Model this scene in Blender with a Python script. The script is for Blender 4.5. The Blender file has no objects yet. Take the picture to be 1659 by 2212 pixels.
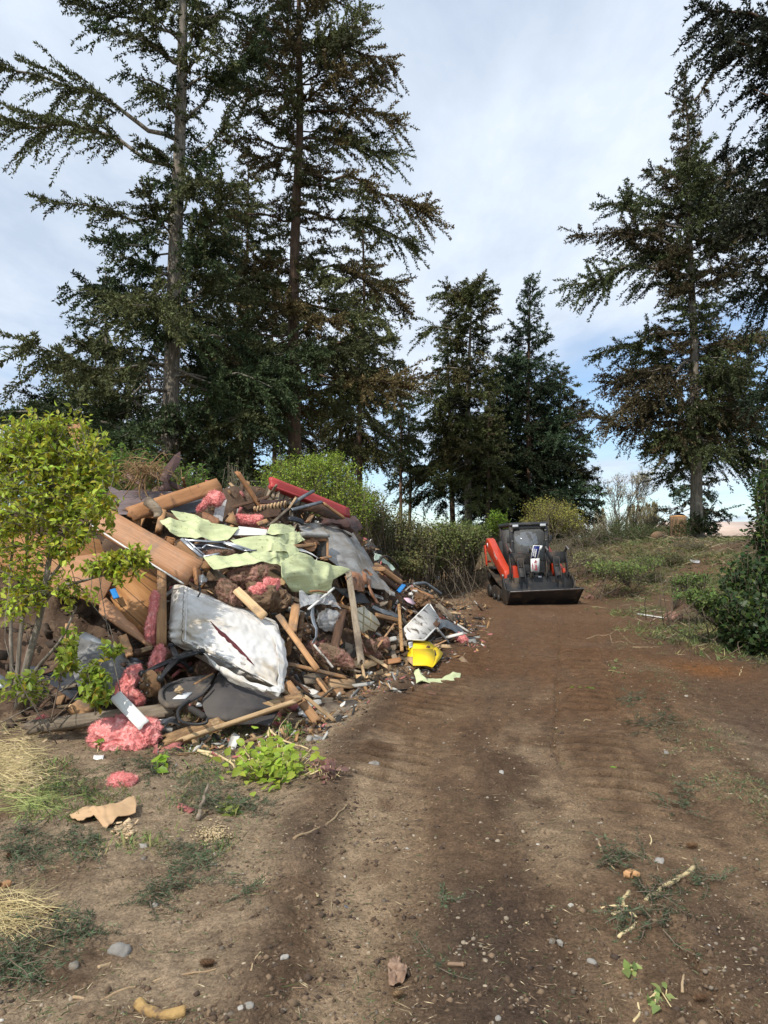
import bpy, bmesh, math, random
import numpy as np
from mathutils import Matrix, Vector
SC = bpy.context.scene
COL = SC.collection
R = math.radians
rng = np.random.default_rng(7)
random.seed(7)
# ---------------------------------------------------------------- camera, sky, sun, exposure
PW, PH, FPX, HOR = 1659.0, 2212.0, 1533.0, 1167.0      # photograph measures used to read distances
CAMZ = 1.6
PITCH = math.atan((HOR - PH / 2) / FPX)
cam_d = bpy.data.cameras.new('camera'); cam = bpy.data.objects.new('camera', cam_d); COL.objects.link(cam)
cam.location = (0, 0, CAMZ); cam.rotation_euler = (math.pi / 2 + PITCH, 0, 0)
cam_d.sensor_fit = 'VERTICAL'; cam_d.sensor_height = 24; cam_d.lens = FPX / PH * 24
cam_d.clip_start = .05; cam_d.clip_end = 5000
SC.camera = cam
SC.render.resolution_x = 768; SC.render.resolution_y = 1024
SC.view_settings.view_transform = 'Standard'; SC.view_settings.look = 'None'
SC.view_settings.exposure = 0.40; SC.view_settings.gamma = 1
SC.cycles.use_denoising = True; SC.cycles.max_bounces = 6; SC.cycles.diffuse_bounces = 3
SC.cycles.transparent_max_bounces = 12; SC.cycles.transmission_bounces = 4; SC.cycles.glossy_bounces = 3
SC.cycles.sample_clamp_indirect = 6

SUN_EL, SUN_AZ = 47.0, 212.0          # azimuth clockwise from +Y: behind the viewer, towards the west side
sdir = Vector((math.sin(R(SUN_AZ)) * math.cos(R(SUN_EL)), math.cos(R(SUN_AZ)) * math.cos(R(SUN_EL)), math.sin(R(SUN_EL))))
sl = bpy.data.lights.new('sun', 'SUN'); sl.energy = 3.1; sl.angle = R(0.7); sl.color = (1, .95, .87)
so = bpy.data.objects.new('sun', sl); COL.objects.link(so); so.location = (0, 0, 40)
so.rotation_euler = sdir.to_track_quat('Z', 'Y').to_euler()

world = bpy.data.worlds.new('World'); SC.world = world; world.use_nodes = True
nt = world.node_tree; nt.nodes.clear(); N = nt.nodes.new; LK = nt.links.new
def wmath(op, a, b=None):
    n = N('ShaderNodeMath'); n.operation = op
    for i, v in enumerate((a, b)):
        if v is None: continue
        if isinstance(v, (int, float)): n.inputs[i].default_value = v
        else: LK(v, n.inputs[i])
    return n.outputs[0]
sky = N('ShaderNodeTexSky'); sky.sky_type = 'NISHITA'; sky.sun_disc = False
sky.sun_elevation = R(SUN_EL); sky.sun_rotation = R(SUN_AZ); sky.air_density = 1.0; sky.dust_density = .3; sky.ozone_density = 1.5
tc = N('ShaderNodeTexCoord'); sx = N('ShaderNodeSeparateXYZ'); LK(tc.outputs['Generated'], sx.inputs[0])
zz = wmath('ADD', wmath('MAXIMUM', sx.outputs[2], 0.0), .10)
cmb = N('ShaderNodeCombineXYZ'); LK(wmath('DIVIDE', sx.outputs[0], zz), cmb.inputs[0]); LK(wmath('DIVIDE', sx.outputs[1], zz), cmb.inputs[1])
def cloudnoise(scale, det, rough, off, dist=0.0):
    mp = N('ShaderNodeMapping'); mp.inputs['Location'].default_value = off; mp.inputs['Scale'].default_value = (1.0, .55, 1)
    LK(cmb.outputs[0], mp.inputs[0])
    n = N('ShaderNodeTexNoise'); n.inputs['Scale'].default_value = scale; n.inputs['Detail'].default_value = det
    n.inputs['Roughness'].default_value = rough; n.inputs['Distortion'].default_value = dist; LK(mp.outputs[0], n.inputs[0]); return n.outputs[0]
cn = cloudnoise(.95, 8, .55, (1.3, 2.1, 0), .3)
cov = N('ShaderNodeMapRange'); cov.interpolation_type = 'SMOOTHSTEP'
LK(wmath('ADD', cn, wmath('MULTIPLY', wmath('SUBTRACT', sx.outputs[2], .12), .55)), cov.inputs[0])
cov.inputs[1].default_value = .38; cov.inputs[2].default_value = .66; cov.inputs[3].default_value = .24; cov.inputs[4].default_value = .97
cr = N('ShaderNodeValToRGB'); LK(cloudnoise(1.6, 7, .6, (5.2, .4, 2), .2), cr.inputs[0])
cr.color_ramp.elements[0].position = .36; cr.color_ramp.elements[0].color = (.46, .54, .66, 1)
cr.color_ramp.elements[1].position = .64; cr.color_ramp.elements[1].color = (.69, .76, .855, 1)
bg1 = N('ShaderNodeBackground'); bg1.inputs[1].default_value = .12
tint = N('ShaderNodeMix'); tint.data_type = 'RGBA'; tint.blend_type = 'MULTIPLY'; tint.inputs[0].default_value = 1; LK(sky.outputs[0], tint.inputs[6]); tint.inputs[7].default_value = (.80, .93, 1.03, 1); LK(tint.outputs[2], bg1.inputs[0])
bg2 = N('ShaderNodeBackground'); bg2.inputs[1].default_value = 1.0; LK(cr.outputs[0], bg2.inputs[0])
mxw = N('ShaderNodeMixShader'); LK(cov.outputs[0], mxw.inputs[0]); LK(bg1.outputs[0], mxw.inputs[1]); LK(bg2.outputs[0], mxw.inputs[2])
wo = N('ShaderNodeOutputWorld'); LK(mxw.outputs[0], wo.inputs[0])

# ---------------------------------------------------------------- noise
def vnoise(p, seed=0):
    p = np.asarray(p, float); i = np.floor(p).astype(np.int64); f = p - i; u = f * f * (3 - 2 * f)
    def h(dx, dy, dz):
        n = (i[:, 0] + dx) * 374761393 + (i[:, 1] + dy) * 668265263 + (i[:, 2] + dz) * 1442695041 + seed * 9176263
        n &= 0xffffffff
        n = ((n ^ (n >> 13)) * 1274126177) & 0xffffffff
        n = ((n ^ (n >> 15)) * 2246822519) & 0xffffffff
        return ((n ^ (n >> 16)) & 0xffff) / 32767.5 - 1
    ux, uy, uz = u[:, 0], u[:, 1], u[:, 2]
    c = lambda dy, dz: h(0, dy, dz) * (1 - ux) + h(1, dy, dz) * ux
    return (c(0, 0) * (1 - uy) + c(1, 0) * uy) * (1 - uz) + (c(0, 1) * (1 - uy) + c(1, 1) * uy) * uz
def fbm(p, oct=4, seed=0, lac=2.03, gain=.5):
    p = np.asarray(p, float); s = np.zeros(len(p)); a = 1.0; t = 0
    for k in range(oct):
        s += a * vnoise(p * lac ** k, seed + k * 17); t += a; a *= gain
    return s / t
def fbm2(x, y, f, oct=4, seed=0):
    x = np.atleast_1d(x).astype(float); y = np.atleast_1d(y).astype(float)
    return fbm(np.stack([x.ravel() * f, y.ravel() * f, np.zeros(x.size)], 1), oct, seed).reshape(x.shape)
def sstep(a, b, x): t = np.clip((x - a) / (b - a), 0, 1); return t * t * (3 - 2 * t)

# ---------------------------------------------------------------- distances in the place
CP, SP = math.cos(PITCH), math.sin(PITCH)
def ray(x, y):
    rx, rz = (x - PW / 2) / FPX, (PH / 2 - y) / FPX
    return np.array([rx, CP - rz * SP, SP + rz * CP])
def P(x, y, d): return np.array([0, 0, CAMZ]) + ray(x, y) * d
lane_d = [0, 2.35, 4.6, 5.66, 8.67, 13, 18.5, 24]; lane_x = [-.2, -.08, .02, .12, .9, 2.0, 3.05, 3.6]
berm_x = [-.45, -.42, -.40, -.25, .42, 1.5, 2.4, 3.0]
def HL(x, y):           # large shape of the land
    x = np.asarray(x, float); y = np.asarray(y, float)
    s = y + .38 * (x - 2.2)
    h = 1.45 * sstep(19.2, 28, s) * (1 - .8 * sstep(60, 200, y))
    h += .35 * sstep(5.2, 9.5, x) * sstep(6, 12, y) * (1 - sstep(20, 30, y))
    h += .22 * sstep(26, 31, y) * sstep(9, 13, x) * (1 - sstep(45, 80, y))
    return h
def H(x, y):
    x = np.atleast_1d(np.asarray(x, float)); y = np.atleast_1d(np.asarray(y, float))
    near = 1 - sstep(22, 45, y)
    h = HL(x, y) + .035 * fbm2(x, y, .8, 3, 3) + .10 * fbm2(x, y, .35, 2, 9) * sstep(20, 26, y)
    b = np.interp(y, lane_d, berm_x); l = np.interp(y, lane_d, lane_x)
    h += near * .055 * np.exp(-((x - b + .03 * fbm2(x, y, 2, 2, 5)) / .22) ** 2) * (1 - sstep(13, 17, y))
    h += near * .05 * np.exp(-((x - l - 2.35) / .28) ** 2) * (1 - sstep(9, 13, y))
    h -= near * .012 * np.exp(-((x - l) / .30) ** 4) + near * .014 * np.exp(-((x - l - 1.55) / .30) ** 4)
    return h
def H1(x, y): return float(H(x, y)[0])
G_STEPS = 1.2 * 1.03 ** np.arange(185)
def G(x, y, lift=0.0):
    r = ray(x, y); pp = np.array([0, 0, CAMZ]) + r * G_STEPS[:, None]; below = np.nonzero(pp[:, 2] < H(pp[:, 0], pp[:, 1]))[0]
    if len(below): hi = G_STEPS[below[0]]; lo = G_STEPS[max(below[0] - 1, 0)]
    else: hi = lo = 120.
    for _ in range(8):
        m = .5 * (lo + hi); p = np.array([0, 0, CAMZ]) + r * m
        if p[2] < H1(p[0], p[1]): hi = m
        else: lo = m
    p = np.array([0, 0, CAMZ]) + r * hi; p[2] += lift
    return p
def GQ(x, y, lift=0.0):        # quicker: two passes onto the local height
    r = ray(x, y); z = 0.0
    for _ in range(3):
        d = min((CAMZ - z) / max(-r[2], .012), 60); z = H1(r[0] * d, r[1] * d)
    return np.array([r[0] * d, r[1] * d, z + lift])
GD_CACHE = {}
def gd(x, y):
    k = (round(x), round(y))
    if k not in GD_CACHE: GD_CACHE[k] = float(G(x, y)[1] * CP + (G(x, y)[2] - CAMZ) * SP)
    return GD_CACHE[k]
# surface of the heap: distance at a point of the photograph
bx_, by_ = [-60, 0, 200, 380, 560, 690, 760, 840, 960, 1040], [1600, 1600, 1612, 1600, 1588, 1562, 1505, 1452, 1418, 1382]
rx_, ry_ = [-60, 0, 230, 350, 480, 600, 760, 870, 960, 1040], [1090, 1080, 1050, 1020, 1040, 1055, 1120, 1245, 1295, 1365]
dx_, dd_ = [-60, 300, 600, 800, 1040], [8.2, 8.7, 9.6, 11.2, 12.6]
def yb(x): return float(np.interp(x, bx_, by_))
BASE_X = np.linspace(-80, 1080, 60); BASE_D = None
def base_d(x):
    global BASE_D
    if BASE_D is None: BASE_D = np.array([gd(q, yb(q)) for q in BASE_X])
    return float(np.interp(x, BASE_X, BASE_D))
def D(x, y):
    b = yb(x); r = float(np.interp(x, rx_, ry_))
    if y >= b: return gd(x, y)
    d0 = base_d(x); d1 = max(float(np.interp(x, dx_, dd_)), d0 + .6)
    t = (b - y) / max(b - r, 30)
    return d0 + (d1 - d0) * (t ** .85 if t < 1 else 1 + .6 * (t - 1))
# readings are noted from enlargements of the photograph: (scale, x offset, y offset)
class Z:
    def __init__(s, k, x, y): s.k, s.x, s.y = k, x, y
    def __call__(s, p): return (s.x + p[0] / s.k, s.y + p[1] / s.k)
ZF = Z(1, 0, 0); Z1 = Z(3.2, 0, 907.3); Z2 = Z(3.491, 216, 976.4); Z3 = Z(3.097, 518.4, 993.7); Z4 = Z(3.491, 302.4, 1209.7)
Z5 = Z(5.486, 993.7, 1088.7); Z6 = Z(3.692, 1209.7, 1036.9); Z7 = Z(2, 0, 1512); Z8 = Z(2, 829.5, 1382.5); Z9 = Z(8.53, 846.8, 1209.7)
Z10 = Z(4.571, 172.8, 1339.3); Z11 = Z(6, 587.6, 1209.7); Z12 = Z(5.486, 561.7, 1002.3); Z13 = Z(6.857, 1399.8, 1088.7); Z14 = Z(7.385, 1244.3, 967.8)
def W3(z, p, o=0.0):
    x, y = z(p[:2]); oo = p[2] if len(p) > 2 else o
    return P(x, y, D(x, y) + oo)

# ---------------------------------------------------------------- objects
WM = {}
def mesh_data(name, v, faces, smooth=False, col=None):
    me = bpy.data.meshes.new(name); v = np.asarray(v, np.float32)
    if isinstance(faces, np.ndarray): faces = [faces]
    if faces and not isinstance(faces[0], np.ndarray):
        lens = np.array([len(f) for f in faces]); flat = np.concatenate([np.asarray(f) for f in faces]).astype(np.int32)
    else:
        faces = [f for f in faces if len(f)]
        lens = np.concatenate([np.full(len(f), f.shape[1]) for f in faces]); flat = np.concatenate([f.ravel() for f in faces]).astype(np.int32)
    me.vertices.add(len(v)); me.vertices.foreach_set('co', v.ravel())
    me.loops.add(len(flat)); me.loops.foreach_set('vertex_index', flat)
    me.polygons.add(len(lens)); st = np.concatenate([[0], np.cumsum(lens)[:-1]]).astype(np.int32)
    me.polygons.foreach_set('loop_start', st)
    if smooth: me.polygons.foreach_set('use_smooth', np.ones(len(lens), bool))
    me.update(calc_edges=True); me.validate()
    if col is not None:
        a = me.color_attributes.new('col', 'FLOAT_COLOR', 'POINT')
        c = np.ones((len(v), 4), np.float32); c[:, :3] = col; a.data.foreach_set('color', c.ravel())
    return me
def link(name, me, mat=None, parent=None, M=None):
    o = bpy.data.objects.new(name, me); COL.objects.link(o)
    M = Matrix.Identity(4) if M is None else M
    if parent is not None: o.parent = parent; o.matrix_parent_inverse = WM[parent].inverted()
    o.matrix_basis = M; WM[o] = M.copy()
    if mat is not None and me is not None: me.materials.append(MAT[mat] if isinstance(mat, str) else mat)
    return o
LABELS = {}
def tag(o, label, cat, group=None, kind=None):
    if label:
        o['label'] = label; LABELS[label] = LABELS.get(label, 0) + 1
    if cat: o['category'] = cat
    if group: o['group'] = group
    if kind or cat: o['kind'] = kind or 'thing'
    return o
def mk(name, v, f, mat, label=None, cat=None, group=None, kind=None, parent=None, smooth=False, col=None, centre=True):
    """one mesh object from world coordinates, its origin at its middle"""
    v = np.asarray(v, float); c = np.array([0, 0, 0.])
    if centre: c = (v.min(0) + v.max(0)) / 2; c[2] = v[:, 2].min() if parent is None else c[2]
    o = link(name, mesh_data(name, v - c, f, smooth, col), mat, parent, Matrix.Translation(Vector(c)))
    return tag(o, label, cat, group, kind)
def empty(name, loc, label, cat, group=None):
    o = link(name, None, None, None, Matrix.Translation(Vector(loc))); o.empty_display_size = .1
    return tag(o, label, cat, group)

# ---------------------------------------------------------------- materials
MAT = {}
def M_(name, c1, c2=None, scale=6, c3=None, s3=2.5, t3=.56, w3=.07, rough=.75, metal=0, bump=.25, bscale=40, st=(1, 1, 1), rnd=.0, attr=False, lines=None, spec=.3, trans=0, alpha=1.0, emit=0):
    m = bpy.data.materials.new(name); m.use_nodes = True; t = m.node_tree; n = t.nodes; L = t.links.new
    b = n['Principled BSDF']; out = n['Material Output']
    tcn = n.new('ShaderNodeTexCoord'); oi = n.new('ShaderNodeObjectInfo')
    add = n.new('ShaderNodeVectorMath'); add.operation = 'MULTIPLY_ADD'; L(oi.outputs['Random'], add.inputs[0]); add.inputs[1].default_value = (17, 31, 9); L(tcn.outputs['Object'], add.inputs[2])
    mp = n.new('ShaderNodeMapping'); mp.inputs['Scale'].default_value = st; L(add.outputs[0], mp.inputs[0])
    def noise(sc, det=6, rg=.6, src=mp, dist=0):
        k = n.new('ShaderNodeTexNoise'); k.inputs['Scale'].default_value = sc; k.inputs['Detail'].default_value = det; k.inputs['Roughness'].default_value = rg; k.inputs['Distortion'].default_value = dist
        L(src.outputs[0], k.inputs[0]); return k.outputs[0]
    def mix(fac, a, c, mode='MIX'):
        k = n.new('ShaderNodeMix'); k.data_type = 'RGBA'; k.blend_type = mode
        if isinstance(fac, float): k.inputs[0].default_value = fac
        else: L(fac, k.inputs[0])
        for s, v in ((6, a), (7, c)):
            if isinstance(v, tuple): k.inputs[s].default_value = (*v, 1)
            else: L(v, k.inputs[s])
        return k.outputs[2]
    def mr(x, a, b_, lo=0., hi=1.):
        k = n.new('ShaderNodeMapRange'); k.interpolation_type = 'SMOOTHSTEP'; L(x, k.inputs[0])
        for i, v in zip((1, 2, 3, 4), (a, b_, lo, hi)): k.inputs[i].default_value = v
        return k.outputs[0]
    c2 = c2 or tuple(x * .6 for x in c1)
    col = mix(mr(noise(scale), .3, .7), c1, c2)
    if attr:
        a = n.new('ShaderNodeAttribute'); a.attribute_name = 'col'
        col = mix(1.0, a.outputs['Color'], col, 'MULTIPLY')
    if c3: col = mix(mr(noise(s3, 8, .65, add, .4), t3 - w3, t3 + w3), col, c3)
    if lines:            # (axis, spacing, width, colour): grooves pressed into a panel
        ax, sp, wd, lc = lines
        sxyz = n.new('ShaderNodeSeparateXYZ'); L(tcn.outputs['Object'], sxyz.inputs[0])
        md = n.new('ShaderNodeMath'); md.operation = 'PINGPONG'; L(sxyz.outputs[ax], md.inputs[0]); md.inputs[1].default_value = sp / 2
        lt = n.new('ShaderNodeMath'); lt.operation = 'LESS_THAN'; L(md.outputs[0], lt.inputs[0]); lt.inputs[1].default_value = wd
        col = mix(lt.outputs[0], col, lc)
    if rnd:
        hs = n.new('ShaderNodeHueSaturation'); L(col, hs.inputs['Color'])
        k = n.new('ShaderNodeMapRange'); L(oi.outputs['Random'], k.inputs[0]); k.inputs[3].default_value = 1 - rnd; k.inputs[4].default_value = 1 + rnd; L(k.outputs[0], hs.inputs['Value'])
        col = hs.outputs[0]
    L(col, b.inputs['Base Color']); b.inputs['Roughness'].default_value = rough; b.inputs['Metallic'].default_value = metal
    b.inputs['Specular IOR Level'].default_value = spec
    if bump:
        bp = n.new('ShaderNodeBump'); bp.inputs['Strength'].default_value = bump; bp.inputs['Distance'].default_value = .02; L(noise(bscale, 8, .65), bp.inputs['Height']); L(bp.outputs[0], b.inputs['Normal'])
    if trans:
        tr = n.new('ShaderNodeBsdfTranslucent'); L(col, tr.inputs[0]); ms = n.new('ShaderNodeMixShader'); ms.inputs[0].default_value = trans
        L(b.outputs[0], ms.inputs[1]); L(tr.outputs[0], ms.inputs[2]); L(ms.outputs[0], out.inputs[0])
    if alpha < 1:
        tp = n.new('ShaderNodeBsdfTransparent'); ms = n.new('ShaderNodeMixShader'); ms.inputs[0].default_value = alpha
        L(tp.outputs[0], ms.inputs[1]); L(b.outputs[0], ms.inputs[2]); L(ms.outputs[0], out.inputs[0])
    MAT[name] = m; return m
G12 = (1.2, 14, 14)
M_('wood', (.47, .265, .125), (.33, .175, .08), 2.2, (.17, .115, .075), 3, .55, .10, rnd=.34, st=G12, bscale=9, bump=.35)
M_('wood_pale', (.62, .43, .24), (.46, .30, .155), 2.2, (.24, .165, .10), 3, .57, .10, rnd=.28, st=G12, bscale=9, bump=.35)
M_('wood_old', (.29, .235, .17), (.17, .13, .09), 2.5, (.10, .075, .055), 3, .55, .1, rnd=.34, st=G12, bscale=9, bump=.5)
M_('wood_dark', (.13, .07, .04), (.065, .036, .022), 2.5, (.20, .13, .08), 3, .66, rnd=.25, st=G12, bscale=9, bump=.4)
M_('siding', (.46, .245, .13), (.35, .17, .08), 3.0, (.24, .15, .095), 3, .60, .12, st=(1, 26, 26), rough=.5, bump=.3, bscale=6, rnd=.06)
M_('panel', (.36, .18, .07), (.25, .115, .04), 2.4, (.13, .055, .02), 2.5, .66, st=(1, 16, 16), rough=.5, bump=.3, bscale=8, rnd=.1)
M_('ply', (.44, .22, .10), (.32, .15, .062), 1.8, (.15, .08, .045), 5, .57, .1, st=(1, 5, 5), rough=.65, bump=.25, bscale=9, rnd=.1)
M_('bark_wood', (.46, .28, .13), (.22, .13, .07), 5, (.52, .36, .2), 9, .6, st=(2, 8, 8), bscale=14, bump=.9)
M_('mattress', (.72, .70, .665), (.60, .57, .52), 2.5, (.42, .34, .24), 1.8, .60, .14, rough=.95, spec=.08, bump=.25, bscale=24)
M_('maroon', (.10, .02, .025), (.06, .012, .014), 8, rough=.8)
M_('padding', (.36, .20, .16), (.25, .13, .10), 8, rough=.9, bump=.6, bscale=20)
M_('green_side', (.61, .645, .36), (.50, .54, .29), 3.0, (.33, .34, .16), 20, .62, .05, rough=.45, bump=.3, bscale=5, st=(1, 1, 9))
M_('membrane', (.42, .415, .40), (.23, .21, .185), 2.2, (.20, .165, .12), 1.8, .56, .10, rough=.55, bump=.35, bscale=14, st=(1, 1, 4))
M_('tarp', (.17, .165, .155), (.09, .085, .08), 3, (.24, .235, .22), 4, .6, rough=.55, bump=.6, bscale=18)
M_('grey_metal', (.20, .22, .235), (.12, .13, .14), 4, (.34, .34, .33), 5, .63, rough=.4, metal=.5, bump=.15)
M_('dark_metal', (.045, .05, .06), (.03, .03, .035), 4, (.10, .09, .08), 5, .64, rough=.4, metal=.3, bump=.2)
M_('brown_metal', (.10, .055, .045), (.06, .032, .027), 3, (.20, .15, .13), 4, .66, rough=.45, metal=.2, bump=.2)
M_('rust_sheet', (.19, .145, .14), (.11, .08, .078), 3, (.13, .03, .018), 3.2, .60, .05, rough=.5, bump=.2, st=(1, 1, 5))
M_('rust', (.20, .115, .06), (.11, .06, .034), 7, (.30, .20, .11), 9, .6, rough=.85, metal=.2, bump=.7, bscale=30)
M_('pink', (.86, .36, .33), (.76, .26, .245), 9, (.90, .50, .46), 22, .58, rough=1, bump=.5, bscale=45, spec=.05, rnd=.05)
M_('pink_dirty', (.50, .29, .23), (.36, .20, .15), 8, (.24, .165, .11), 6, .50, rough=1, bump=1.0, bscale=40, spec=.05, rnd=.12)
M_('soil', (.24, .16, .10), (.15, .095, .06), 9, rough=1, bump=1, bscale=40, spec=.1)
M_('white', (.78, .77, .73), (.68, .66, .61), 4, (.38, .30, .22), 6, .68, rough=.5, bump=.1)
M_('white_dirty', (.66, .63, .58), (.55, .51, .45), 4, (.10, .075, .05), 6, .55, .06, rough=.5, bump=.3)
M_('alu', (.45, .47, .49), (.33, .34, .36), 8, (.62, .63, .64), 14, .6, rough=.35, metal=.7, bump=.1)
M_('galv', (.52, .55, .58), (.40, .43, .46), 10, rough=.35, metal=.6, bump=.05)
M_('foil', (.55, .55, .55), (.30, .30, .30), 9, rough=.3, metal=.8, bump=.6, bscale=16)
M_('film', (.75, .76, .76), (.6, .6, .6), 6, rough=.18, bump=.5, bscale=9, alpha=.38, spec=.6)
M_('black_plastic', (.018, .018, .02), (.03, .029, .028), 12, (.09, .08, .065), 9, .68, rough=.42, bump=.1)
M_('black_rubber', (.03, .028, .026), (.05, .043, .035), 9, (.11, .08, .055), 5, .6, rough=.8, bump=.5, bscale=30)
M_('upholstery', (.055, .05, .052), (.10, .088, .078), 2.2, (.16, .125, .09), 3, .60, .1, rough=.95, bump=.35, bscale=60)
M_('cardboard', (.52, .34, .19), (.44, .28, .15), 5, (.30, .19, .10), 4, .66, rough=.9, bump=.15)
M_('yellow', (.86, .62, .015), (.80, .54, .012), 3, (.36, .23, .02), 9, .70, rough=.5, bump=.1)
M_('label_white', (.8, .8, .78), (.72, .72, .7), 6, rough=.6, bump=0)
M_('ink', (.02, .02, .02), (.03, .03, .03), 6, rough=.6, bump=0)
M_('red_paint', (.47, .06, .055), (.40, .05, .045), 4, (.22, .10, .08), 5, .66, rough=.4, bump=.1)
M_('blue', (.02, .22, .55), (.015, .17, .45), 5, rough=.4, bump=.05)
M_('pale_green', (.50, .60, .50), (.42, .50, .40), 5, (.25, .22, .15), 6, .64, rough=.5, bump=.15)
M_('lino', (.62, .56, .42), (.52, .46, .33), 14, rough=.5, bump=.1)
M_('lino_band', (.34, .27, .14), (.27, .21, .11), 14, rough=.5, bump=.1)
M_('corru', (.34, .17, .09), (.24, .11, .055), 4, (.12, .06, .035), 4, .62, rough=.5, bump=.3, st=(6, 6, 1))
M_('slab', (.40, .39, .36), (.30, .29, .26), 12, rough=.95, bump=.5)
M_('root', (.34, .22, .11), (.22, .14, .07), 9, rough=.95, bump=.3)
M_('straw', (.78, .68, .44), (.60, .50, .30), 9, rough=.9, bump=0, attr=True)
M_('stone', (.34, .32, .29), (.24, .22, .19), 6, (.17, .13, .09), 5, .6, rough=.95, bump=.5, rnd=.25)
M_('stone_pale', (.46, .43, .37), (.34, .31, .26), 6, (.2, .16, .11), 5, .58, rough=.95, bump=.5)
M_('pebble', (1, 1, 1), (.75, .75, .75), 30, rough=.95, bump=.3, attr=True)
M_('stick', (.44, .32, .19), (.28, .19, .11), 8, rough=.95, bump=.5, st=(1, 1, 1), rnd=.2)
M_('stick_pale', (.66, .53, .30), (.52, .40, .21), 8, (.30, .2, .1), 7, .65, rough=.9, bump=.3, rnd=.1)
M_('bark_grey', (.30, .26, .21), (.13, .11, .085), 5, (.40, .36, .30), 4, .62, rough=.95, bump=1.0, bscale=9, st=(4, 4, .6))
M_('bark_brown', (.17, .11, .075), (.085, .055, .038), 5, (.24, .17, .12), 4, .62, rough=.95, bump=1.0, bscale=9, st=(4, 4, .6))
M_('twig', (.20, .15, .11), (.11, .08, .055), 9, rough=.95, bump=.2)
M_('twig_grey', (.17, .14, .10), (.10, .08, .058), 9, rough=.95, bump=.2)
M_('needle', (1, 1, 1), (.7, .7, .7), 3, rough=.65, bump=0, attr=True, trans=.12, spec=.2)
M_('leaf', (1, 1, 1), (.82, .82, .82), 9, rough=.42, bump=0, attr=True, trans=.42, spec=.3)
M_('leaf_dull', (1, 1, 1), (.75, .75, .75), 3, rough=.6, bump=0, attr=True, trans=.25, spec=.2)
M_('debris', (1, 1, 1), (.7, .7, .7), 14, rough=.9, bump=.3, attr=True)
# ---------------------------------------------------------------- shape helpers
def nrm(v): v = np.asarray(v, float); return v / (np.linalg.norm(v, axis=-1, keepdims=True) + 1e-12)
def frame(X, up):
    X = nrm(X); Zv = np.asarray(up, float); Zv = nrm(Zv - X * np.dot(Zv, X)); Y = np.cross(Zv, X)
    return X, Y, Zv
def mat4(X, Y, Zv, c):
    return Matrix(((X[0], Y[0], Zv[0], c[0]), (X[1], Y[1], Zv[1], c[1]), (X[2], Y[2], Zv[2], c[2]), (0, 0, 0, 1)))
def board_mesh(L, w, th, jag=.02, bend=0, twist=0, seed=0, nx=8, taper=1.0):
    r = np.random.default_rng(seed); nw = 5
    ts = np.linspace(-.5, .5, nx + 1); ws = np.linspace(-.5, .5, nw)
    je = r.normal(0, 1, (2, nw)) * jag; v = []
    for i, t in enumerate(ts):
        k = abs(t) * 2; wl = w * (1 if taper == 1 else 1 + (taper - 1) * (t + .5))
        for s in (1, -1):
            for j, q in enumerate(ws):
                x = t * L
                if i in (0, nx): x += abs(je[0 if i == 0 else 1, j]) * (-1 if i == nx else 1) + (r.normal(0, .12) * jag)
                edge = .10 * th if j in (0, nw - 1) else 0
                z = s * (th / 2 - edge) + bend * (4 * t * t - 1) * -1
                y = q * wl + (r.normal(0, .006) * w if j in (0, nw - 1) else 0)
                a = twist * t; v.append((x, y * math.cos(a) - z * math.sin(a), y * math.sin(a) + z * math.cos(a)))
    v = np.array(v); ring = 2 * nw; f = []
    for i in range(nx):
        a, b = i * ring, (i + 1) * ring
        for j in range(nw - 1):
            f.append((a + j, b + j, b + j + 1, a + j + 1)); f.append((a + nw + j + 1, b + nw + j + 1, b + nw + j, a + nw + j))
        f.append((a + nw - 1, b + nw - 1, b + 2 * nw - 1, a + 2 * nw - 1)); f.append((a + nw, b + nw, b, a))
    for i, flip in ((0, 1), (nx, 0)):
        a = i * ring
        for j in range(nw - 1):
            q = (a + j, a + j + 1, a + nw + j + 1, a + nw + j); f.append(q if flip else q[::-1])
    return v, f
SEED = [100]
def board(p0, p1, w, th, mat, label, cat='board', name='plank', up=None, roll=0, jag=.02, bend=0, twist=0, group=None, parent=None, taper=1.0, nx=8):
    p0, p1 = np.asarray(p0, float), np.asarray(p1, float); c = (p0 + p1) / 2
    if up is None:
        up = nrm(np.array([0, 0, CAMZ]) - c) + np.array([0, 0, .35])
    X, Y, Zv = frame(p1 - p0, up)
    if roll:
        a = R(roll); Y, Zv = Y * math.cos(a) + Zv * math.sin(a), Zv * math.cos(a) - Y * math.sin(a)
    SEED[0] += 1
    v, f = board_mesh(np.linalg.norm(p1 - p0), w, th, jag, bend, twist, SEED[0], nx, taper)
    o = link(name, mesh_data(name, v, f), mat, parent, mat4(X, Y, Zv, c)); return tag(o, label, cat, group)
def bd(label, z, a, b, w, th=.02, o=0., m='wood', name='plank', cat='board', **k):
    """board lying on the heap between two readings; w in reading units"""
    p0, p1 = W3(z, a, o), W3(z, b, o); d = np.linalg.norm((p0 + p1) / 2 - np.array([0, 0, CAMZ]))
    return board(p0, p1, w / z.k * d / FPX, th, m, label, cat, name, **k)
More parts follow.
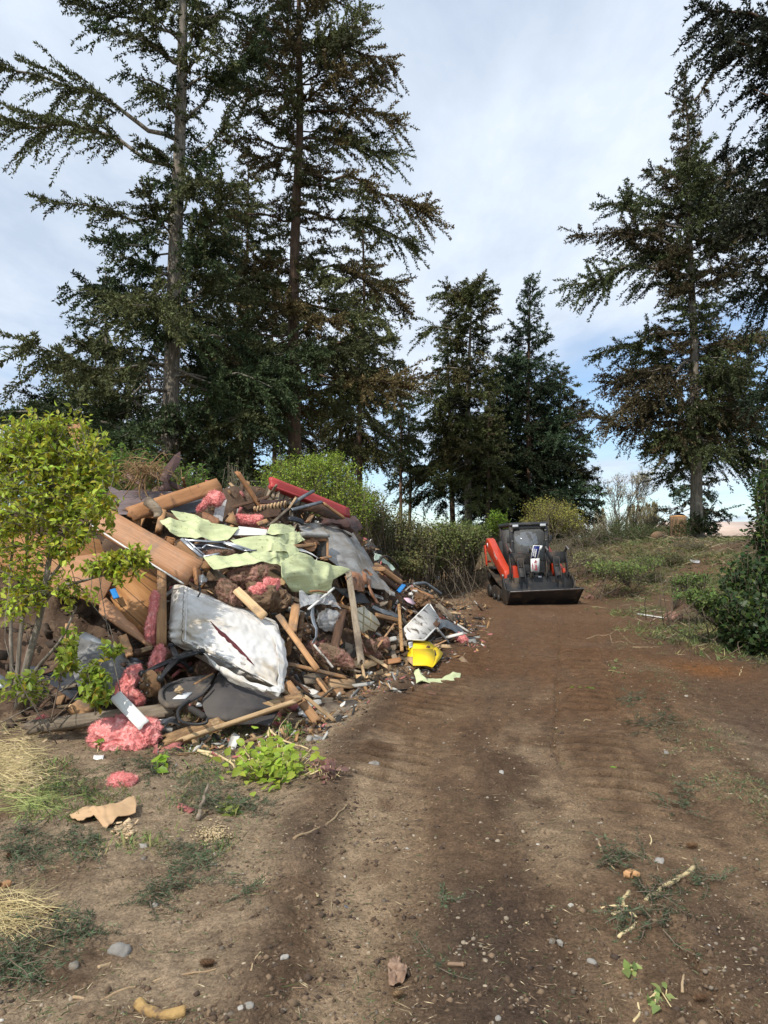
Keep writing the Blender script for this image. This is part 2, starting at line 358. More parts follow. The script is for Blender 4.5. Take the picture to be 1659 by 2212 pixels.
def crm(pts, n):
    """smooth resample of an array of points along axis 0"""
    p = np.asarray(pts, float); m = len(p)
    if m == 2: t = np.linspace(0, 1, n)[:, None, None] if p.ndim == 3 else np.linspace(0, 1, n)[:, None]; return p[0] * (1 - t) + p[1] * t
    q = np.concatenate([[2 * p[0] - p[1]], p, [2 * p[-1] - p[-2]]]); u = np.linspace(0, m - 1 - 1e-9, n); i = u.astype(int); t = u - i
    sh = (slice(None),) + (None,) * (p.ndim - 1); t = t[sh]
    a, b, c, d = q[i], q[i + 1], q[i + 2], q[i + 3]
    return .5 * (2 * b + (c - a) * t + (2 * a - 5 * b + 4 * c - d) * t * t + (3 * b - a - 3 * c + d) * t ** 3)
def lin(pts, n):
    p = np.asarray(pts, float); u = np.linspace(0, len(p) - 1 - 1e-9, n); i = u.astype(int); t = (u - i)[(slice(None),) + (None,) * (p.ndim - 1)]; t = t * .6 + .4 * t * t * (3 - 2 * t)
    return p[i] * (1 - t) + p[np.minimum(i + 1, len(p) - 1)] * t
def grid_solid(g, th, wr=0, fr=3, seed=0, ragged=0, crease=0):
    """a sheet of real thickness over a grid of points"""
    nu, nv = g.shape[:2]; p = g.reshape(-1, 3).copy()
    du = np.gradient(g, axis=0).reshape(-1, 3); dv = np.gradient(g, axis=1).reshape(-1, 3); n = nrm(np.cross(du, dv))
    if (n * (np.array([0, 0, CAMZ]) - p)).sum() < 0: n = -n
    if wr:
        p += n * (wr * fbm(p * fr, 3, seed))[:, None]
        if crease:
            p += n * (crease * (1 - np.abs(vnoise(p * fr * .8, seed + 5)) * 2))[:, None]; q = p @ np.array([[.8, .3, .5], [-.5, .9, .2], [.2, -.4, .9]])
            p += n * (crease * .8 * (np.abs(np.mod(vnoise(q * fr * .5, seed + 6) * 2.5, 1) - .5) * 2 - .5))[:, None]
    if ragged:
        idx = np.arange(nu * nv).reshape(nu, nv); e = np.unique(np.concatenate([idx[0], idx[-1], idx[:, 0], idx[:, -1]]))
        c = p.mean(0); p[e] += (p[e] - c) * (ragged * fbm(p[e] * 9, 2, seed + 3))[:, None]
    v = np.concatenate([p + n * th / 2, p - n * th / 2]); k = nu * nv; idx = np.arange(k).reshape(nu, nv)
    q = np.stack([idx[:-1, :-1], idx[1:, :-1], idx[1:, 1:], idx[:-1, 1:]], -1).reshape(-1, 4)
    f = [q, (q + k)[:, ::-1]]
    for line in (idx[0], idx[-1][::-1], idx[:, 0][::-1], idx[:, -1]):
        f.append(np.stack([line[:-1], line[1:], line[1:] + k, line[:-1] + k], 1))
    return v, f
def pt(label, z, rows, th=.006, m='tarp', o=0., wr=.02, fr=4, nu=40, nv=48, name='sheet', cat='sheet', ragged=.02, crease=0, group=None, parent=None, smooth=True, curved=False):
    g = np.array([[W3(z, p, o) for p in r] for r in rows])
    fn = crm if curved else lin
    g = fn(g, nu); g = fn(g.swapaxes(0, 1), nv).swapaxes(0, 1); SEED[0] += 1
    v, f = grid_solid(g, th, wr, fr, SEED[0], ragged, crease)
    return mk(name, v, f, m, label, cat, group, parent=parent, smooth=smooth)
def pl(label, z, outline, th=.02, m='panel', o=0., name='panel', cat='panel', group=None, parent=None, axis=None, jag=0):
    """flat panel of real thickness; its outline read from the photograph, laid in one plane; axis: reading of its grain direction"""
    pts = np.array([W3(z, p, o) for p in outline]); c = pts.mean(0); u, s, vt = np.linalg.svd(pts - c); n = vt[2]
    if n @ (np.array([0, 0, CAMZ]) - c) < 0: n = -n
    q = []
    for p in outline:
        x, y = z(p[:2]); r = ray(x, y); e = np.array([0, 0, CAMZ]); t = ((c - e) @ n) / (r @ n); q.append(e + r * t)
    q = np.array(q)
    if jag:
        r2 = np.random.default_rng(len(q)); qq = []
        for i in range(len(q)):
            a, b = q[i], q[(i + 1) % len(q)]; k = max(1, int(np.linalg.norm(b - a) / .08))
            for j in range(k): qq.append(a + (b - a) * j / k + (r2.normal(0, jag, 3) if j else 0))
        q = np.array(qq); q -= n * ((q - c) @ n)[:, None]
    X = q[1] - q[0] if axis is None else W3(z, axis[1], o) - W3(z, axis[0], o)
    X, Y, Zv = frame(X - n * (X @ n), n); loc = np.stack([(q - c) @ X, (q - c) @ Y, np.zeros(len(q))], 1); k = len(q)
    area = .5 * np.sum(loc[:, 0] * np.roll(loc[:, 1], -1) - np.roll(loc[:, 0], -1) * loc[:, 1])
    if area < 0: loc = loc[::-1].copy()
    top = loc + (0, 0, th / 2); bot = loc - (0, 0, th / 2)
    f = [tuple(range(k)), tuple(range(2 * k - 1, k - 1, -1))] + [(i, k + i, k + (i + 1) % k, (i + 1) % k) for i in range(k)]
    f = f[:2] + [t[::-1] if False else t for t in f[2:]]
    o_ = link(name, mesh_data(name, np.concatenate([top, bot]), f), m, parent, mat4(X, Y, Zv, c)); return tag(o_, label, cat, group)
ICO = {}
def ico(n):
    if n not in ICO:
        b = bmesh.new(); bmesh.ops.create_icosphere(b, subdivisions=n, radius=1)
        ICO[n] = (np.array([v.co[:] for v in b.verts]), np.array([[v.index for v in f.verts] for f in b.faces])); b.free()
    return ICO[n]
def blob_mesh(c, X, Y, Zv, rx, ry, rz, amp, fr, seed, n=5, flat=.8):
    v, f = ico(n); v = v.copy(); v = np.sign(v) * np.abs(v) ** flat
    p = v * (rx, ry, rz); s = min(rx, ry, rz)
    d = fbm(p * fr + seed * 3.1, 5, seed) + .6 * (1 - 2 * np.abs(vnoise(p * fr * 1.7 + 9, seed + 3)))
    lr = 1 + .35 * fbm(v * 1.6 + seed, 2, seed + 8)
    d = d + .45 * (1 - 2 * np.abs(vnoise(p * fr * 3.7 * (1, 1, 2.2) + 4, seed + 11)))
    p = p * lr[:, None] + nrm(v) * (amp * d)[:, None]
    return np.asarray(c) + p[:, :1] * X + p[:, 1:2] * Y + p[:, 2:] * Zv, f
FUZZY = ('pink', 'pink_dirty')
def fuzz(v, f, n, L, seed):
    """loose fibres standing off a woolly surface"""
    r = np.random.default_rng(seed); i = r.integers(0, len(f), n); w = r.dirichlet((1, 1, 1), n); p = (v[f[i]] * w[:, :, None]).sum(1)
    fn = nrm(np.cross(v[f[i, 1]] - v[f[i, 0]], v[f[i, 2]] - v[f[i, 0]])); d = nrm(fn * .45 + r.normal(0, .6, (n, 3)))
    vv, ff, _ = diamonds(p - d * L * .2, d, L * r.uniform(.5, 1.4, n), L * .09, np.ones((n, 3)), r); return np.concatenate([v, vv]), [f, ff + len(v)]
def woolly(v, f, m, seed):
    if m not in FUZZY: return v, f
    e = v.max(0) - v.min(0); a = float(e[0] * e[2] + e[0] * e[1]); return fuzz(v, f, int(min(16000, 900 + 70000 * a)), .026, seed)
def bl(label, z, c, r, rz, m='pink', o=0., rot=0, amp=.03, fr=9, name='insulation_chunk', cat='insulation', n=5, group=None, parent=None, up=.5, flat=.8):
    p = W3(z, c, o); d = np.linalg.norm(p - np.array([0, 0, CAMZ])); k = d / FPX / z.k
    nrmv = nrm(nrm(np.array([0, 0, CAMZ]) - p) + np.array([0, 0, up])); X, Y, Zv = frame(np.array([1., 0, 0]), nrmv)
    a = -R(rot); X, Y = X * math.cos(a) + Y * math.sin(a), Y * math.cos(a) - X * math.sin(a); SEED[0] += 1
    v, f = blob_mesh(p, X, Y, Zv, r[0] * k, r[1] * k, rz, amp, fr, SEED[0], n, flat); v, f = woolly(v, f, m, SEED[0])
    return mk(name, v, f, m, label, cat, group, parent=parent, smooth=True)
def tube_mesh(path, rad, sides=6):
    p = np.asarray(path, float); n = len(p); rad = np.broadcast_to(np.asarray(rad, float), (n,))
    t = nrm(np.gradient(p, axis=0)); ref = np.array([0, 0, 1.]) if abs(t[0][2]) < .8 else np.array([1., 0, 0])
    a = np.zeros((n, 3)); u = nrm(ref - t[0] * (ref @ t[0]))
    for i in range(n): u = nrm(u - t[i] * (u @ t[i])); a[i] = u
    b = np.cross(t, a); ang = np.linspace(0, 2 * math.pi, sides, endpoint=False)
    v = (p[:, None] + rad[:, None, None] * (np.cos(ang)[None, :, None] * a[:, None] + np.sin(ang)[None, :, None] * b[:, None])).reshape(-1, 3)
    i = np.arange(n - 1)[:, None] * sides; j = np.arange(sides); j2 = (j + 1) % sides
    q = np.stack([i + j, i + j2, i + sides + j2, i + sides + j], -1).reshape(-1, 4)
    return v, [q, np.arange(sides)[::-1][None], ((n - 1) * sides + np.arange(sides))[None]]
class Acc:
    """gathers shapes into one mesh"""
    def __init__(s): s.v, s.f, s.c, s.n = [], {}, [], 0
    def add(s, v, f, col=None):
        if isinstance(f, np.ndarray): f = [f]
        for a in f:
            a = np.asarray(a)
            if a.ndim == 1: a = a[None]
            s.f.setdefault(a.shape[1], []).append(a + s.n)
        s.v.append(v); s.n += len(v)
        if col is not None: s.c.append(np.broadcast_to(np.asarray(col, float), (len(v), 3)))
    def get(s): return np.concatenate(s.v), [np.concatenate(a) for a in s.f.values()], (np.concatenate(s.c) if s.c else None)
def tb(label, z, pts, r, m, o=0., name='pipe', cat='pipe', sides=8, n=24, taper=1, group=None, parent=None, rough=0, straight=False):
    p = np.array([W3(z, q, o) for q in pts]); p = crm(p, n) if not straight else p
    rr = r * np.linspace(1, taper, len(p))
    if rough: p = p + rough * np.stack([fbm(p * 9 + k * 7, 2, k) for k in range(3)], 1)
    v, f = tube_mesh(p, rr, sides); return mk(name, v, f, m, label, cat, group, parent=parent, smooth=True)
def box_arr(lo, hi):
    lo, hi = np.asarray(lo, float), np.asarray(hi, float)
    v = np.array([[(lo, hi)[i & 1][0], (lo, hi)[i >> 1 & 1][1], (lo, hi)[i >> 2 & 1][2]] for i in range(8)])
    return v, np.array([[0, 2, 3, 1], [4, 5, 7, 6], [0, 1, 5, 4], [2, 6, 7, 3], [0, 4, 6, 2], [1, 3, 7, 5]])
def prism(outline, a, b, ax=0):
    """outline in the plane square to axis ax, from a to b"""
    k = len(outline); v = []
    for s in (a, b):
        for p in outline:
            q = list(p); q.insert(ax, s); v.append(q)
    f = [list(range(k)), list(range(2 * k - 1, k - 1, -1))] + [[i, k + i, k + (i + 1) % k, (i + 1) % k] for i in range(k)]
    return np.array(v, float), f
def lathe(profile, seg=32):
    """profile of (radius, height) turned about z"""
    a = np.linspace(0, 2 * math.pi, seg, endpoint=False); k = len(profile)
    v = np.array([[r * math.cos(t), r * math.sin(t), h] for r, h in profile for t in a])
    f = [[i * seg + j, i * seg + (j + 1) % seg, (i + 1) * seg + (j + 1) % seg, (i + 1) * seg + j] for i in range(k - 1) for j in range(seg)]
    f += [list(range(seg))[::-1], [(k - 1) * seg + j for j in range(seg)]]
    return v, f
def leaves_mesh(pos, dirs, up, L, Wd, cols, detail=False, curl=.12):
    """one leaf blade per row"""
    n = len(pos); d = nrm(dirs); s = nrm(np.cross(d, up)); u = np.cross(s, d); L = np.broadcast_to(L, (n,))[:, None]; Wd = np.broadcast_to(Wd, (n,))[:, None]
    if detail:
        prof = [(0, 0, 0), (.30, .5, .10), (.66, .40, .06), (1, 0, -.14), (.66, -.40, .06), (.30, -.5, .10), (.30, 0, -.02), (.66, 0, -.05)]
        F = [np.array([[0, 1, 6], [3, 7, 2], [0, 6, 5], [3, 4, 7]]), np.array([[6, 1, 2, 7], [5, 6, 7, 4]])]
    else:
        prof = [(0, 0, 0), (.45, .5, .10), (1, 0, -.1), (.45, -.5, .10), (.5, 0, -.03)]
        F = [np.array([[0, 4, 2, 1], [0, 3, 2, 4]])[:, ::-1]]
    k = len(prof); v = np.empty((n, k, 3))
    for j, (a, b, c) in enumerate(prof): v[:, j] = pos + d * L * a + s * Wd * b + u * (L * c * (1 if curl else 0))
    off = (np.arange(n) * k)[:, None, None]
    f = [(off + a[None]).reshape(-1, a.shape[1]) for a in F]
    return v.reshape(-1, 3), f, np.repeat(cols, k, axis=0)
def diamonds(pos, dirs, L, Wd, cols, r=rng):
    """needle-bearing twiglets: one slim blade each, rolled at random"""
    n = len(pos); d = nrm(dirs); s = nrm(np.cross(d, nrm(r.normal(0, 1, (n, 3))))); L = np.broadcast_to(L, (n,))[:, None]; Wd = np.broadcast_to(Wd, (n,))[:, None]
    v = np.empty((n, 4, 3)); v[:, 0] = pos; v[:, 1] = pos + d * L * .4 + s * Wd * .5; v[:, 2] = pos + d * L; v[:, 3] = pos + d * L * .4 - s * Wd * .5
    return v.reshape(-1, 3), np.arange(4 * n).reshape(-1, 4), np.repeat(cols, 4, axis=0)
def jit(n, base, amt, r=rng, alt=None, pa=0.0):
    """colours of single leaves"""
    c = np.tile(np.asarray(base, float), (n, 1)) * r.uniform(1 - amt, 1 + amt, (n, 1)) * r.uniform(1 - amt * .3, 1 + amt * .3, (n, 3))
    if alt is not None:
        m = r.random(n) < pa; c[m] = np.asarray(alt) * r.uniform(.7, 1.2, (m.sum(), 1))
    return c
# ---------------------------------------------------------------- ground
def make_ground():
    y = [-8., -4, -1, .6]; 
    while y[-1] < 500: y.append(y[-1] + (min(max(.012, .004 * y[-1]), .023) if y[-1] < 10.5 else .05 if y[-1] < 16 else .05 + .022 * (y[-1] - 16)))
    y = np.array(y)
    xs = [0.]
    while xs[-1] < 400: xs.append(xs[-1] + (.026 if xs[-1] < 3.2 else .026 + .03 * (xs[-1] - 3.2)))
    xs = np.array(xs); x = np.concatenate([-xs[:0:-1], xs])
    X, Y = np.meshgrid(x, y); Zg = H(X, Y)
    l = np.interp(Y, lane_d, lane_x); b = np.interp(Y, lane_d, berm_x)
    nr = 1 - sstep(9, 16, Y)
    # small clods and the prints of the tracks
    w1 = fbm2(X, Y, 3.0, 3, 21); rough = .35 + .65 * sstep(-.2, .4, w1)
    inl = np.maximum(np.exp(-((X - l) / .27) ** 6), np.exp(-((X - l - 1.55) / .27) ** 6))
    clod = np.abs(fbm2(X, Y, 9, 3, 31)) * .030 + np.maximum(fbm2(X, Y, 22, 2, 37), 0) * .018
    Zg += nr * clod * rough * (1 - .75 * inl)
    along = Y + .35 * (X - l)
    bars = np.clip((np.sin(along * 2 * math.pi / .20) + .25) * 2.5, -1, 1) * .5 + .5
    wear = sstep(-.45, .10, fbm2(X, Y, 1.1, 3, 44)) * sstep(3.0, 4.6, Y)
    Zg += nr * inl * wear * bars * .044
    groove = np.exp(-((X - l - 1.22 - .03 * fbm2(X, Y, 1.5, 2, 8)) / .018) ** 2) + .7 * np.exp(-((X - l - 1.83 - .03 * fbm2(X, Y, 1.3, 2, 88)) / .022) ** 2) + .5 * np.exp(-((X - l - .75 + .04 * fbm2(X, Y, 1.2, 2, 18)) / .02) ** 2)
    Zg -= nr * .034 * groove * sstep(-.3, .2, fbm2(X, Y, .9, 2, 71))
    # colours of the soil, plus painted shade in the tread prints
    def lerp(c, to, m): return c * (1 - m[..., None]) + np.array(to) * m[..., None]
    c = np.ones(X.shape + (3,)) * np.array([.145, .094, .058])
    n1, n2, n3 = fbm2(X, Y, .9, 4, 51), fbm2(X, Y, 2.6, 4, 52), fbm2(X, Y, .35, 3, 53)
    st = fbm(np.stack([(X - l).ravel() * 5.5, Y.ravel() * .8, np.zeros(X.size)], 1), 4, 54).reshape(X.shape)   # streaks along the way
    c = lerp(c, (.215, .146, .090), (sstep(-.05, .40, st + .45 * n2) * (X > b - .2)) * .85)
    c = lerp(c, (.075, .050, .034), sstep(.15, .5, -st + .5 * n1 - .2 * n2) * .55)
    c = lerp(c, (.125, .068, .036), sstep(4.2, 8, Y) * (1 - sstep(17, 21, Y)) * sstep(-.7, .1, n1 + .3 * st) * .85)
    c = lerp(c, (.115, .060, .034), sstep(7, 12, Y) * sstep(.05, .5, -n1) * .6)
    def patch(lat, w, y0, y1, to, amt): 
        return lerp(c, to, np.exp(-np.abs((X - l - lat + .10 * n2 + .12 * n1) / w) ** 3) * sstep(y0, y0 + .5, Y) * (1 - sstep(y1 - .8, y1, Y)) * sstep(-.55, .15, n2 + .5 * st) * amt)
    c = patch(-.10, .24, 1.5, 6.2, (.330, .240, .155), .95); c = patch(.52, .30, 1.2, 4.0, (.072, .049, .036), .85); c = patch(.98, .22, 3.2, 6.6, (.270, .195, .125), .9)
    c = patch(1.5, .26, 1.8, 3.6, (.085, .058, .042), .7); c = patch(2.2, .22, 2.6, 3.6, (.235, .175, .12), .8); c = patch(-.36, .12, 1.6, 6.0, (.085, .057, .040), .75); c = patch(2.9, .3, 4.2, 7.2, (.090, .062, .045), .7)
    c = c * (1 - .48 * (nr * inl * wear * (1 - bars) * sstep(3.2, 4.5, Y)))[..., None]  # gaps between tread bars: their shade put into the colour, with damp soil
    lf = sstep(.12, -.22, X - b + .18 * n1 + .08 * n2)                                      # dry ground beside the heap
    c = lerp(c, (.300, .225, .152), lf * sstep(-.5, .3, n2 + .25 + .5 * n1) * (1 - .5 * sstep(6, 8, Y)) * .92)
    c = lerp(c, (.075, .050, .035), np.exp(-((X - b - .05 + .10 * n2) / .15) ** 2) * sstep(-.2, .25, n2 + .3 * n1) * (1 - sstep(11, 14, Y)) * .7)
    rt = sstep(2.35, 2.9, X - l + .3 * n1)
    c = lerp(c, (.260, .192, .128), rt * sstep(-.15, .25, n1 + .4 * n2) * (1 - sstep(5.5, 7, Y)) * .9)
    c = lerp(c, (.115, .072, .045), rt * sstep(5.5, 7, Y) * .7)
    c = lerp(c, (.20, .085, .028), np.exp(-(((X - 4.0) / .45) ** 2 + ((Y - 8.9) / .55) ** 2)) * .8)
    gr = sstep(3.2, 4.6, X - .12 * Y + .8 * n3) * sstep(8, 11, Y)
    c = lerp(c, (.085, .078, .042), gr * sstep(-.3, .3, n1) * .8)
    c = lerp(c, (.080, .078, .040), sstep(20, 27, Y) * .8)
    c = lerp(c, (.13, .13, .06), sstep(45, 90, Y) * .8)
    c *= np.array([1.02, 1.0, .97]) ; c *= (1.42 + .34 * fbm2(X, Y, 14, 3, 61) * nr)[..., None]
    ny, nx = X.shape; idx = np.arange(nx * ny).reshape(ny, nx)
    q = np.stack([idx[:-1, :-1], idx[:-1, 1:], idx[1:, 1:], idx[1:, :-1]], -1).reshape(-1, 4)
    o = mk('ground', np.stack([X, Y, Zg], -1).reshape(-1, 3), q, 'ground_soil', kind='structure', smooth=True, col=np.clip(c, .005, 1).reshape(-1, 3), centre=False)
    return o
def ground_mat():
    m = bpy.data.materials.new('ground_soil'); m.use_nodes = True; t = m.node_tree; n = t.nodes; L = t.links.new; b = n['Principled BSDF']
    tcn = n.new('ShaderNodeTexCoord'); a = n.new('ShaderNodeAttribute'); a.attribute_name = 'col'
    def noise(sc, det=8, rg=.65):
        k = n.new('ShaderNodeTexNoise'); k.inputs['Scale'].default_value = sc; k.inputs['Detail'].default_value = det; k.inputs['Roughness'].default_value = rg; L(tcn.outputs['Object'], k.inputs[0]); return k.outputs[0]
    def ramp(x, a0, a1, lo, hi):
        k = n.new('ShaderNodeMapRange'); L(x, k.inputs[0])
        for i, v in zip((1, 2, 3, 4), (a0, a1, lo, hi)): k.inputs[i].default_value = v
        return k.outputs[0]
    def mul(c, f):
        k = n.new('ShaderNodeVectorMath'); k.operation = 'SCALE'; L(c, k.inputs[0]); L(f, k.inputs['Scale']); return k.outputs[0]
    col = mul(a.outputs['Color'], ramp(noise(70, 10, .75), .32, .68, .45, 1.6)); col = mul(col, ramp(noise(11, 8, .7), .3, .7, .72, 1.28))
    v = n.new('ShaderNodeTexVoronoi'); v.inputs['Scale'].default_value = 42; v.inputs['Randomness'].default_value = 1; L(tcn.outputs['Object'], v.inputs[0])
    sp = n.new('ShaderNodeMix'); sp.data_type = 'RGBA'; L(col, sp.inputs[6]); sp.inputs[7].default_value = (.33, .28, .21, 1)
    s1 = n.new('ShaderNodeMath'); s1.operation = 'MULTIPLY'; L(ramp(v.outputs['Distance'], .06, .16, 1, 0), s1.inputs[0]); L(ramp(noise(9), .52, .62, 0, .75), s1.inputs[1]); L(s1.outputs[0], sp.inputs[0])
    L(sp.outputs[2], b.inputs['Base Color']); b.inputs['Roughness'].default_value = .97; b.inputs['Specular IOR Level'].default_value = .15
    b1 = n.new('ShaderNodeBump'); b1.inputs['Strength'].default_value = 1.0; b1.inputs['Distance'].default_value = .07; L(noise(24, 10, .75), b1.inputs['Height'])
    b2 = n.new('ShaderNodeBump'); b2.inputs['Strength'].default_value = .9; b2.inputs['Distance'].default_value = .016; L(noise(120, 4, .7), b2.inputs['Height']); L(b1.outputs[0], b2.inputs['Normal'])
    L(b2.outputs[0], b.inputs['Normal']); MAT['ground_soil'] = m
ground_mat(); make_ground()

# ---------------------------------------------------------------- firs
CNT = []
def conifer(label, base, top, r0, lo=.12, n_br=70, prof=None, res=1.0, hue=(0.075, 0.109, 0.035), alt=(0.126, 0.109, 0.042), bark='bark_brown', seed=1, extra=(), dens=1.0, pitch=(25, -22), gap=.12, wmul=1.0, lmul=1.0, group=None, name='fir_tree', dead=0, hang=.55, azr=None):
    r = np.random.default_rng(seed); base = np.asarray(base, float); top = np.asarray(top, float); Ht = top[2] - base[2]
    root = empty(name, base, label, 'tree', group)
    ts = np.linspace(0, 1, 22); wob = np.stack([fbm(np.stack([ts * 3, ts * 0 + seed, ts * 0], 1), 2, seed), fbm(np.stack([ts * 3, ts * 0 + seed, ts * 0 + 5], 1), 2, seed + 1)], 1) * .012 * Ht * np.sin(ts * math.pi)[:, None]
    axis = base + (top - base) * ts[:, None]; axis[:, :2] += wob; axis[0, 2] -= .3
    rad = r0 * (1 - ts) ** .8 + .012; rad[0] *= 1.35; rad[1] *= 1.06
    v, f = tube_mesh(axis, rad, 12); v += .12 * r0 * fbm(v * (3, 3, .8), 3, seed)[:, None] * nrm(v - v.mean(0))
    mk('trunk', v, f, bark, parent=root, smooth=True)
    at = lambda t: np.array([np.interp(t, ts, axis[:, k]) for k in range(3)])
    wood, fol = Acc(), Acc()
    prof = prof or (lambda t: .24 * (1 - t) ** .75 + .02)
    def limb(p0, path, L, thick):
        n = len(path); tt = np.linspace(0, 1, n); rr = thick * (1 - tt) ** .7 + .006
        v, f = tube_mesh(path, rr, 5); wood.add(v, f)
        m = max(6, int(L / (.075 * res) * dens)); u = np.sort(r.uniform(.10 if L < 3.6 else .24, 1, m)) ** .85
        pos = np.stack([np.interp(u, tt, path[:, k]) for k in range(3)], 1); dr = nrm(np.stack([np.interp(u, tt, np.gradient(path[:, k])) for k in range(3)], 1))
        side = nrm(np.cross(dr, [0, 0, 1.])) * np.where(r.random(m) < .5, 1, -1)[:, None]
        l2 = np.clip((.12 + .36 * (1 - u) ** .7 * np.minimum(1, u * 3)) * L * r.uniform(.4, 1.3, m) * (1 + .8 * vnoise(np.stack([u * L * 1.7 + L * 31, u * 0, u * 0], 1), seed)), .14, 1.7)
        d2 = nrm(dr * .75 + side * r.uniform(.3, 1.0, m)[:, None] + np.array([0, 0, 1.]) * r.normal(-.10, .42, m)[:, None])
        hue2 = np.asarray(hue) * (1 + .3 * r.normal()) if r.random() < .55 else np.asarray(alt) * r.uniform(.6, 1.2)
        hue2 = np.clip(hue2, .008, .2)
        sp = .0125 * res / dens; cnt = np.maximum(3, (l2 / sp).astype(int)); ii = np.repeat(np.arange(m), cnt)
        k = np.concatenate([np.arange(c) / c for c in cnt]) + r.uniform(0, .05, len(ii))
        q = pos[ii] + d2[ii] * (l2[ii] * k)[:, None]; q[:, 2] -= hang * .5 * l2[ii] * k * k
        q += r.normal(0, .014 * res, q.shape)
        dd = nrm(d2[ii] * .75 + nrm(r.normal(0, 1, q.shape)) * .85 + np.array([0, 0, -1.]) * hang * r.uniform(-.15, .6, len(ii))[:, None])
        Lk = r.uniform(.07, .155, len(ii)) * res ** .7 * lmul; Wk = r.uniform(.030, .058, len(ii)) * res ** .8 * wmul
        c = np.tile(hue2, (len(ii), 1)) * r.uniform(.55, 1.5, (len(ii), 1)) * r.uniform(.9, 1.1, (len(ii), 3))
        vv, ff, cc = diamonds(q, dd, Lk, Wk, c, r); fol.add(vv, ff, cc)
    n_br = int(n_br * 1.75)
    for i in range(n_br):
        t = lo + (1 - lo) * ((i + r.random()) / n_br) ** .92
        if r.random() < gap: continue
        tt = (t - lo) / (1 - lo); L = prof(tt) * Ht * r.uniform(.5, 1.3)
        if L < .25: L = .25
        az = i * 2.399 + r.normal(0, .35)
        if azr is not None and not (azr[0] <= az % (2 * math.pi) <= azr[1]): continue
        p = pitch[1] + (pitch[0] - pitch[1]) * tt + r.normal(0, 7)
        n = 9; u = np.linspace(0, 1, n); h = np.array([math.sin(az), math.cos(az), 0])
        ang = R(p) - R(16 * hang) * np.sin(u * 2.3) + R(30) * np.maximum(u - .62, 0) ; st = L / (n - 1)
        path = at(t) + np.concatenate([[np.zeros(3)], np.cumsum((h * np.cos(ang[1:, None]) + np.array([0, 0, 1.]) * np.sin(ang[1:, None])) * st, axis=0)])
        path[1:] += .11 * L * np.stack([fbm(np.stack([u[1:] * 3 + i, u[1:] * 0 + kk, u[1:] * 0], 1), 2, seed + kk) for kk in range(3)], 1)
        limb(at(t), path, L, max(.010, min(.05, L * .009)))
    for (t, end, sag) in extra:      # limbs that mark this tree's outline
        p0 = at(t); e = np.asarray(end, float); mid = (p0 + e) / 2 + np.array([0, 0, sag]); path = crm(np.array([p0, mid, e]), 13); L = np.linalg.norm(e - p0); path[1:-1] += .05 * L * np.stack([fbm(np.stack([np.linspace(0, 4, 11) + t * 90, np.zeros(11), np.zeros(11)], 1), 2, seed + kk) for kk in range(3)], 1)
        limb(p0, path, L, L * .010 + .012)
    for i in range(dead):
        t = r.uniform(lo * .4, lo + .45); az = r.uniform(0, 6.28); L = r.uniform(.5, 1.8); p0 = at(t); h = np.array([math.sin(az), math.cos(az), r.uniform(-.5, .1)])
        v, f = tube_mesh(np.array([p0 + h * L * k + np.array([0, 0, -.2 * L * k * k]) for k in np.linspace(0, 1, 5)]), np.linspace(.018, .004, 5), 4); wood.add(v, f)
    v, f, _ = wood.get(); mk('limbs', v, f, bark, parent=root, smooth=True)
    v, f, c = fol.get(); mk('crown', v, f, 'needle', parent=root, col=c)
    CNT.append((label, len(v) // 4)); return root
def tree_at(label, x, y_top, d, r0, x_top=None, **k):
    """x: reading of the trunk foot, y_top: reading of its tip, d: distance"""
    b = P(x, HOR, d); b[2] = H1(b[0], b[1]) - .1; t = P(x if x_top is None else x_top, y_top, d); return conifer(label, b, t, r0, **k)
def lim(t, x, y, d, sag=.0): return (t, P(x, y, d), sag)
OL = (.108, .118, .048); DK = (.066, .094, .038); BL = (.058, .090, .046)
wide = lambda t: .17 * (1 - t) ** .6 * min(1, .55 + t * 2)
tree_at('tallest fir, pale grey trunk rising straight behind the debris heap', 362, -620, 22, .30, x_top=398, lo=.10, n_br=118, prof=lambda t: .125 * (1 - t) ** .45 * (.75 + .5 * math.sin(t * 9)), bark='bark_grey', seed=11, hue=DK, alt=OL, gap=.12, pitch=(15, -10), hang=.45, dead=34,
    extra=[lim(.485, -40, 238, 20.5, 0.34), lim(.515, -30, 130, 21.5, 0.50), lim(.42, 95, 432, 21, 0.09), lim(.36, 245, 555, 21, 0.16), lim(.20, 100, 800, 20, 0.23), lim(.165, -60, 880, 19, 0.41), lim(.13, 80, 905, 18.5, 0.32), lim(.60, 205, 60, 21, 0.23), lim(.63, 135, 15, 21, 0.27), lim(.57, 520, 140, 21.5, 0.18), lim(.53, 560, 120, 22.5, 0.27), lim(.12, 520, 900, 20.5, 0.36), lim(.16, 480, 830, 20, 0.23), lim(.36, 520, 400, 21, 0.18), lim(.47, 510, 260, 21.5, 0.23), lim(.65, 560, 40, 22, 0.18), lim(.30, 470, 590, 20.6, 0.14), lim(.30, 215, 640, 21, 0.14), lim(.10, 210, 965, 19.5, 0.14), lim(.43, 470, 330, 20.4, 0.14), lim(.40, 300, 420, 20.4, 0.14), lim(.56, 260, 150, 20.6, 0.14), lim(.60, 250, 70, 20.4, 0.14), lim(.62, 300, 20, 20.2, 0.14), lim(.66, 210, -20, 21, 0.14), lim(.58, 470, 90, 20.5, 0.14), lim(.62, 480, 20, 20.8, 0.14), lim(.54, 330, 190, 20.0, 0.09), lim(.48, 300, 300, 20.3, 0.09), lim(.45, 440, 390, 20.1, 0.09), lim(.33, 440, 560, 20.2, 0.09), lim(.28, 300, 700, 20, 0.09)])
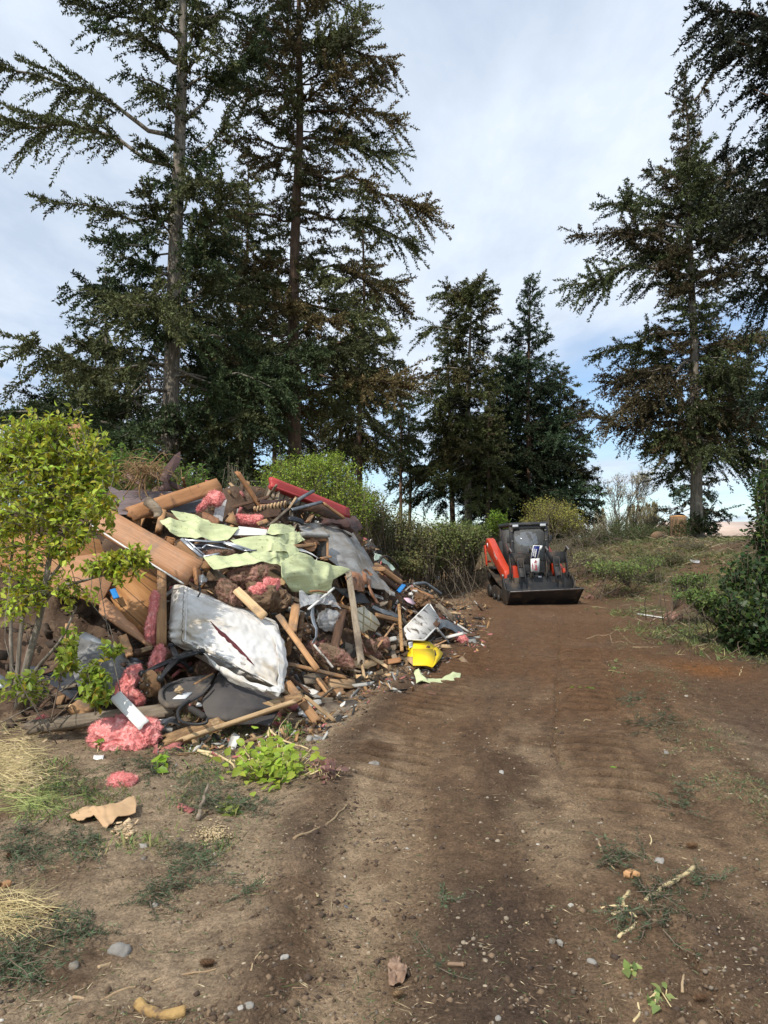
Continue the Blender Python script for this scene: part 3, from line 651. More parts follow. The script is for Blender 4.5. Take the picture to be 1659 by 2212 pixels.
tree_at('low broken-topped fir with drooping limbs beside the tallest pale trunk', 240, 575, 27, .16, x_top=228, lo=.30, n_br=46, prof=lambda t: .30 * (1 - t) ** .8, seed=12, hue=DK, alt=DK, res=1.15, gap=.2, pitch=(10, -14), bark='bark_grey', dead=14,
    extra=[lim(.38, -30, 890, 24, .8), lim(.42, 20, 850, 25, .6), lim(.45, 130, 770, 25, .5), lim(.30, 40, 960, 24, .4), lim(.50, 400, 700, 26, .4)])
tree_at('tall fir with reddish brown trunk and wide olive crown', 637, -260, 26, .27, x_top=652, lo=.24, n_br=112, prof=lambda t: .135 * (1 - t) ** .45 * (.8 + .35 * math.sin(t * 11 + 1)), seed=13, hue=OL, alt=(0.158, 0.122, 0.052), gap=.12, pitch=(22, -6), hang=.25, dead=34, bark='bark_brown',
    extra=[lim(.57, 925, 455, 25, 0.23), lim(.52, 900, 540, 25.5, 0.32), lim(.66, 860, 262, 25.5, 0.27), lim(.62, 850, 330, 25.5, 0.14), lim(.76, 850, 150, 25.5, 0.36), lim(.44, 880, 660, 26, 0.41), lim(.60, 480, 300, 25.5, 0.18), lim(.50, 440, 470, 25, 0.23), lim(.40, 450, 620, 25, 0.27), lim(.38, 830, 700, 25, 0.18), lim(.55, 800, 430, 24.5, 0.14), lim(.85, 790, 40, 26, 0.23)])
tree_at('slender fir with a bare brown trunk between the two tallest firs', 541, 330, 30, .15, x_top=536, lo=.30, n_br=74, prof=lambda t: .15 * (1 - t) ** .5, seed=14, hue=(0.091, 0.100, 0.036), alt=OL, res=1.1, gap=.12, dead=20)
tree_at('fir with thin grey trunk on the open side of the olive crowned fir', 777, 395, 36, .16, x_top=785, lo=.26, n_br=72, prof=lambda t: .16 * (1 - t) ** .6, seed=15, hue=(0.102, 0.100, 0.036), alt=OL, res=1.25, gap=.12, dead=12)
tree_at('thin young fir with bare grey pole trunk at the edge of the gap', 865, 780, 44, .11, lo=.42, n_br=40, prof=lambda t: .16 * (1 - t) ** .6, seed=16, hue=DK, alt=OL, res=1.5, dead=10)
tree_at('second thin fir in the gap, its pole trunk nearest the dense grove', 885, 830, 46, .11, lo=.40, n_br=40, prof=lambda t: .17 * (1 - t) ** .6, seed=17, hue=DK, alt=OL, res=1.5, dead=10)
tree_at('grove fir with ragged flat top and pale bare lower trunk', 1010, 618, 40, .22, x_top=1018, lo=.27, n_br=96, prof=lambda t: .20 * (1 - t) ** .22 * (.8 + .2 * math.sin(t * 8)), seed=18, hue=(0.091, 0.104, 0.036), alt=(0.131, 0.116, 0.045), res=1.25, gap=.06, pitch=(34, -12), bark='bark_grey', dead=10,
    extra=[lim(.93, 925, 640, 39, .1), lim(.97, 1052, 600, 40, .2), lim(.94, 1075, 625, 40, .1), lim(.8, 910, 720, 39, .5), lim(.68, 905, 820, 39, .3)])
tree_at('dark fir standing just behind the flat topped grove fir', 980, 690, 44, .17, x_top=965, lo=.22, n_br=80, prof=lambda t: .20 * (1 - t) ** .55, seed=19, hue=DK, alt=DK, res=1.4, gap=.06)
tree_at('short fir with thin leaning trunk inside the grove', 1050, 850, 38, .12, x_top=1058, lo=.30, n_br=56, prof=lambda t: .22 * (1 - t) ** .6, seed=20, hue=(0.091, 0.104, 0.036), alt=OL, res=1.3, gap=.1)
tree_at('spire topped blue green fir of the grove', 1135, 602, 42, .20, x_top=1146, lo=.06, n_br=120, prof=lambda t: .03 + .20 * (1 - t) ** .85, seed=21, hue=BL, alt=(.034, .05, .022), res=1.3, gap=.05, pitch=(38, -8), hang=.3)
tree_at('broad bushy fir at the outer edge of the grove', 1205, 800, 44, .2, x_top=1212, lo=.02, n_br=100, prof=lambda t: .04 + .26 * (1 - t) ** .6, seed=22, hue=(0.087, 0.100, 0.036), alt=(.05, .05, .022), res=1.4, gap=.05, hang=.3)
tree_at('dense fir filling the middle of the grove', 1095, 760, 46, .2, lo=.05, n_br=90, prof=lambda t: .03 + .24 * (1 - t) ** .5, seed=23, hue=(.03, .042, .016), alt=OL, res=1.5, gap=.05)
tree_at('lone large fir with forked top above the tree stump', 1505, 205, 30, .25, x_top=1482, lo=.20, n_br=120, prof=lambda t: .205 * (1 - t) ** .5 * (.8 + .25 * math.sin(t * 12)), gap=.04, seed=24, hue=(0.075, 0.091, 0.036), alt=(0.109, 0.088, 0.045), res=1.05, pitch=(34, -12), hang=.35, bark='bark_grey', dead=10,
    extra=[lim(.60, 1225, 615, 28.5, 0.36), lim(.66, 1248, 505, 29, 0.20), lim(.70, 1320, 440, 29, 0.12), lim(.45, 1285, 770, 28.5, 0.36), lim(.40, 1320, 905, 28, 0.40), lim(.97, 1560, 130, 30, 0.04), lim(.95, 1470, 160, 30, 0.04), lim(.26, 1385, 920, 29, 0.20), lim(.27, 1700, 860, 28.5, 0.32), lim(.30, 1690, 880, 29, 0.44), lim(.22, 1640, 990, 29, 0.12), lim(.55, 1640, 560, 29, 0.24), lim(.42, 1650, 720, 29, 0.20), lim(.30, 1600, 900, 28, 0.24)])
tree_at('dark fir with long hanging sprays reaching in beside the ivy bank', 1840, -420, 15, .30, lo=.30, n_br=44, prof=lambda t: .15 * (1 - t) ** .5, seed=25, hue=(.022, .034, .017), alt=(.026, .030, .016), gap=.2, res=.7, pitch=(5, -18), hang=.95, bark='bark_brown', azr=(2.6, 5.6),
    extra=[lim(.62, 1500, 8, 14.5, .6), lim(.58, 1545, 70, 14.2, .5), lim(.5, 1625, 190, 14, .4), lim(.45, 1600, 330, 14, .5), lim(.40, 1605, 480, 14.2, .4), lim(.55, 1600, 120, 14.3, .4), lim(.36, 1625, 590, 14, .4), lim(.42, 1630, 420, 13.8, .4), lim(.30, 1650, 850, 14, .3)])
tree_at('small far fir half hidden behind the lone fir trunk', 1498, 850, 44, .14, lo=.03, n_br=60, prof=lambda t: .05 + .20 * (1 - t) ** .8, seed=26, hue=BL, alt=(.05, .05, .024), res=1.5, gap=.15, hang=.2)
# the firs further back, each on its own
for i, (x, yt, d, txt) in enumerate([
    (455, 640, 40, 'far fir seen low between the pale trunk and the slender bare trunk'), (590, 560, 42, 'far dark fir showing between slender fir and olive crowned fir'),
    (735, 700, 46, 'small far fir above the bright green bush'),
    (300, 780, 40, 'far fir behind the drooping low fir'),
    (150, 880, 38, 'small far fir above the big leafy shrub'), (640, 840, 52, 'short far fir behind the reddish trunk foot')]):
    tree_at(txt, x, yt, d, .16, lo=(.38 if 430 < x < 900 else .12), n_br=46, prof=lambda t: .03 + .17 * (1 - t) ** .65, seed=40 + i, hue=(0.075, 0.091, 0.035), alt=(.05, .048, .022), res=1.55, gap=.08, group='firs at the back of the clearing')

# ---------------------------------------------------------------- broadleaf shrubs
def shrub(label, name, blobs, stems, L, Wd, hue, twigmat='twig', alt=None, pa=.0, amt=.4, seed=1, per=9, detail=False, cat='shrub', twig_len=.5, twig_r=.004, leafmat='leaf', base=None, bare=0, spread=1.0, flat=.25, group=None, droop=0., fill=0):
    """blobs: (x, y, distance, half width, half height in readings, depth m, twigs); leaves sit along twigs inside them"""
    r = np.random.default_rng(seed); wood, fol = Acc(), Acc()
    allp = []
    for st in stems:
        path = crm(np.array(st['p']), 14); rr = st['r'] * np.linspace(1, .35, 14); path = path + .02 * np.stack([fbm(path * 2.5 + kk * 9, 2, kk + seed) for kk in range(3)], 1); v, f = tube_mesh(path, rr, 7); wood.add(v, f); allp.append(path)
    sp = np.concatenate(allp) if allp else None
    for (x, y, d, hw, hh, dep, n) in blobs:
        c = P(x, y, d); k = d / FPX
        u = nrm(r.normal(0, 1, (n, 3))) * (r.uniform(0, 1, (n, 1)) ** .4); u = u * np.where(r.random((n, 1)) < .12, r.uniform(1.1, 1.45, (n, 1)), 1.0); e = c + u * (hw * k, dep, hh * k)
        g = np.array([float(q) for q in H(e[:, 0], e[:, 1])]); e[:, 2] = np.maximum(e[:, 2], g + .05)
        if sp is not None:
            j = np.argmin(((e[:, None] - sp[None]) ** 2).sum(2) + r.uniform(0, .15, (n, len(sp))), axis=1); s0 = sp[j]
        else:
            nb = max(2, n // 45); bs = c + r.normal(0, .45, (nb, 3)) * (hw * k, dep, 0); gb = H(bs[:, 0], bs[:, 1]); bs[:, 2] = np.maximum(gb, min(c[2] - hh * k * .6, gb.mean() + .3)) ; s0 = bs[np.argmin(((e[:, None, :2] - bs[None, :, :2]) ** 2).sum(2), 1)]
        dirn = e - s0; ln = np.linalg.norm(dirn, axis=1, keepdims=True); lim_ = np.minimum(1, twig_len * r.uniform(.6, 1.6, (n, 1)) / np.maximum(ln, 1e-3)) if sp is None else np.minimum(1, 1.1 / np.maximum(ln, 1e-3))
        s = e - dirn * lim_
        mid = (s + e) / 2 + r.normal(0, .06, (n, 3)) * spread + np.array([0, 0, .05]); tt = np.linspace(0, 1, 6)
        for a, b_, m in zip(s, e, mid):
            path = a * ((1 - tt) ** 2)[:, None] + 2 * m * (tt * (1 - tt))[:, None] + b_ * (tt ** 2)[:, None]
            v, f = tube_mesh(path, np.linspace(twig_r, twig_r * .4, 6), 4); wood.add(v, f)
        if per:
            tq = np.tile(np.linspace(.35, 1.0, per), n) + r.normal(0, .03, n * per); ii = np.repeat(np.arange(n), per)
            q = s[ii] * ((1 - tq) ** 2)[:, None] + 2 * mid[ii] * (tq * (1 - tq))[:, None] + e[ii] * (tq ** 2)[:, None]
            td = nrm(e[ii] - mid[ii]); a = nrm(r.normal(0, 1, q.shape)); a = nrm(a - td * (a * td).sum(1, keepdims=True)); dd = nrm(td * .55 + a + np.array([0, 0, .1 - droop]))
            upv = nrm(r.normal(0, flat + .25, q.shape) + np.array([0, -.25, 1.0]))
            col = jit(len(q), hue, amt, r, alt, pa); sz = r.uniform(.65, 1.2, len(q))
            v, f, c_ = leaves_mesh(q, dd, upv, L * sz, Wd * sz, col, detail); fol.add(v, f, c_)
        if fill:
            m = int(n * fill); nc = max(6, m // 40); cc0 = nrm(r.normal(0, 1, (nc, 3))) * r.uniform(.45, 1.0, (nc, 1)); q = cc0[r.integers(0, nc, m)] + r.normal(0, .17, (m, 3)); q = c + q * (hw * k, dep, hh * k)
            q[:, 2] = np.maximum(q[:, 2], H(q[:, 0], q[:, 1]) + .03); v, f, c_ = leaves_mesh(q, r.normal(0, 1, (m, 3)) + (0, 0, .2), nrm(r.normal(0, .5, (m, 3)) + np.array([0, -.3, 1.])), L * r.uniform(.6, 1.2, m), Wd * r.uniform(.6, 1.2, m), jit(m, hue, amt, r, alt, pa), detail); fol.add(v, f, c_)
    for i in range(bare):
        b0 = blobs[r.integers(len(blobs))]; c = P(*b0[:3]); k = b0[2] / FPX
        e = c + r.normal(0, .55, 3) * (b0[3] * k, b0[5], b0[4] * k); g = H1(e[0], e[1]); s = np.array([e[0] + r.normal(0, .5), e[1] + r.normal(0, .4), g + .05]); m = (s + e) / 2 + r.normal(0, .25, 3); e[2] = max(e[2], g + .1)
        m[2] = max(m[2], g + .2); path = crm(np.array([s, m, e]), 8); v, f = tube_mesh(path, np.linspace(twig_r * 1.5, twig_r * .6, 8), 4); wood.add(v, f)
    c0 = P(*blobs[0][:3]); b = base if base is not None else np.array([c0[0], c0[1], H1(c0[0], c0[1])])
    root = empty(name, b, label, cat, group)
    v, f, _ = wood.get(); mk('stems', v, f, twigmat, parent=root, smooth=True)
    if fol.n: v, f, c = fol.get(); mk('foliage', v, f, leafmat, parent=root, col=c)
    return root
def st_(r, *pts): return {'r': r, 'p': [P(*p) for p in pts]}
YG = (.42, .48, .06)
shrub('big yellow green leafy shrub with several bare grey stems beside the heap', 'leafy_shrub',
    [(50, 985, 5.9, 100, 80, .4, 140), (150, 985, 6.0, 90, 85, .4, 130), (80, 1070, 5.8, 135, 75, .45, 130), (205, 965, 6.0, 40, 40, .25, 20), (230, 1010, 5.9, 26, 40, .2, 16), (195, 1045, 5.9, 60, 70, .3, 85), (30, 1100, 5.6, 70, 60, .35, 70), (160, 1130, 5.7, 85, 45, .3, 60), (115, 1180, 5.6, 75, 45, .3, 45), (250, 1225, 5.5, 74, 36, .25, 75), (295, 1205, 5.5, 36, 26, .15, 26), (60, 1250, 5.7, 70, 40, .3, 30), (30, 1315, 5.6, 50, 30, .2, 30), (75, 920, 6.0, 70, 40, .3, 50), (155, 905, 6.0, 45, 34, .25, 26), (-10, 1000, 6.0, 60, 90, .3, 80), (215, 1100, 5.6, 40, 45, .25, 36), (-20, 1180, 5.7, 50, 60, .3, 40), (150, 1290, 5.6, 60, 30, .2, 18)],
    [st_(.034, (40, 1530, 5.85), (62, 1420, 5.8), (92, 1300, 5.8), (110, 1190, 5.8), (120, 1080, 5.85), (100, 980, 5.9)), st_(.022, (30, 1505, 5.9), (44, 1380, 5.9), (55, 1250, 5.95), (60, 1120, 6.0), (60, 1000, 6.0)), st_(.018, (20, 1500, 6.0), (24, 1370, 6.0), (22, 1250, 6.0), (25, 1120, 6.0), (20, 1000, 6.0)), st_(.016, (92, 1300, 5.8), (135, 1265, 5.7), (190, 1250, 5.6), (250, 1235, 5.55), (300, 1215, 5.5)), st_(.016, (112, 1200, 5.8), (150, 1130, 5.8), (175, 1060, 5.85), (190, 1000, 5.95)), st_(.014, (100, 1260, 5.8), (160, 1180, 5.75), (205, 1110, 5.7), (225, 1080, 5.7)), st_(.02, (45, 1520, 5.8), (85, 1440, 5.75), (130, 1380, 5.7), (165, 1310, 5.7))],
    .058, .027, YG, 'bark_grey', alt=(.42, .34, .02), pa=.07, seed=3, per=9, detail=True, twig_r=.0035, flat=.55, amt=.6, bare=4)
shrub('low trailing leafy shoots over grey tarp next to the white board', 'leafy_shoot',
    [(150, 1390, 5.7, 30, 40, .15, 14), (165, 1440, 5.6, 60, 25, .15, 22), (200, 1480, 5.5, 30, 40, .12, 26), (215, 1500, 5.45, 25, 30, .1, 18), (20, 1480, 5.6, 40, 25, .2, 22), (245, 1400, 5.6, 25, 15, .1, 8)],
    [st_(.007, (110, 1560, 5.6), (135, 1450, 5.6), (165, 1400, 5.65)), st_(.006, (110, 1560, 5.6), (165, 1500, 5.5), (205, 1430, 5.55), (250, 1420, 5.6)), st_(.006, (205, 1545, 5.4), (205, 1490, 5.5), (180, 1440, 5.6))], .07, .034, (.28, .36, .05), 'twig', alt=(.4, .32, .03), pa=.08, seed=4, per=7, detail=True, twig_r=.0025)
shrub('dark green leafy bush at the back of the heap under the pale trunk', 'bush', [(285, 1005, 12.2, 75, 48, .6, 210), (235, 1000, 12, 40, 35, .5, 70), (390, 1020, 12.6, 60, 25, .5, 90), (240, 1035, 11.8, 60, 25, .5, 70)], [], .10, .04, (.15, .25, .045), seed=5, per=9, twig_len=.7, droop=.3)
shrub('bright lime green bush behind the red edged panel', 'bush', [(690, 1050, 16.5, 100, 62, 1.2, 620), (620, 1035, 17, 62, 55, 1.0, 260), (755, 1080, 16.3, 62, 62, 1.0, 300), (700, 1000, 16.8, 62, 24, .7, 170), (600, 1080, 16, 50, 40, .8, 140)], [], .062, .036, (.23, .31, .042), seed=6, per=10, twig_len=1.0, fill=8, bare=30, leafmat='leaf_dull', amt=.5)
shrub('olive twiggy brush between the heap and the parked loader', 'brush', [(835, 1150, 18.5, 60, 58, 1.0, 420), (890, 1165, 19, 60, 48, 1.0, 420), (800, 1115, 17.5, 34, 55, .8, 200), (860, 1215, 17.8, 60, 26, .7, 200)], [], .075, .045, (.155, .155, .058), seed=7, per=7, twig_len=.8, fill=8, bare=130, leafmat='leaf_dull', twigmat='twig_grey', twig_r=.006, amt=.5)
shrub('leafier green brush over the grey rock next to the loader', 'brush', [(960, 1165, 20.5, 60, 42, 1.0, 430), (1010, 1160, 21.5, 45, 30, .9, 260), (930, 1205, 19.8, 46, 24, .7, 150)], [], .08, .05, (.17, .20, .062), seed=71, per=7, twig_len=.8, fill=9, bare=90, leafmat='leaf_dull', twigmat='twig_grey', twig_r=.006, amt=.5)
shrub('tall thin twiggy sapling on the heap edge beside the lime bush', 'bush', [(515, 1060, 13, 35, 45, .5, 60), (545, 1090, 13, 30, 25, .4, 40), (505, 1010, 13, 20, 30, .3, 18)], [], .05, .024, (.15, .18, .06), seed=8, per=5, twig_len=1.2, bare=40, twigmat='twig_grey', twig_r=.005)
shrub('round ivy green bush peeping over the loader cab', 'bush', [(1075, 1125, 26, 28, 27, .6, 190)], [], .08, .055, (.15, .25, .025), seed=9, per=10, twig_len=.5, leafmat='leaf_dull')
shrub('yellowish budding bush behind the loader cab', 'bush', [(1190, 1105, 27, 55, 32, .9, 260), (1225, 1125, 27, 45, 28, .9, 170), (1160, 1130, 27, 40, 20, .7, 100)], [], .06, .034, (.36, .34, .08), seed=10, per=7, twig_len=.6, fill=8, bare=40, leafmat='leaf_dull', twigmat='twig_grey', twig_r=.007)
shrub('brown leafless bramble thicket beside the loader', 'bramble', [(1250, 1165, 24.5, 60, 30, .9, 60), (1210, 1190, 23, 40, 28, .7, 40), (1290, 1150, 25, 40, 24, .8, 40)], [], .05, .03, (.14, .15, .05), seed=11, per=7, twig_len=1.0, bare=200, twigmat='twig_grey', twig_r=.006, leafmat='leaf_dull')
shrub('dark green broom bush on the bank before the bare tree', 'bush', [(1345, 1155, 25.5, 62, 34, .9, 420), (1290, 1165, 25, 40, 26, .8, 150), (1400, 1150, 26.5, 32, 22, .7, 120)], [], .07, .02, (.085, .12, .04), seed=12, per=8, twig_len=.6, fill=8, bare=60, leafmat='leaf_dull')
shrub('pale budding scrub in front of the poplars', 'bush', [(1345, 1118, 34, 55, 22, 1, 150), (1410, 1120, 34, 30, 20, .8, 70)], [], .07, .045, (.33, .31, .16), seed=13, per=5, twig_len=1.2, bare=60, leafmat='leaf_dull', twigmat='twig_grey', twig_r=.009)
shrub('dark ivy covered bank rising at the edge of the clearing', 'ivy_bush', [(1640, 1258, 10.8, 76, 62, .7, 560), (1610, 1335, 10.0, 62, 66, .6, 360), (1672, 1140, 11.2, 36, 62, .6, 200), (1660, 1370, 9.8, 70, 60, .6, 240), (1652, 1045, 11.6, 26, 36, .4, 60), (1662, 1000, 11.8, 22, 40, .3, 36)], [], .085, .07, (.050, .085, .028), seed=14, per=9, twig_len=.6, bare=30, amt=.5, alt=(.13, .18, .04), pa=.14)
shrub('ivy wrapped round the foot of the lone fir', 'ivy', [(1503, 1128, 29.3, 22, 26, .35, 110), (1532, 1140, 29, 22, 16, .4, 60), (1478, 1150, 28.5, 24, 12, .3, 40)], [], .09, .07, (.034, .055, .018), seed=15, per=8, twig_len=.4, cat='ivy')
for i, (lab, bl_, hue, per, bare) in enumerate([
    ('low heap of cut greenery on the slope past the loader bucket', [(1330, 1225, 18.5, 70, 16, .8, 120), (1400, 1215, 19.5, 40, 14, .7, 60)], (.13, .17, .05), 7, 50),
    ('mound of wilted brush below the stump', [(1440, 1205, 21, 60, 16, .8, 110), (1500, 1195, 22, 40, 12, .6, 60)], (.12, .12, .05), 6, 60),
    ('straggly green weeds along the ivy bank foot', [(1520, 1290, 11, 50, 18, .5, 110), (1490, 1250, 13, 40, 14, .5, 70)], (.10, .14, .04), 7, 30),
    ('pale cut stems heaped beside the bramble thicket', [(1280, 1205, 21, 50, 14, .7, 70)], (.20, .20, .09), 6, 60),
    ('dark green scrub row on the bank crest between stump and bin', [(1425, 1150, 28, 34, 14, .6, 90)], (.07, .10, .03), 8, 20),
    ('green undergrowth beneath the grove firs', [(1060, 1150, 27, 60, 22, .8, 150), (1000, 1140, 27, 40, 18, .7, 90)], (.10, .14, .04), 9, 40)]):
    shrub(lab, 'scrub', bl_, [], .07, .036, tuple(1.3 * h for h in hue), seed=60 + i, per=per, fill=8, twig_len=.5, bare=bare, leafmat='leaf_dull', twigmat='twig_grey', twig_r=.005, amt=.5)
# leafless tree with pale buds
def bare_tree():
    r = np.random.default_rng(5); wood, bud = Acc(), Acc(); d0 = 48
    def grow(p, dr, L, rad, lev):
        n = 5; pts = [p]
        for i in range(n): dr = nrm(dr + r.normal(0, .11, 3) + np.array([0, 0, .05])); pts.append(pts[-1] + dr * L / n)
        v, f = tube_mesh(np.array(pts), np.linspace(rad, rad * .6, n + 1), 5); wood.add(v, f)
        if lev == 0:
            q = np.array(pts)[np.array([2, 3, 4, 5, 5])] + r.normal(0, .05, (5, 3)); dd = r.normal(0, 1, (5, 3)) + np.array([0, 0, .6]); vv, ff, cc = leaves_mesh(q, dd, r.normal(0, 1, (5, 3)), .10, .055, jit(5, (.46, .42, .30), .25, r)); bud.add(vv, ff, cc); return
        for _ in range(r.integers(3, 5) if lev > 1 else 4): grow(pts[r.integers(3, 6)], nrm(dr + r.normal(0, .5, 3)), L * r.uniform(.55, .8), rad * .6, lev - 1)
    roots = []
    for x, lean in ((1338, .0), (1350, .25), (1318, -.45), (1362, .75)):
        b = P(x, 1150, d0); b[2] = H1(b[0], b[1]); roots.append(b); grow(b, nrm(np.array([lean, 0, 1.])), 2.0, .06, 4)
    root = empty('bare_tree', roots[0], 'leafless pale budding tree against the sky beyond the bank', 'tree')
    v, f, _ = wood.get(); mk('branches', v, f, 'twig_grey', parent=root, smooth=True); v, f, c = bud.get(); mk('buds', v, f, 'leaf_dull', parent=root, col=c)
bare_tree()
# far poplars
def poplar(x, y, d, label):
    r = np.random.default_rng(int(x)); b = P(x, HOR, d); b[2] = H1(b[0], b[1]) - .2; t = P(x, y, d); Ht = t[2] - b[2]; n = 700
    root = empty('poplar_tree', b, label, 'tree', 'far row of poplars')
    v, f = tube_mesh(np.array([b, (b + t) / 2, t]), np.array([.14, .09, .02]), 6); mk('trunk', v, f, 'bark_grey', parent=root)
    k = r.uniform(.05, 1, n); a = r.uniform(0, 6.28, n); rad = .55 * np.sin(np.pi * k ** .8) ** .7 * np.sqrt(r.random(n)) + .02
    q = b + np.stack([np.cos(a) * rad, np.sin(a) * rad, k * Ht], 1); vv, ff, cc = diamonds(q, np.stack([np.cos(a) * .25, np.sin(a) * .25, np.ones(n)], 1), .75, .07, jit(n, (.30, .25, .13), .3, r), r); mk('crown', vv, ff, 'needle', parent=root, col=cc)
for i, (x, y) in enumerate([(1290, 1100), (1303, 1103), (1360, 1098), (1369, 1094), (1380, 1096), (1389, 1099), (1397, 1092), (1403, 1094), (1413, 1089), (1418, 1092)]):
    poplar(x, y, 118, ['leafless tan poplar at the very start of the far row', 'leafless tan poplar second in the far row', 'narrow poplar just past the bare tree', 'slim tan poplar following the narrow one past the bare tree', 'short poplar in the middle of the far row', 'thin pale poplar after the short one', 'tall tan poplar two from the row end pair', 'tan poplar leaning close to the tall tan one', 'tallest poplar near the stump end of the row', 'last poplar of the row nearest the stump'][i])

# ---------------------------------------------------------------- far building, stump, log, tank, rock
def building():
    d = 62; a, b = P(1500, 1167, d), P(1700, 1167, d); x0, x1 = a[0], b[0]; y0 = a[1]; zt = P(1560, 1123, d)[2]; zm = P(1560, 1157, d)[2]; z0 = H1(x0, y0) - .3
    root = empty('warehouse', ((x0 + x1) / 2, y0, z0), 'long low far building with pinkish tan roof and white wall', 'building')
    v, f = prism([(y0 - .3, zm), (y0 + 6, zt), (y0 + 12, zm), (y0 + 11.6, zm - .12), (y0 + 6, zt - .14), (y0 + .1, zm - .12)], x0 - .4, x1 + .4); mk('roof', v, [list(q) for q in f], 'roof_tan', parent=root)
    v, f = box_arr((x0, y0 + .25, z0), (x1, y0 + 11.5, zm - .1)); mk('wall', v, f, 'white', parent=root)
    for k in range(3):
        v, f = box_arr((x1 - 6 + k * 1.6, y0 + .19, zm - .75), (x1 - 5.1 + k * 1.6, y0 + .26, zm - .25)); mk('window', v, f, 'dark_metal', parent=root)
M_('roof_tan', (.62, .48, .40), (.55, .42, .34), 1.2, rough=.7, bump=.05); building()
M_('stump_bark', (.26, .16, .09), (.12, .08, .05), 6, (.30, .20, .10), 5, .6, rough=1, bump=1, bscale=12, st=(3, 3, .7)); M_('cut', (.66, .38, .17), (.52, .28, .12), 7, rough=.9, bump=.3)
def stump():
    b = P(1466, 1170, 27.5); b[2] = H1(b[0], b[1]); top = P(1466, 1117, 27.5)[2]; r0 = .31
    root = empty('tree_stump', b, 'tall freshly sawn tree stump with orange top and clinging ivy', 'stump')
    ts = np.linspace(0, 1, 9); ax = np.stack([b[0] + 0 * ts, b[1] + 0 * ts, b[2] - .15 + (top - b[2] + .15) * ts], 1); v, f = tube_mesh(ax, r0 * (1.25 - .25 * np.minimum(ts * 2.2, 1)), 18); v[:, :2] += (.04 * fbm(v * (4, 4, 1), 3, 3))[:, None] * nrm(v - b)[:, :2]; mk('bark', v, f, 'stump_bark', parent=root, smooth=True)
    v, f = lathe([(r0 * .98, 0), (r0 * .96, .045), (r0 * .5, .055)], 18); v = v + (b[0], b[1], top); v[:, 2] += .02 * fbm(v * 5, 2, 4); mk('cut_face', v, f, 'cut', parent=root)
    r = np.random.default_rng(3); n = 420; a = r.uniform(-2.6, .2, n); q = np.stack([b[0] + (r0 + .04) * np.cos(a), b[1] + (r0 + .04) * np.sin(a), b[2] + (top - b[2] - .1) * r.random(n) ** 1.3], 1)
    vv, ff, cc = leaves_mesh(q, np.stack([np.cos(a), np.sin(a), r.normal(-.4, .4, n)], 1), np.array([0, -.3, 1.]) + r.normal(0, .2, (n, 3)), .07, .06, jit(n, (.06, .085, .028), .4, r)); mk('ivy', vv, ff, 'leaf_dull', parent=root, col=cc)
stump()
p0, p1 = G(1412, 1166, .12), G(1446, 1163, .12); v, f = tube_mesh(crm(np.array([p0, (p0 + p1) / 2, p1]), 8), np.array([.10, .17, .2, .21, .21, .2, .17, .12]), 12); v += .03 * fbm(v * 6, 3, 2)[:, None]; mk('log', v, f, 'stump_bark', 'short thick bark covered log lying at the stump foot', 'log', smooth=True)
def tank():
    b = P(1466, 1166, 30); b[2] = H1(b[0], b[1]); zt = P(1466, 1110, 30)[2]; r = .24; a = np.linspace(0, math.pi, 15)
    out = [(b[0] - r, b[2]), (b[0] + r, b[2])] + [(b[0] + r * math.cos(t), zt - r + r * math.sin(t)) for t in a]
    v, f = prism(out, b[1] - .3, b[1] + .3, 1); mk('round_topped_bin', v, f, 'dark_metal', 'dark round topped bin standing close behind the stump', 'bin')
tank()
c = G(946, 1236, .18); v, f = blob_mesh(c, np.array([1., 0, 0]), np.array([0, 1., 0]), np.array([0, 0, 1.]), .30, .25, .26, .05, 4, 5, 4, .6); mk('rock', v, f, 'stone', 'large angular grey rock under the olive brush', 'rock')

print('CNT', sum(c for _,c in CNT), [(l[:20],c) for l,c in CNT])
M_('weathered', (.38, .31, .22), (.26, .20, .13), 3, (.18, .13, .08), 4, .6, rough=.85, bump=.4, bscale=9, st=(2, 12, 12), lines=(1, .14, .012, (.09, .065, .04)))
M_('panel_groove', (.43, .22, .085), (.30, .135, .045), 2.4, (.13, .055, .02), 2.5, .66, st=(1, 16, 16), rough=.5, bump=.3, bscale=8, lines=(1, .17, .004, (.05, .022, .01)))
M_('wood_spot', (.46, .27, .12), (.34, .19, .08), 3, (.05, .035, .025), 22, .58, .05, st=(2, 6, 6), rough=.8, bump=.4)
M_('pink_plate', (.75, .55, .60), (.66, .44, .5), 6, rough=.4, bump=.05)
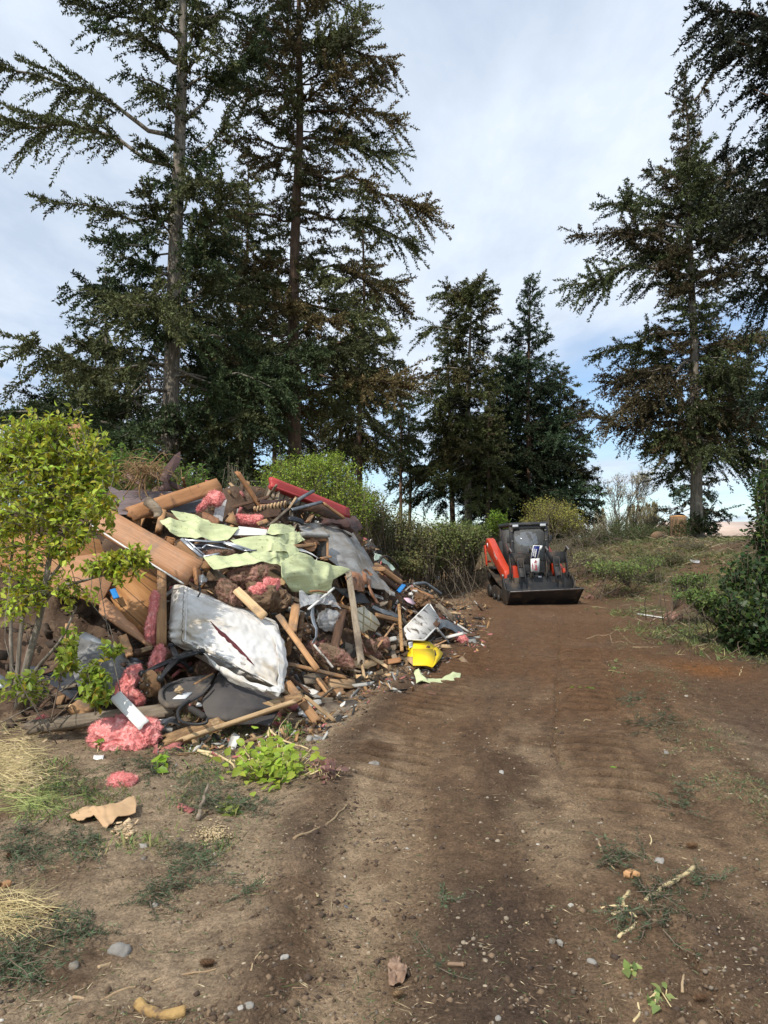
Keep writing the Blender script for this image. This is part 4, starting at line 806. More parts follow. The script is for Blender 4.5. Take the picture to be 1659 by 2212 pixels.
# ---------------------------------------------------------------- the heap: its core of soil and rubble
def heap_core():
    xs = np.arange(-60, 1041, 9.); rows = []
    for t in np.concatenate([np.linspace(-.06, 1, 46), [1.06, 1.12, 1.2]]):
        row = []
        for x in xs:
            b, r_ = yb(x), float(np.interp(x, rx_, ry_)) + 18; tt = min(t, 1); y = b + (r_ - b) * tt
            p = P(x, y, D(x, y) + .32) if t > 0 else G(x, b - (b - r_) * t * .6, -.06)
            if t > 1: k = (t - 1) / .2; p = p + np.array([p[0] * .12 * k, 2.6 * k, 0]); p[2] = p[2] * (1 - k) + (H1(p[0], p[1]) - .1) * k
            row.append(p)
        rows.append(row)
    g = np.array(rows); p = g.reshape(-1, 3); nz = fbm(p * 2.2, 4, 77) * .22 + fbm(p * 9, 3, 78) * .07
    ny, nx = g.shape[:2]; edge = np.repeat(np.clip(np.arange(ny) / 6, 0, 1), nx); p = p + np.stack([nz * .2, -nz * .6, nz], 1) * edge[:, None]
    p[:, 2] = np.maximum(p[:, 2], H(p[:, 0], p[:, 1]) - .1)
    idx = np.arange(ny * nx).reshape(ny, nx); q = np.stack([idx[:-1, :-1], idx[:-1, 1:], idx[1:, 1:], idx[1:, :-1]], -1).reshape(-1, 4)
    mk('rubble', p, q, 'heap_soil', 'dark soil and rubble core of the demolition heap', 'rubble', kind='stuff', smooth=True)
M_('heap_soil', (.125, .083, .057), (.07, .047, .034), 5, (.20, .14, .09), 6, .6, rough=1, bump=1, bscale=24, spec=.1)
heap_core()
# crumbs too small to count
def crumbs():
    A = Acc(); r = np.random.default_rng(21); pal = [(.42, .24, .11), (.5, .33, .18), (.26, .18, .11), (.13, .08, .05), (.13, .08, .05), (.62, .22, .2), (.3, .29, .27), (.7, .68, .62), (.06, .055, .05), (.36, .2, .09)]
    def shard(p, n, L, w, th, c):
        X, Y, Zv = frame(r.normal(0, 1, 3) * (1, .6, .6), n + r.normal(0, .55, 3)); v, f = box_arr((-L / 2, -w / 2, -th / 2), (L / 2, w / 2, th / 2)); v[[1, 3, 5, 7], 1] += r.normal(0, w * .4); v[:, 0] += r.normal(0, L * .06, 8)
        A.add(p + v[:, :1] * X + v[:, 1:2] * Y + v[:, 2:] * Zv, f, np.asarray(c) * r.uniform(.6, 1.2))
    for i in range(3000):
        x = r.uniform(-20, 1030) if i % 5 else r.uniform(560, 1030)
        if x < 330 and r.random() < .65: continue
        b = yb(x); r_ = float(np.interp(x, rx_, ry_)); t = r.random() ** 1.3; y = b + (r_ - b) * t; p = P(x, y, D(x, y) + r.uniform(.08, .34)); L = min(r.gamma(1.6, .042), .3)
        shard(p, np.array([0, -.7, .7]), L, L * r.uniform(.1, .5), r.uniform(.004, .02), pal[r.integers(len(pal))] if x > 330 else (.10, .07, .05))
    for i in range(1100):      # skirt of splinters round the foot
        x = r.uniform(330, 1060); b = yb(min(x, 1040)); yy = b + r.gamma(1.3, 14); p = GQ(x, yy, .012); L = r.gamma(1.6, .035); shard(p, np.array([0, 0, 1.5]), L, L * r.uniform(.1, .45), r.uniform(.003, .012), pal[r.integers(len(pal))])
    for i in range(380):
        p = GQ(r.uniform(900, 1060), r.uniform(1245, 1380), .015); L = r.gamma(1.7, .06); shard(p, np.array([0, 0, 1.2]), L, L * r.uniform(.1, .4), .012, pal[r.integers(len(pal))])
    v, f, c = A.get(); mk('debris', v, f, 'debris', 'splinters and crumbs of broken house material strewn over the heap', 'debris', kind='stuff', col=c)
crumbs()
# ---------------------------------------------------------------- upper half of the heap
pl('large brown wood panel leaning behind the leafy shrub', Z1, [(-60, 760), (690, 830), (755, 1000), (760, 1165), (690, 1285), (355, 1150), (-60, 985)], .03, 'panel', -.05, 'wall_panel', 'panel', axis=[(0, 900), (700, 1200)], jag=.006)
pl('lighter lapped brown panel corner beneath the leafy shrub', Z1, [(350, 1150), (440, 960), (880, 900), (745, 1180), (690, 1285)], .025, 'siding', -.22, 'wall_panel', 'panel', axis=[(400, 1050), (740, 1190)])
pl('warm brown grooved wall panel beside the pink strip', Z1, [(735, 1180), (900, 1020), (1090, 1030), (1075, 1330), (1058, 1575), (860, 1400)], .025, 'panel_groove', -.12, 'wall_panel', 'panel', axis=[(740, 1200), (1050, 1480)])
pl('narrow splintered brown siding wedge at the panel foot', Z1, [(690, 1262), (735, 1235), (1060, 1565), (1030, 1572), (850, 1450), (684, 1335)], .03, 'siding', -.22, 'siding_wedge', 'board', axis=[(690, 1300), (1050, 1565)], jag=.004)
o = bd('long brown wood grain siding panel slanting over the mattress', Z1, (640, 655), (1352, 1062), 172, .05, -.62, 'siding', 'siding_board', 'siding', jag=.012, roll=6)
tb(None, Z1, [(600, 705, -.66), (930, 920, -.66), (1268, 1132, -.66)], .009, 'white', name='white_trim', cat=None, parent=o)
pt(None, Z1, [[(1322, 965, -.64), (1352, 985, -.7), (1388, 1045, -.62)], [(1335, 1060, -.66), (1358, 1080, -.74), (1385, 1100, -.6)], [(1346, 1135, -.66), (1366, 1145, -.7), (1378, 1142, -.6)]], .006, 'ply', wr=.004, nu=8, nv=8, name='torn_end', cat=None, parent=o, ragged=0)
pt(None, Z1, [[(1365, 1080, -.64), (1400, 1065, -.7), (1440, 1100, -.6)], [(1360, 1130, -.66), (1395, 1118, -.74), (1432, 1118, -.64)], [(1372, 1142, -.64), (1400, 1140, -.66), (1410, 1125, -.6)]], .003, 'foil', wr=.012, fr=18, nu=10, nv=10, name='foil_scrap', cat=None, parent=o, ragged=.05)
tb('bent black strap hook hanging onto the mattress top', Z1, [(1372, 1128, -.66), (1382, 1165, -.68), (1382, 1195, -.68), (1368, 1222, -.7)], .008, 'black_plastic', name='strap_hook', cat='hook')
bd('blue plastic tag stuck under the brown panel edge', Z1, (778, 1170), (806, 1232), 36, .012, -.3, 'blue', 'tag', 'tag', jag=0)
bd('small framed panelled cabinet door poking from behind the shrub', Z2, (52, 330), (128, 468), 110, .03, .1, 'panel', 'cabinet_door', 'door', jag=0)
bd('bare wood batten edging the small cabinet door', Z2, (66, 300), (146, 462), 18, .03, .02, 'wood', 'batten', 'board', jag=.006)
bd('tall pointed plywood offcut rising above the shrub top', Z1, (500, 5), (590, 200), 95, .02, -.05, 'ply', 'plywood_offcut', 'board', jag=.05)
pt('dark rust streaked sheet metal at the top of the heap', Z2, [[(55, 250, .15), (150, 288, .1), (350, 292, .1), (620, 306, .2)], [(90, 320, .02), (180, 345, 0), (350, 345, 0), (590, 330, .1)], [(130, 400, -.05), (210, 410, -.05), (340, 390, -.02), (520, 380, 0)], [(140, 470, -.1), (220, 470, -.1), (320, 440, -.05), (470, 420, 0)]], .006, 'rust_sheet', 0, .012, 2, name='metal_sheet', cat='metal sheet')
bd('wide brown plank with nail stains crossing the heap top', Z2, (205, 478), (905, 245), 108, .04, -.35, 'ply', 'plank', jag=.03, roll=4)
bd('dark broken gutter length under the dry roots', Z2, (190, 165), (345, 262), 45, .03, .05, 'brown_metal', 'gutter', 'gutter', jag=.03)
bd('long dark brown flashing running off behind the plank', Z2, (355, 148), (640, 300), 40, .02, .15, 'brown_metal', 'flashing', 'flashing', jag=.04, bend=.03)
pt('upright torn flap of dark brown sheet metal', Z2, [[(560, 30, .1), (585, 10, .1), (606, -5, .1)], [(490, 110, .02), (550, 90, 0), (606, 75, .05)], [(468, 165, 0), (510, 160, -.05), (560, 150, 0)], [(475, 195, 0), (500, 205, -.05), (522, 215, 0)]], .005, 'brown_metal', -.1, .01, 4, name='metal_flap', cat='metal flap')
pl('triangular folded brown metal scrap below the upright flap', Z2, [(440, 292), (490, 195), (548, 296)], .012, 'brown_metal', -.2, 'metal_scrap', 'metal scrap')
def root_tangle():
    A = Acc(); r = np.random.default_rng(4); c = W3(Z2, (320, 150), -.25)
    for i in range(150):
        a = c + r.normal(0, 1, 3) * (.13, .08, .05) + (0, 0, .04); e = a + r.normal(0, 1, 3) * (.16, .1, .06) + np.array([0, 0, -.22 * r.random() ** 2]); m = (a + e) / 2 + r.normal(0, .07, 3); v, f = tube_mesh(crm(np.array([a, m, e]), 9), np.linspace(r.uniform(.002, .007), .0012, 9), 4); A.add(v, f)
    for k in range(3):
        a = c + r.normal(0, .06, 3); e = c + np.array([.22 * (k - 1), 0, -.3 - .08 * k]); v, f = tube_mesh(crm(np.array([a, (a + e) / 2 + r.normal(0, .06, 3), e]), 9), np.linspace(.014, .004, 9), 5); A.add(v, f)
    v, f, _ = A.get(); mk('root_tangle', v, f, 'root', 'tangle of dry straw coloured roots on the broken gutter', 'roots', smooth=True)
root_tangle()
tb('gnarled grey brown limb stub in front of the wide plank', Z2, [(360, 378, -.42), (395, 400, -.46), (425, 440, -.44), (440, 500, -.4)], .065, 'wood_old', name='limb_stub', cat='wood', rough=.03, taper=.7)
bl('bright pink fluffy insulation square draped over the wide plank end', Z2, (868, 352), (56, 50), .04, o=-.5, rot=22, amp=.016, fr=14, flat=.55)
bl('pink insulation tail hanging below the bright pink square', Z2, (790, 395), (62, 20), .03, o=-.42, rot=-52, amp=.015, fr=14)
pt('smooth dark grey metal sheet under the wide plank', Z2, [[(500, 420), (640, 380), (790, 350)], [(520, 455), (660, 425), (770, 405)], [(560, 470), (660, 460), (740, 455)]], .005, 'grey_metal', -.12, .008, 3, name='metal_sheet', cat='metal sheet')
pt('smoky plastic sheet fluttering below the pink square', Z2, [[(905, 350), (930, 370), (955, 360)], [(870, 420), (905, 430), (935, 450)], [(850, 500), (890, 510), (925, 520)]], .003, 'film', -.3, .03, 9, name='plastic_sheet', cat='plastic')
bd('short square stud end standing at the green siding corner', Z2, (440, 600), (475, 452), 46, .09, -.4, 'wood', 'stud', jag=0)
bd('flat tan board end behind the short square stud', Z2, (480, 470), (620, 520), 46, .02, -.3, 'wood', 'board_end', jag=.02)
bd('pinkish brown shingle above the green siding', Z2, (760, 470), (900, 540), 62, .015, -.32, 'corru', 'shingle', jag=.02)
pl('small triangular orange wood wedge on the heap top', Z2, [(945, 520), (1000, 450), (1040, 560)], .03, 'wood', -.45, 'wood_wedge', 'wood')
bl('pink insulation lying between the wedge and the stacked dark sheets', Z2, (1125, 515), (98, 30), .07, o=-.25, rot=6, amp=.02, fr=11)
bd('small orange block resting on the pink insulation', Z2, (1190, 545), (1262, 520), 34, .03, -.42, 'wood', 'block', 'wood block', jag=0)
# green siding, torn sheet by sheet
GS = dict(th=.004, m='green_side', name='green_siding', cat='siding', fr=4.5, ragged=.006)
pt('pale green siding sheet with dirt specks at the upper end', Z2, [[(452, 512), (640, 520), (800, 535), (1050, 570)], [(485, 560), (650, 570), (830, 590), (1025, 600)], [(500, 590), (680, 620), (850, 640), (990, 640)], [(520, 622), (700, 655), (850, 668), (960, 668)]], o=-.55, wr=.035, crease=.034, **GS)
pt('narrow green siding strip ridged behind the specked sheet', Z2, [[(530, 452), (640, 455), (740, 485), (790, 515)], [(560, 485), (660, 490), (740, 510), (860, 545)], [(600, 525), (690, 525), (760, 535), (900, 560)]], o=-.45, wr=.02, crease=.025, **GS)
pt('white backed siding strip between two green sheets', Z2, [[(1045, 562), (1150, 572), (1262, 585)], [(1030, 595), (1140, 600), (1262, 605)], [(1005, 628), (1130, 628), (1252, 626)]], .004, 'white', -.52, .008, 4, name='siding_strip', cat='siding')
pt('small folded green siding piece touching the white strip', Z2, [[(1275, 560), (1370, 550), (1440, 546), (1480, 572)], [(1262, 595), (1360, 595), (1430, 590), (1470, 592)], [(1255, 628), (1340, 630), (1400, 628), (1420, 618)]], o=-.56, wr=.03, crease=.03, **GS)
pt('green siding flap spread across the centre under the white strip', Z2, [[(985, 660), (1120, 645), (1280, 640), (1420, 615), (1505, 600)], [(1020, 690), (1130, 680), (1290, 665), (1420, 650), (1520, 640)], [(1090, 720), (1180, 715), (1290, 700), (1400, 690), (1538, 672)], [(1140, 748), (1210, 745), (1290, 740), (1370, 720), (1450, 708)]], o=-.58, wr=.035, crease=.04, **GS)
pt('kinked green siding edge beside the grey membrane', Z2, [[(1290, 700), (1340, 690), (1430, 700), (1500, 745)], [(1285, 735), (1350, 730), (1420, 745), (1490, 770)], [(1282, 745), (1360, 755), (1430, 765), (1480, 790)]], o=-.66, wr=.02, crease=.02, **GS)
pt('long green siding strip below the window frame', Z2, [[(775, 800), (950, 785), (1130, 768), (1320, 750), (1480, 752)], [(810, 838), (950, 825), (1130, 808), (1320, 790), (1500, 785)], [(830, 866), (960, 860), (1110, 842), (1260, 825), (1420, 830)], [(856, 890), (960, 890), (1060, 876), (1220, 850), (1370, 842)]], o=-.66, wr=.035, crease=.036, **GS)
pt('big hanging green siding sheet sagging in shade', Z3, [[(275, 690, -.78), (370, 625, -.78), (480, 655, -.78), (610, 700, -.78), (728, 742, -.78)], [(265, 740, -.74), (370, 700, -.74), (480, 715, -.74), (590, 745, -.74), (680, 770, -.74)], [(270, 790, -.66), (370, 770, -.66), (470, 780, -.66), (570, 800, -.66), (640, 800, -.66)], [(320, 845, -.50), (400, 850, -.50), (480, 850, -.50), (560, 850, -.50), (610, 840, -.50)], [(350, 870, -.36), (430, 885, -.36), (490, 892, -.36), (550, 895, -.36), (590, 890, -.36)]], o=-.62, wr=.04, crease=.034, nu=34, nv=34, **GS)
tb('thin broken orange lath on the lower green edge', Z3, [(470, 880, -.72), (520, 876, -.74), (580, 886, -.7)], .012, 'ply', name='lath', cat='lath')
# window frame
def window_frame():
    base = W3(Z2, (860, 735), -.55); root = empty('window_frame', base, 'bent aluminium window frame among the green siding', 'window frame')
    for a, b, w in [((612, 655), (778, 802), 22), ((640, 652), (800, 790), 10), ((778, 792), (1005, 745), 14), ((690, 722), (770, 728), 10), ((770, 728), (800, 700), 10), ((800, 700), (1000, 740), 10), ((640, 665), (930, 682), 14), ((930, 682), (1085, 742), 20), ((960, 680), (1150, 745), 12), ((1085, 745), (1180, 742), 10)]:
        p0, p1 = W3(Z2, a, -.58), W3(Z2, b, -.58); board(p0, p1, w / Z2.k * 8.5 / FPX, .02, 'alu', None, None, 'rail', parent=root, jag=0, nx=2)
    pt(None, Z2, [[(700, 690), (820, 690), (930, 695)], [(760, 740), (850, 735), (960, 735)]], .004, 'dark_metal', -.5, .004, 4, nu=6, nv=6, name='pane', cat=None, parent=root, ragged=0)
window_frame()
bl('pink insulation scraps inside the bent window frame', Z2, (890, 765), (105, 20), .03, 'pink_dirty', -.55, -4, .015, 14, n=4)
bd('orange wood beam carrying the window frame', Z2, (585, 690), (835, 880), 70, .05, -.5, 'wood', 'beam', 'beam', jag=.01)
bd('short orange block under the window frame corner', Z2, (700, 812), (772, 828), 46, .06, -.66, 'wood', 'block', 'wood block', jag=0)
bd('chewed brown timber end above the slanted siding', Z2, (478, 660), (575, 682), 52, .06, -.42, 'ply', 'timber_end', 'board', jag=.05)
bd('cracked dark timber beneath the green strip', Z2, (820, 850), (960, 990), 50, .05, -.4, 'wood_old', 'timber', jag=.04)
bd('dark board jammed under the chewed timber end', Z2, (400, 620), (560, 700), 38, .03, -.3, 'wood_dark', 'plank', jag=.03)
# insulation and soil in the middle
for lab, c, r_, rz, m, o_, rot in [('pink insulation mound under the long green strip', (1130, 960), (120, 62), .14, 'pink_dirty', -.42, -14), ('matted pink brown insulation at the mattress shoulder', (975, 1075), (92, 62), .10, 'pink_dirty', -.42, 32), ('soil caked insulation lump between planks', (1210, 1090), (100, 75), .14, 'soil', -.38, 10), ('rounded pink insulation knob below the sagging green sheet', (1288, 1010), (36, 48), .07, 'pink', -.52, 10), ('pink insulation fist at the edge of the caked soil', (1195, 1050), (46, 40), .06, 'pink', -.55, -30), ('brown crumbly soil clump above the short grooved board', (1350, 1120), (75, 62), .10, 'soil', -.35, 20), ('reddish insulation shred beside the dark timber', (1060, 935), (60, 30), .06, 'pink_dirty', -.5, 0)]:
    bl(lab, Z2, c, r_, rz, m, o_, rot, .045, 8, flat=.75)
bd('clean pale plank end lying on the mattress top edge', Z4, (725, 225), (938, 428), 62, .045, -.66, 'wood_pale', 'plank', jag=.004)
bd('grey brown plank under the sagging green sheet', Z4, (905, 75), (1110, 190), 56, .04, -.4, 'wood_pale', 'plank', jag=.03)
bd('weathered plank end below the caked soil', Z4, (1030, 215), (1170, 325), 52, .03, -.35, 'wood_old', 'plank', jag=.03)
bd('long straight lath leaning from mattress shoulder to the ground', Z4, (1040, 415), (1338, 828), 42, .03, -.62, 'wood', 'lath', jag=.004)
bd('short tongue and groove board standing by the second brake drum', Z4, (1178, 335), (1145, 540), 66, .03, -.52, 'wood', 'board', jag=.006)
bd('splintered slat propped behind the short grooved board', Z4, (1055, 420), (1110, 520), 46, .02, -.3, 'wood_old', 'slat', jag=.03)
# ---------------------------------------------------------------- mattress
def mattress():
    A = lambda p, o: W3(Z4, p, o)
    F = np.array([[A((335, 180), -.52), A((690, 352), -.50), A((1050, 470), -.45)], [A((330, 380), -.66), A((690, 580), -.72), A((1075, 700), -.62)], [A((318, 630), -.72), A((700, 800), -.82), A((1062, 1005), -.72)]])
    Bk = np.array([[A((222, 172), -.12), A((640, 300), .05), A((1010, 450), .12)], [A((200, 410), -.15), A((690, 560), .0), A((1090, 700), .02)], [A((182, 600), -.22), A((640, 880), -.22), A((1035, 1010), -.2)]])
    nu, nv, nw = 44, 64, 12
    f = crm(crm(F, nu).swapaxes(0, 1), nv).swapaxes(0, 1); b = crm(crm(Bk, nu).swapaxes(0, 1), nv).swapaxes(0, 1)
    G_ = np.stack([f * (1 - k) + b * k for k in np.linspace(0, 1, nw)], 2)      # u, v, w
    u = np.linspace(-1, 1, nu)[:, None, None]; v = np.linspace(-1, 1, nv)[None, :, None]; w = np.linspace(-1, 1, nw)[None, None, :]
    U_, V_, W_ = np.broadcast_arrays(u, v, w); a3 = np.stack([np.abs(U_), np.abs(V_), np.abs(W_) * 1.0], -1); rr3 = np.array([.17, .09, .75]); over = np.maximum(a3 - (1 - rr3), 0) / rr3; ol = np.sqrt((over ** 2).sum(-1)); k3 = np.where(ol > 1, 1 / np.maximum(ol, 1), 1)
    a3 = np.where(over > 0, (1 - rr3) + over * k3[..., None] * rr3, a3); U2, V2, W2 = a3[..., 0] * np.sign(U_), a3[..., 1] * np.sign(V_), a3[..., 2] * np.sign(W_)
    def tri(a, t, ax): n_ = a.shape[ax] - 1; q = (t + 1) / 2 * n_; return np.clip(q.astype(int), 0, n_ - 1), q
    iu, qu = tri(f, U2, 0); iv, qv = tri(f, V2, 1); tu, tv = (qu - iu)[..., None], (qv - iv)[..., None]
    bil = lambda g: (g[iu, iv] * (1 - tu) + g[iu + 1, iv] * tu) * (1 - tv) + (g[iu, iv + 1] * (1 - tu) + g[iu + 1, iv + 1] * tu) * tv
    kw = ((W2 + 1) / 2)[..., None]; G_ = bil(f) * (1 - kw) + bil(b) * kw; c = G_.mean((0, 1, 2))
    idx = -np.ones((nu, nv, nw), int); surf = (np.abs(u * np.ones_like(G_[..., 0])) == 1) | (np.abs(v * np.ones_like(G_[..., 0])) == 1) | (np.abs(w * np.ones_like(G_[..., 0])) == 1)
    idx[surf] = np.arange(surf.sum()); p = G_[surf].copy(); fs = []
    def add(a): fs.append(np.stack([a[:-1, :-1], a[1:, :-1], a[1:, 1:], a[:-1, 1:]], -1).reshape(-1, 4))
    add(idx[:, :, 0][::-1]); add(idx[:, :, -1]); add(idx[0]); add(idx[-1][::-1]); add(idx[:, 0][::-1]); add(idx[:, -1])
    uu = np.broadcast_to(u, surf.shape)[surf]; vv = np.broadcast_to(v, surf.shape)[surf]; ww = np.broadcast_to(w, surf.shape)[surf]
    n = nrm(nrm(np.array([0, 0, CAMZ]) - c)[None] * -ww[:, None] * -1 * -1 + np.array([0, 0, -1.]) * uu[:, None] * .6 + np.array([1., 0, 0]) * vv[:, None] * .4)
    t = vv * 5 + uu * 2
    wrk = .05 * (1 - uu ** 2) * (1 - vv ** 2) + .048 * (1 - 2 * np.abs(vnoise(np.stack([t * 1.1 + ww, (uu - .35 * vv) * 7, ww * 0 + 3], 1), 5))) * (.25 + .75 * sstep(.15, .8, uu)) + .028 * fbm(p * 4, 3, 6) + .014 * (1 - 2 * np.abs(vnoise(np.stack([(vv * 3 + uu * 6), (uu * 2 - vv * 9), ww * 0], 1), 15))) + .016 * (1 - 2 * np.abs(vnoise(p * 14, 9))) * sstep(-.6, -1, vv)
    p += nrm(np.array([0, 0, CAMZ]) - c) * (wrk * (ww < .9))[:, None]
    root = mk('mattress', p, fs, 'mattress', 'dirty white mattress with torn cover slumped on the heap', 'mattress', smooth=True)
    G2 = G_.copy(); G2[surf] = p
    def on(pu, pv, lift):
        i = (pu + 1) / 2 * (nu - 1); j = (pv + 1) / 2 * (nv - 1); q = G2[int(round(i)), int(round(j)), 0]; return q + nrm(np.array([0, 0, CAMZ]) - q) * lift
    tear = [on(-.18 + .9 * k, -.42 + .95 * k, .022) for k in np.linspace(0, .9, 10)]; wd = np.array([.002, .008, .014, .018, .016, .02, .016, .012, .008, .002])
    g = np.array([[q + np.array([w_ * .6, 0, w_]) for q, w_ in zip(tear, wd)], [q - np.array([w_ * .6, 0, w_]) for q, w_ in zip(tear, wd)]]); vv2, ff2 = grid_solid(g, .003); mk('tear', vv2, ff2, 'maroon', parent=root)
    o_ = np.array([[on(-.55 + .95 * k, .965 - .02 * math.sin(k * 3), .014) for k in np.linspace(0, 1, 9)], [on(-.55 + .95 * k, .965 - .10 * math.sin(math.pi * k), .018) for k in np.linspace(0, 1, 9)]]); vv2, ff2 = grid_solid(o_, .006, .004, 12); mk('exposed_padding', vv2, ff2, 'padding', parent=root)
    for ed in (-.96, .93):
        q = np.array([on(ed, k, .012) for k in np.linspace(-.96, .96, 40)]); vv2, ff2 = tube_mesh(q, .008, 6); mk('piping', vv2, ff2, 'mattress', parent=root, smooth=True)
    q = np.array([on(k, -.95, .012) for k in np.linspace(-.96, .93, 26)]); vv2, ff2 = tube_mesh(q, .008, 6); mk('piping', vv2, ff2, 'mattress', parent=root, smooth=True)
    pt(None, Z4, [[(470, 690, -.80), (620, 810, -.88), (800, 905, -.88), (960, 960, -.86), (1060, 960, -.80)], [(500, 735, -.78), (640, 845, -.86), (810, 930, -.88), (950, 985, -.88), (1065, 1000, -.80)], [(560, 800, -.66), (690, 915, -.74), (840, 982, -.78), (960, 1005, -.78), (1042, 1030, -.74)]], .004, 'mattress', 0, .03, 7, nu=24, nv=60, name='cover_hem', cat=None, parent=root, ragged=.01, crease=.014)
    pt(None, Z4, [[(1005, 520, -.62), (1050, 560, -.60), (1085, 620, -.5)], [(1030, 700, -.68), (1080, 720, -.66), (1108, 760, -.55)], [(1045, 860, -.74), (1085, 870, -.72), (1108, 880, -.6)], [(1030, 1000, -.76), (1062, 1005, -.74), (1085, 960, -.64)]], .004, 'mattress', 0, .02, 7, nu=40, nv=14, name='torn_side', cat=None, parent=root, ragged=.01, crease=.012)
mattress()
bd('upright stud with worn edges beside the pink strip', Z4, (165, 62), (162, 650), 66, .06, -.36, 'wood', 'stud', jag=.01)
bl('tall pink insulation strip beside the upright stud', Z4, (98, 440), (30, 200), .05, o=-.34, rot=-5, amp=.018, fr=12)
bl('pink insulation pushed out at the stud foot', Z10, (775, 370), (46, 112), .05, o=-.42, rot=4, amp=.02, fr=12)
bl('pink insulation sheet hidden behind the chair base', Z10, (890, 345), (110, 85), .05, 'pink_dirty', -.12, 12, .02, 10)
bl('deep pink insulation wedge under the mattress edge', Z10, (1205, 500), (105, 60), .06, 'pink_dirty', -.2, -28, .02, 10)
bl('pink insulation torn piece behind the front brake drum', Z10, (480, 610), (62, 130), .05, o=-.22, rot=22, amp=.022, fr=12)
bl('pink insulation tongue below the front brake drum', Z10, (545, 770), (84, 46), .045, o=-.34, rot=28, amp=.02, fr=12)
# brake drums
def drum(label, z, c, rpx, axis, o, mat):
    p = W3(z, c, o); R_ = rpx / z.k * np.linalg.norm(p - np.array([0, 0, CAMZ])) / FPX; root = empty('brake_drum', p, label, 'brake drum')
    Zv = nrm(axis); X, Y, Zv = frame(np.cross([0, 0, 1.], Zv), Zv)
    def part(name, prof, off=(0, 0, 0), m=mat, seg=36):
        v, f = lathe([(r * R_, h * R_) for r, h in prof], seg); v = v + np.array(off) * R_; v = p + v[:, :1] * X + v[:, 1:2] * Y + v[:, 2:] * Zv; mk(name, v, f, m, parent=root, smooth=False)
    part('drum', [(.30, -.62), (.98, -.62), (1.06, -.60), (1.06, -.50), (.98, -.48), (.96, -.06), (.90, .0), (.80, .02), (.60, .03), (.55, .06), (.34, .07)])
    part('hub', [(.34, .05), (.30, .14), (.24, .18), (.23, .44), (.19, .48), (.02, .49)])
    for k in range(5):
        a = k * 2 * math.pi / 5 + .3; part('stud_bolt', [(.05, .0), (.05, .2), (.075, .2), (.075, .26), (.04, .28)], (.58 * math.cos(a), .58 * math.sin(a), 0), 'alu', 8)
drum('rusty brake drum with wheel studs facing out by the chair base', Z10, (655, 645), 118, (-.62, -.75, -.12), -.66, 'rust')
drum('rusted brake drum half buried behind the silver strap', Z11, (445, 930), 120, (.85, -.42, .1), -.34, 'rust')
o = bd('rusty suspension bracket bolted next to the buried drum', Z11, (395, 690), (350, 1070), 60, .05, -.4, 'rust', 'bracket', 'bracket', jag=.01); bd(None, Z11, (320, 905), (392, 900), 20, .07, -.44, 'rust', 'flange', None, parent=o, jag=0)
pt('bright galvanised strap bent round the buried drum', Z11, [[(512, 610, -.45), (498, 720, -.45), (520, 810, -.5), (565, 900, -.5), (560, 1000, -.5), (515, 1075, -.42)], [(546, 612, -.4), (545, 720, -.4), (560, 800, -.42), (594, 890, -.42), (590, 1000, -.42), (545, 1085, -.35)]], .004, 'galv', 0, 0, 4, nu=4, nv=40, name='metal_strap', cat='strap', ragged=0)
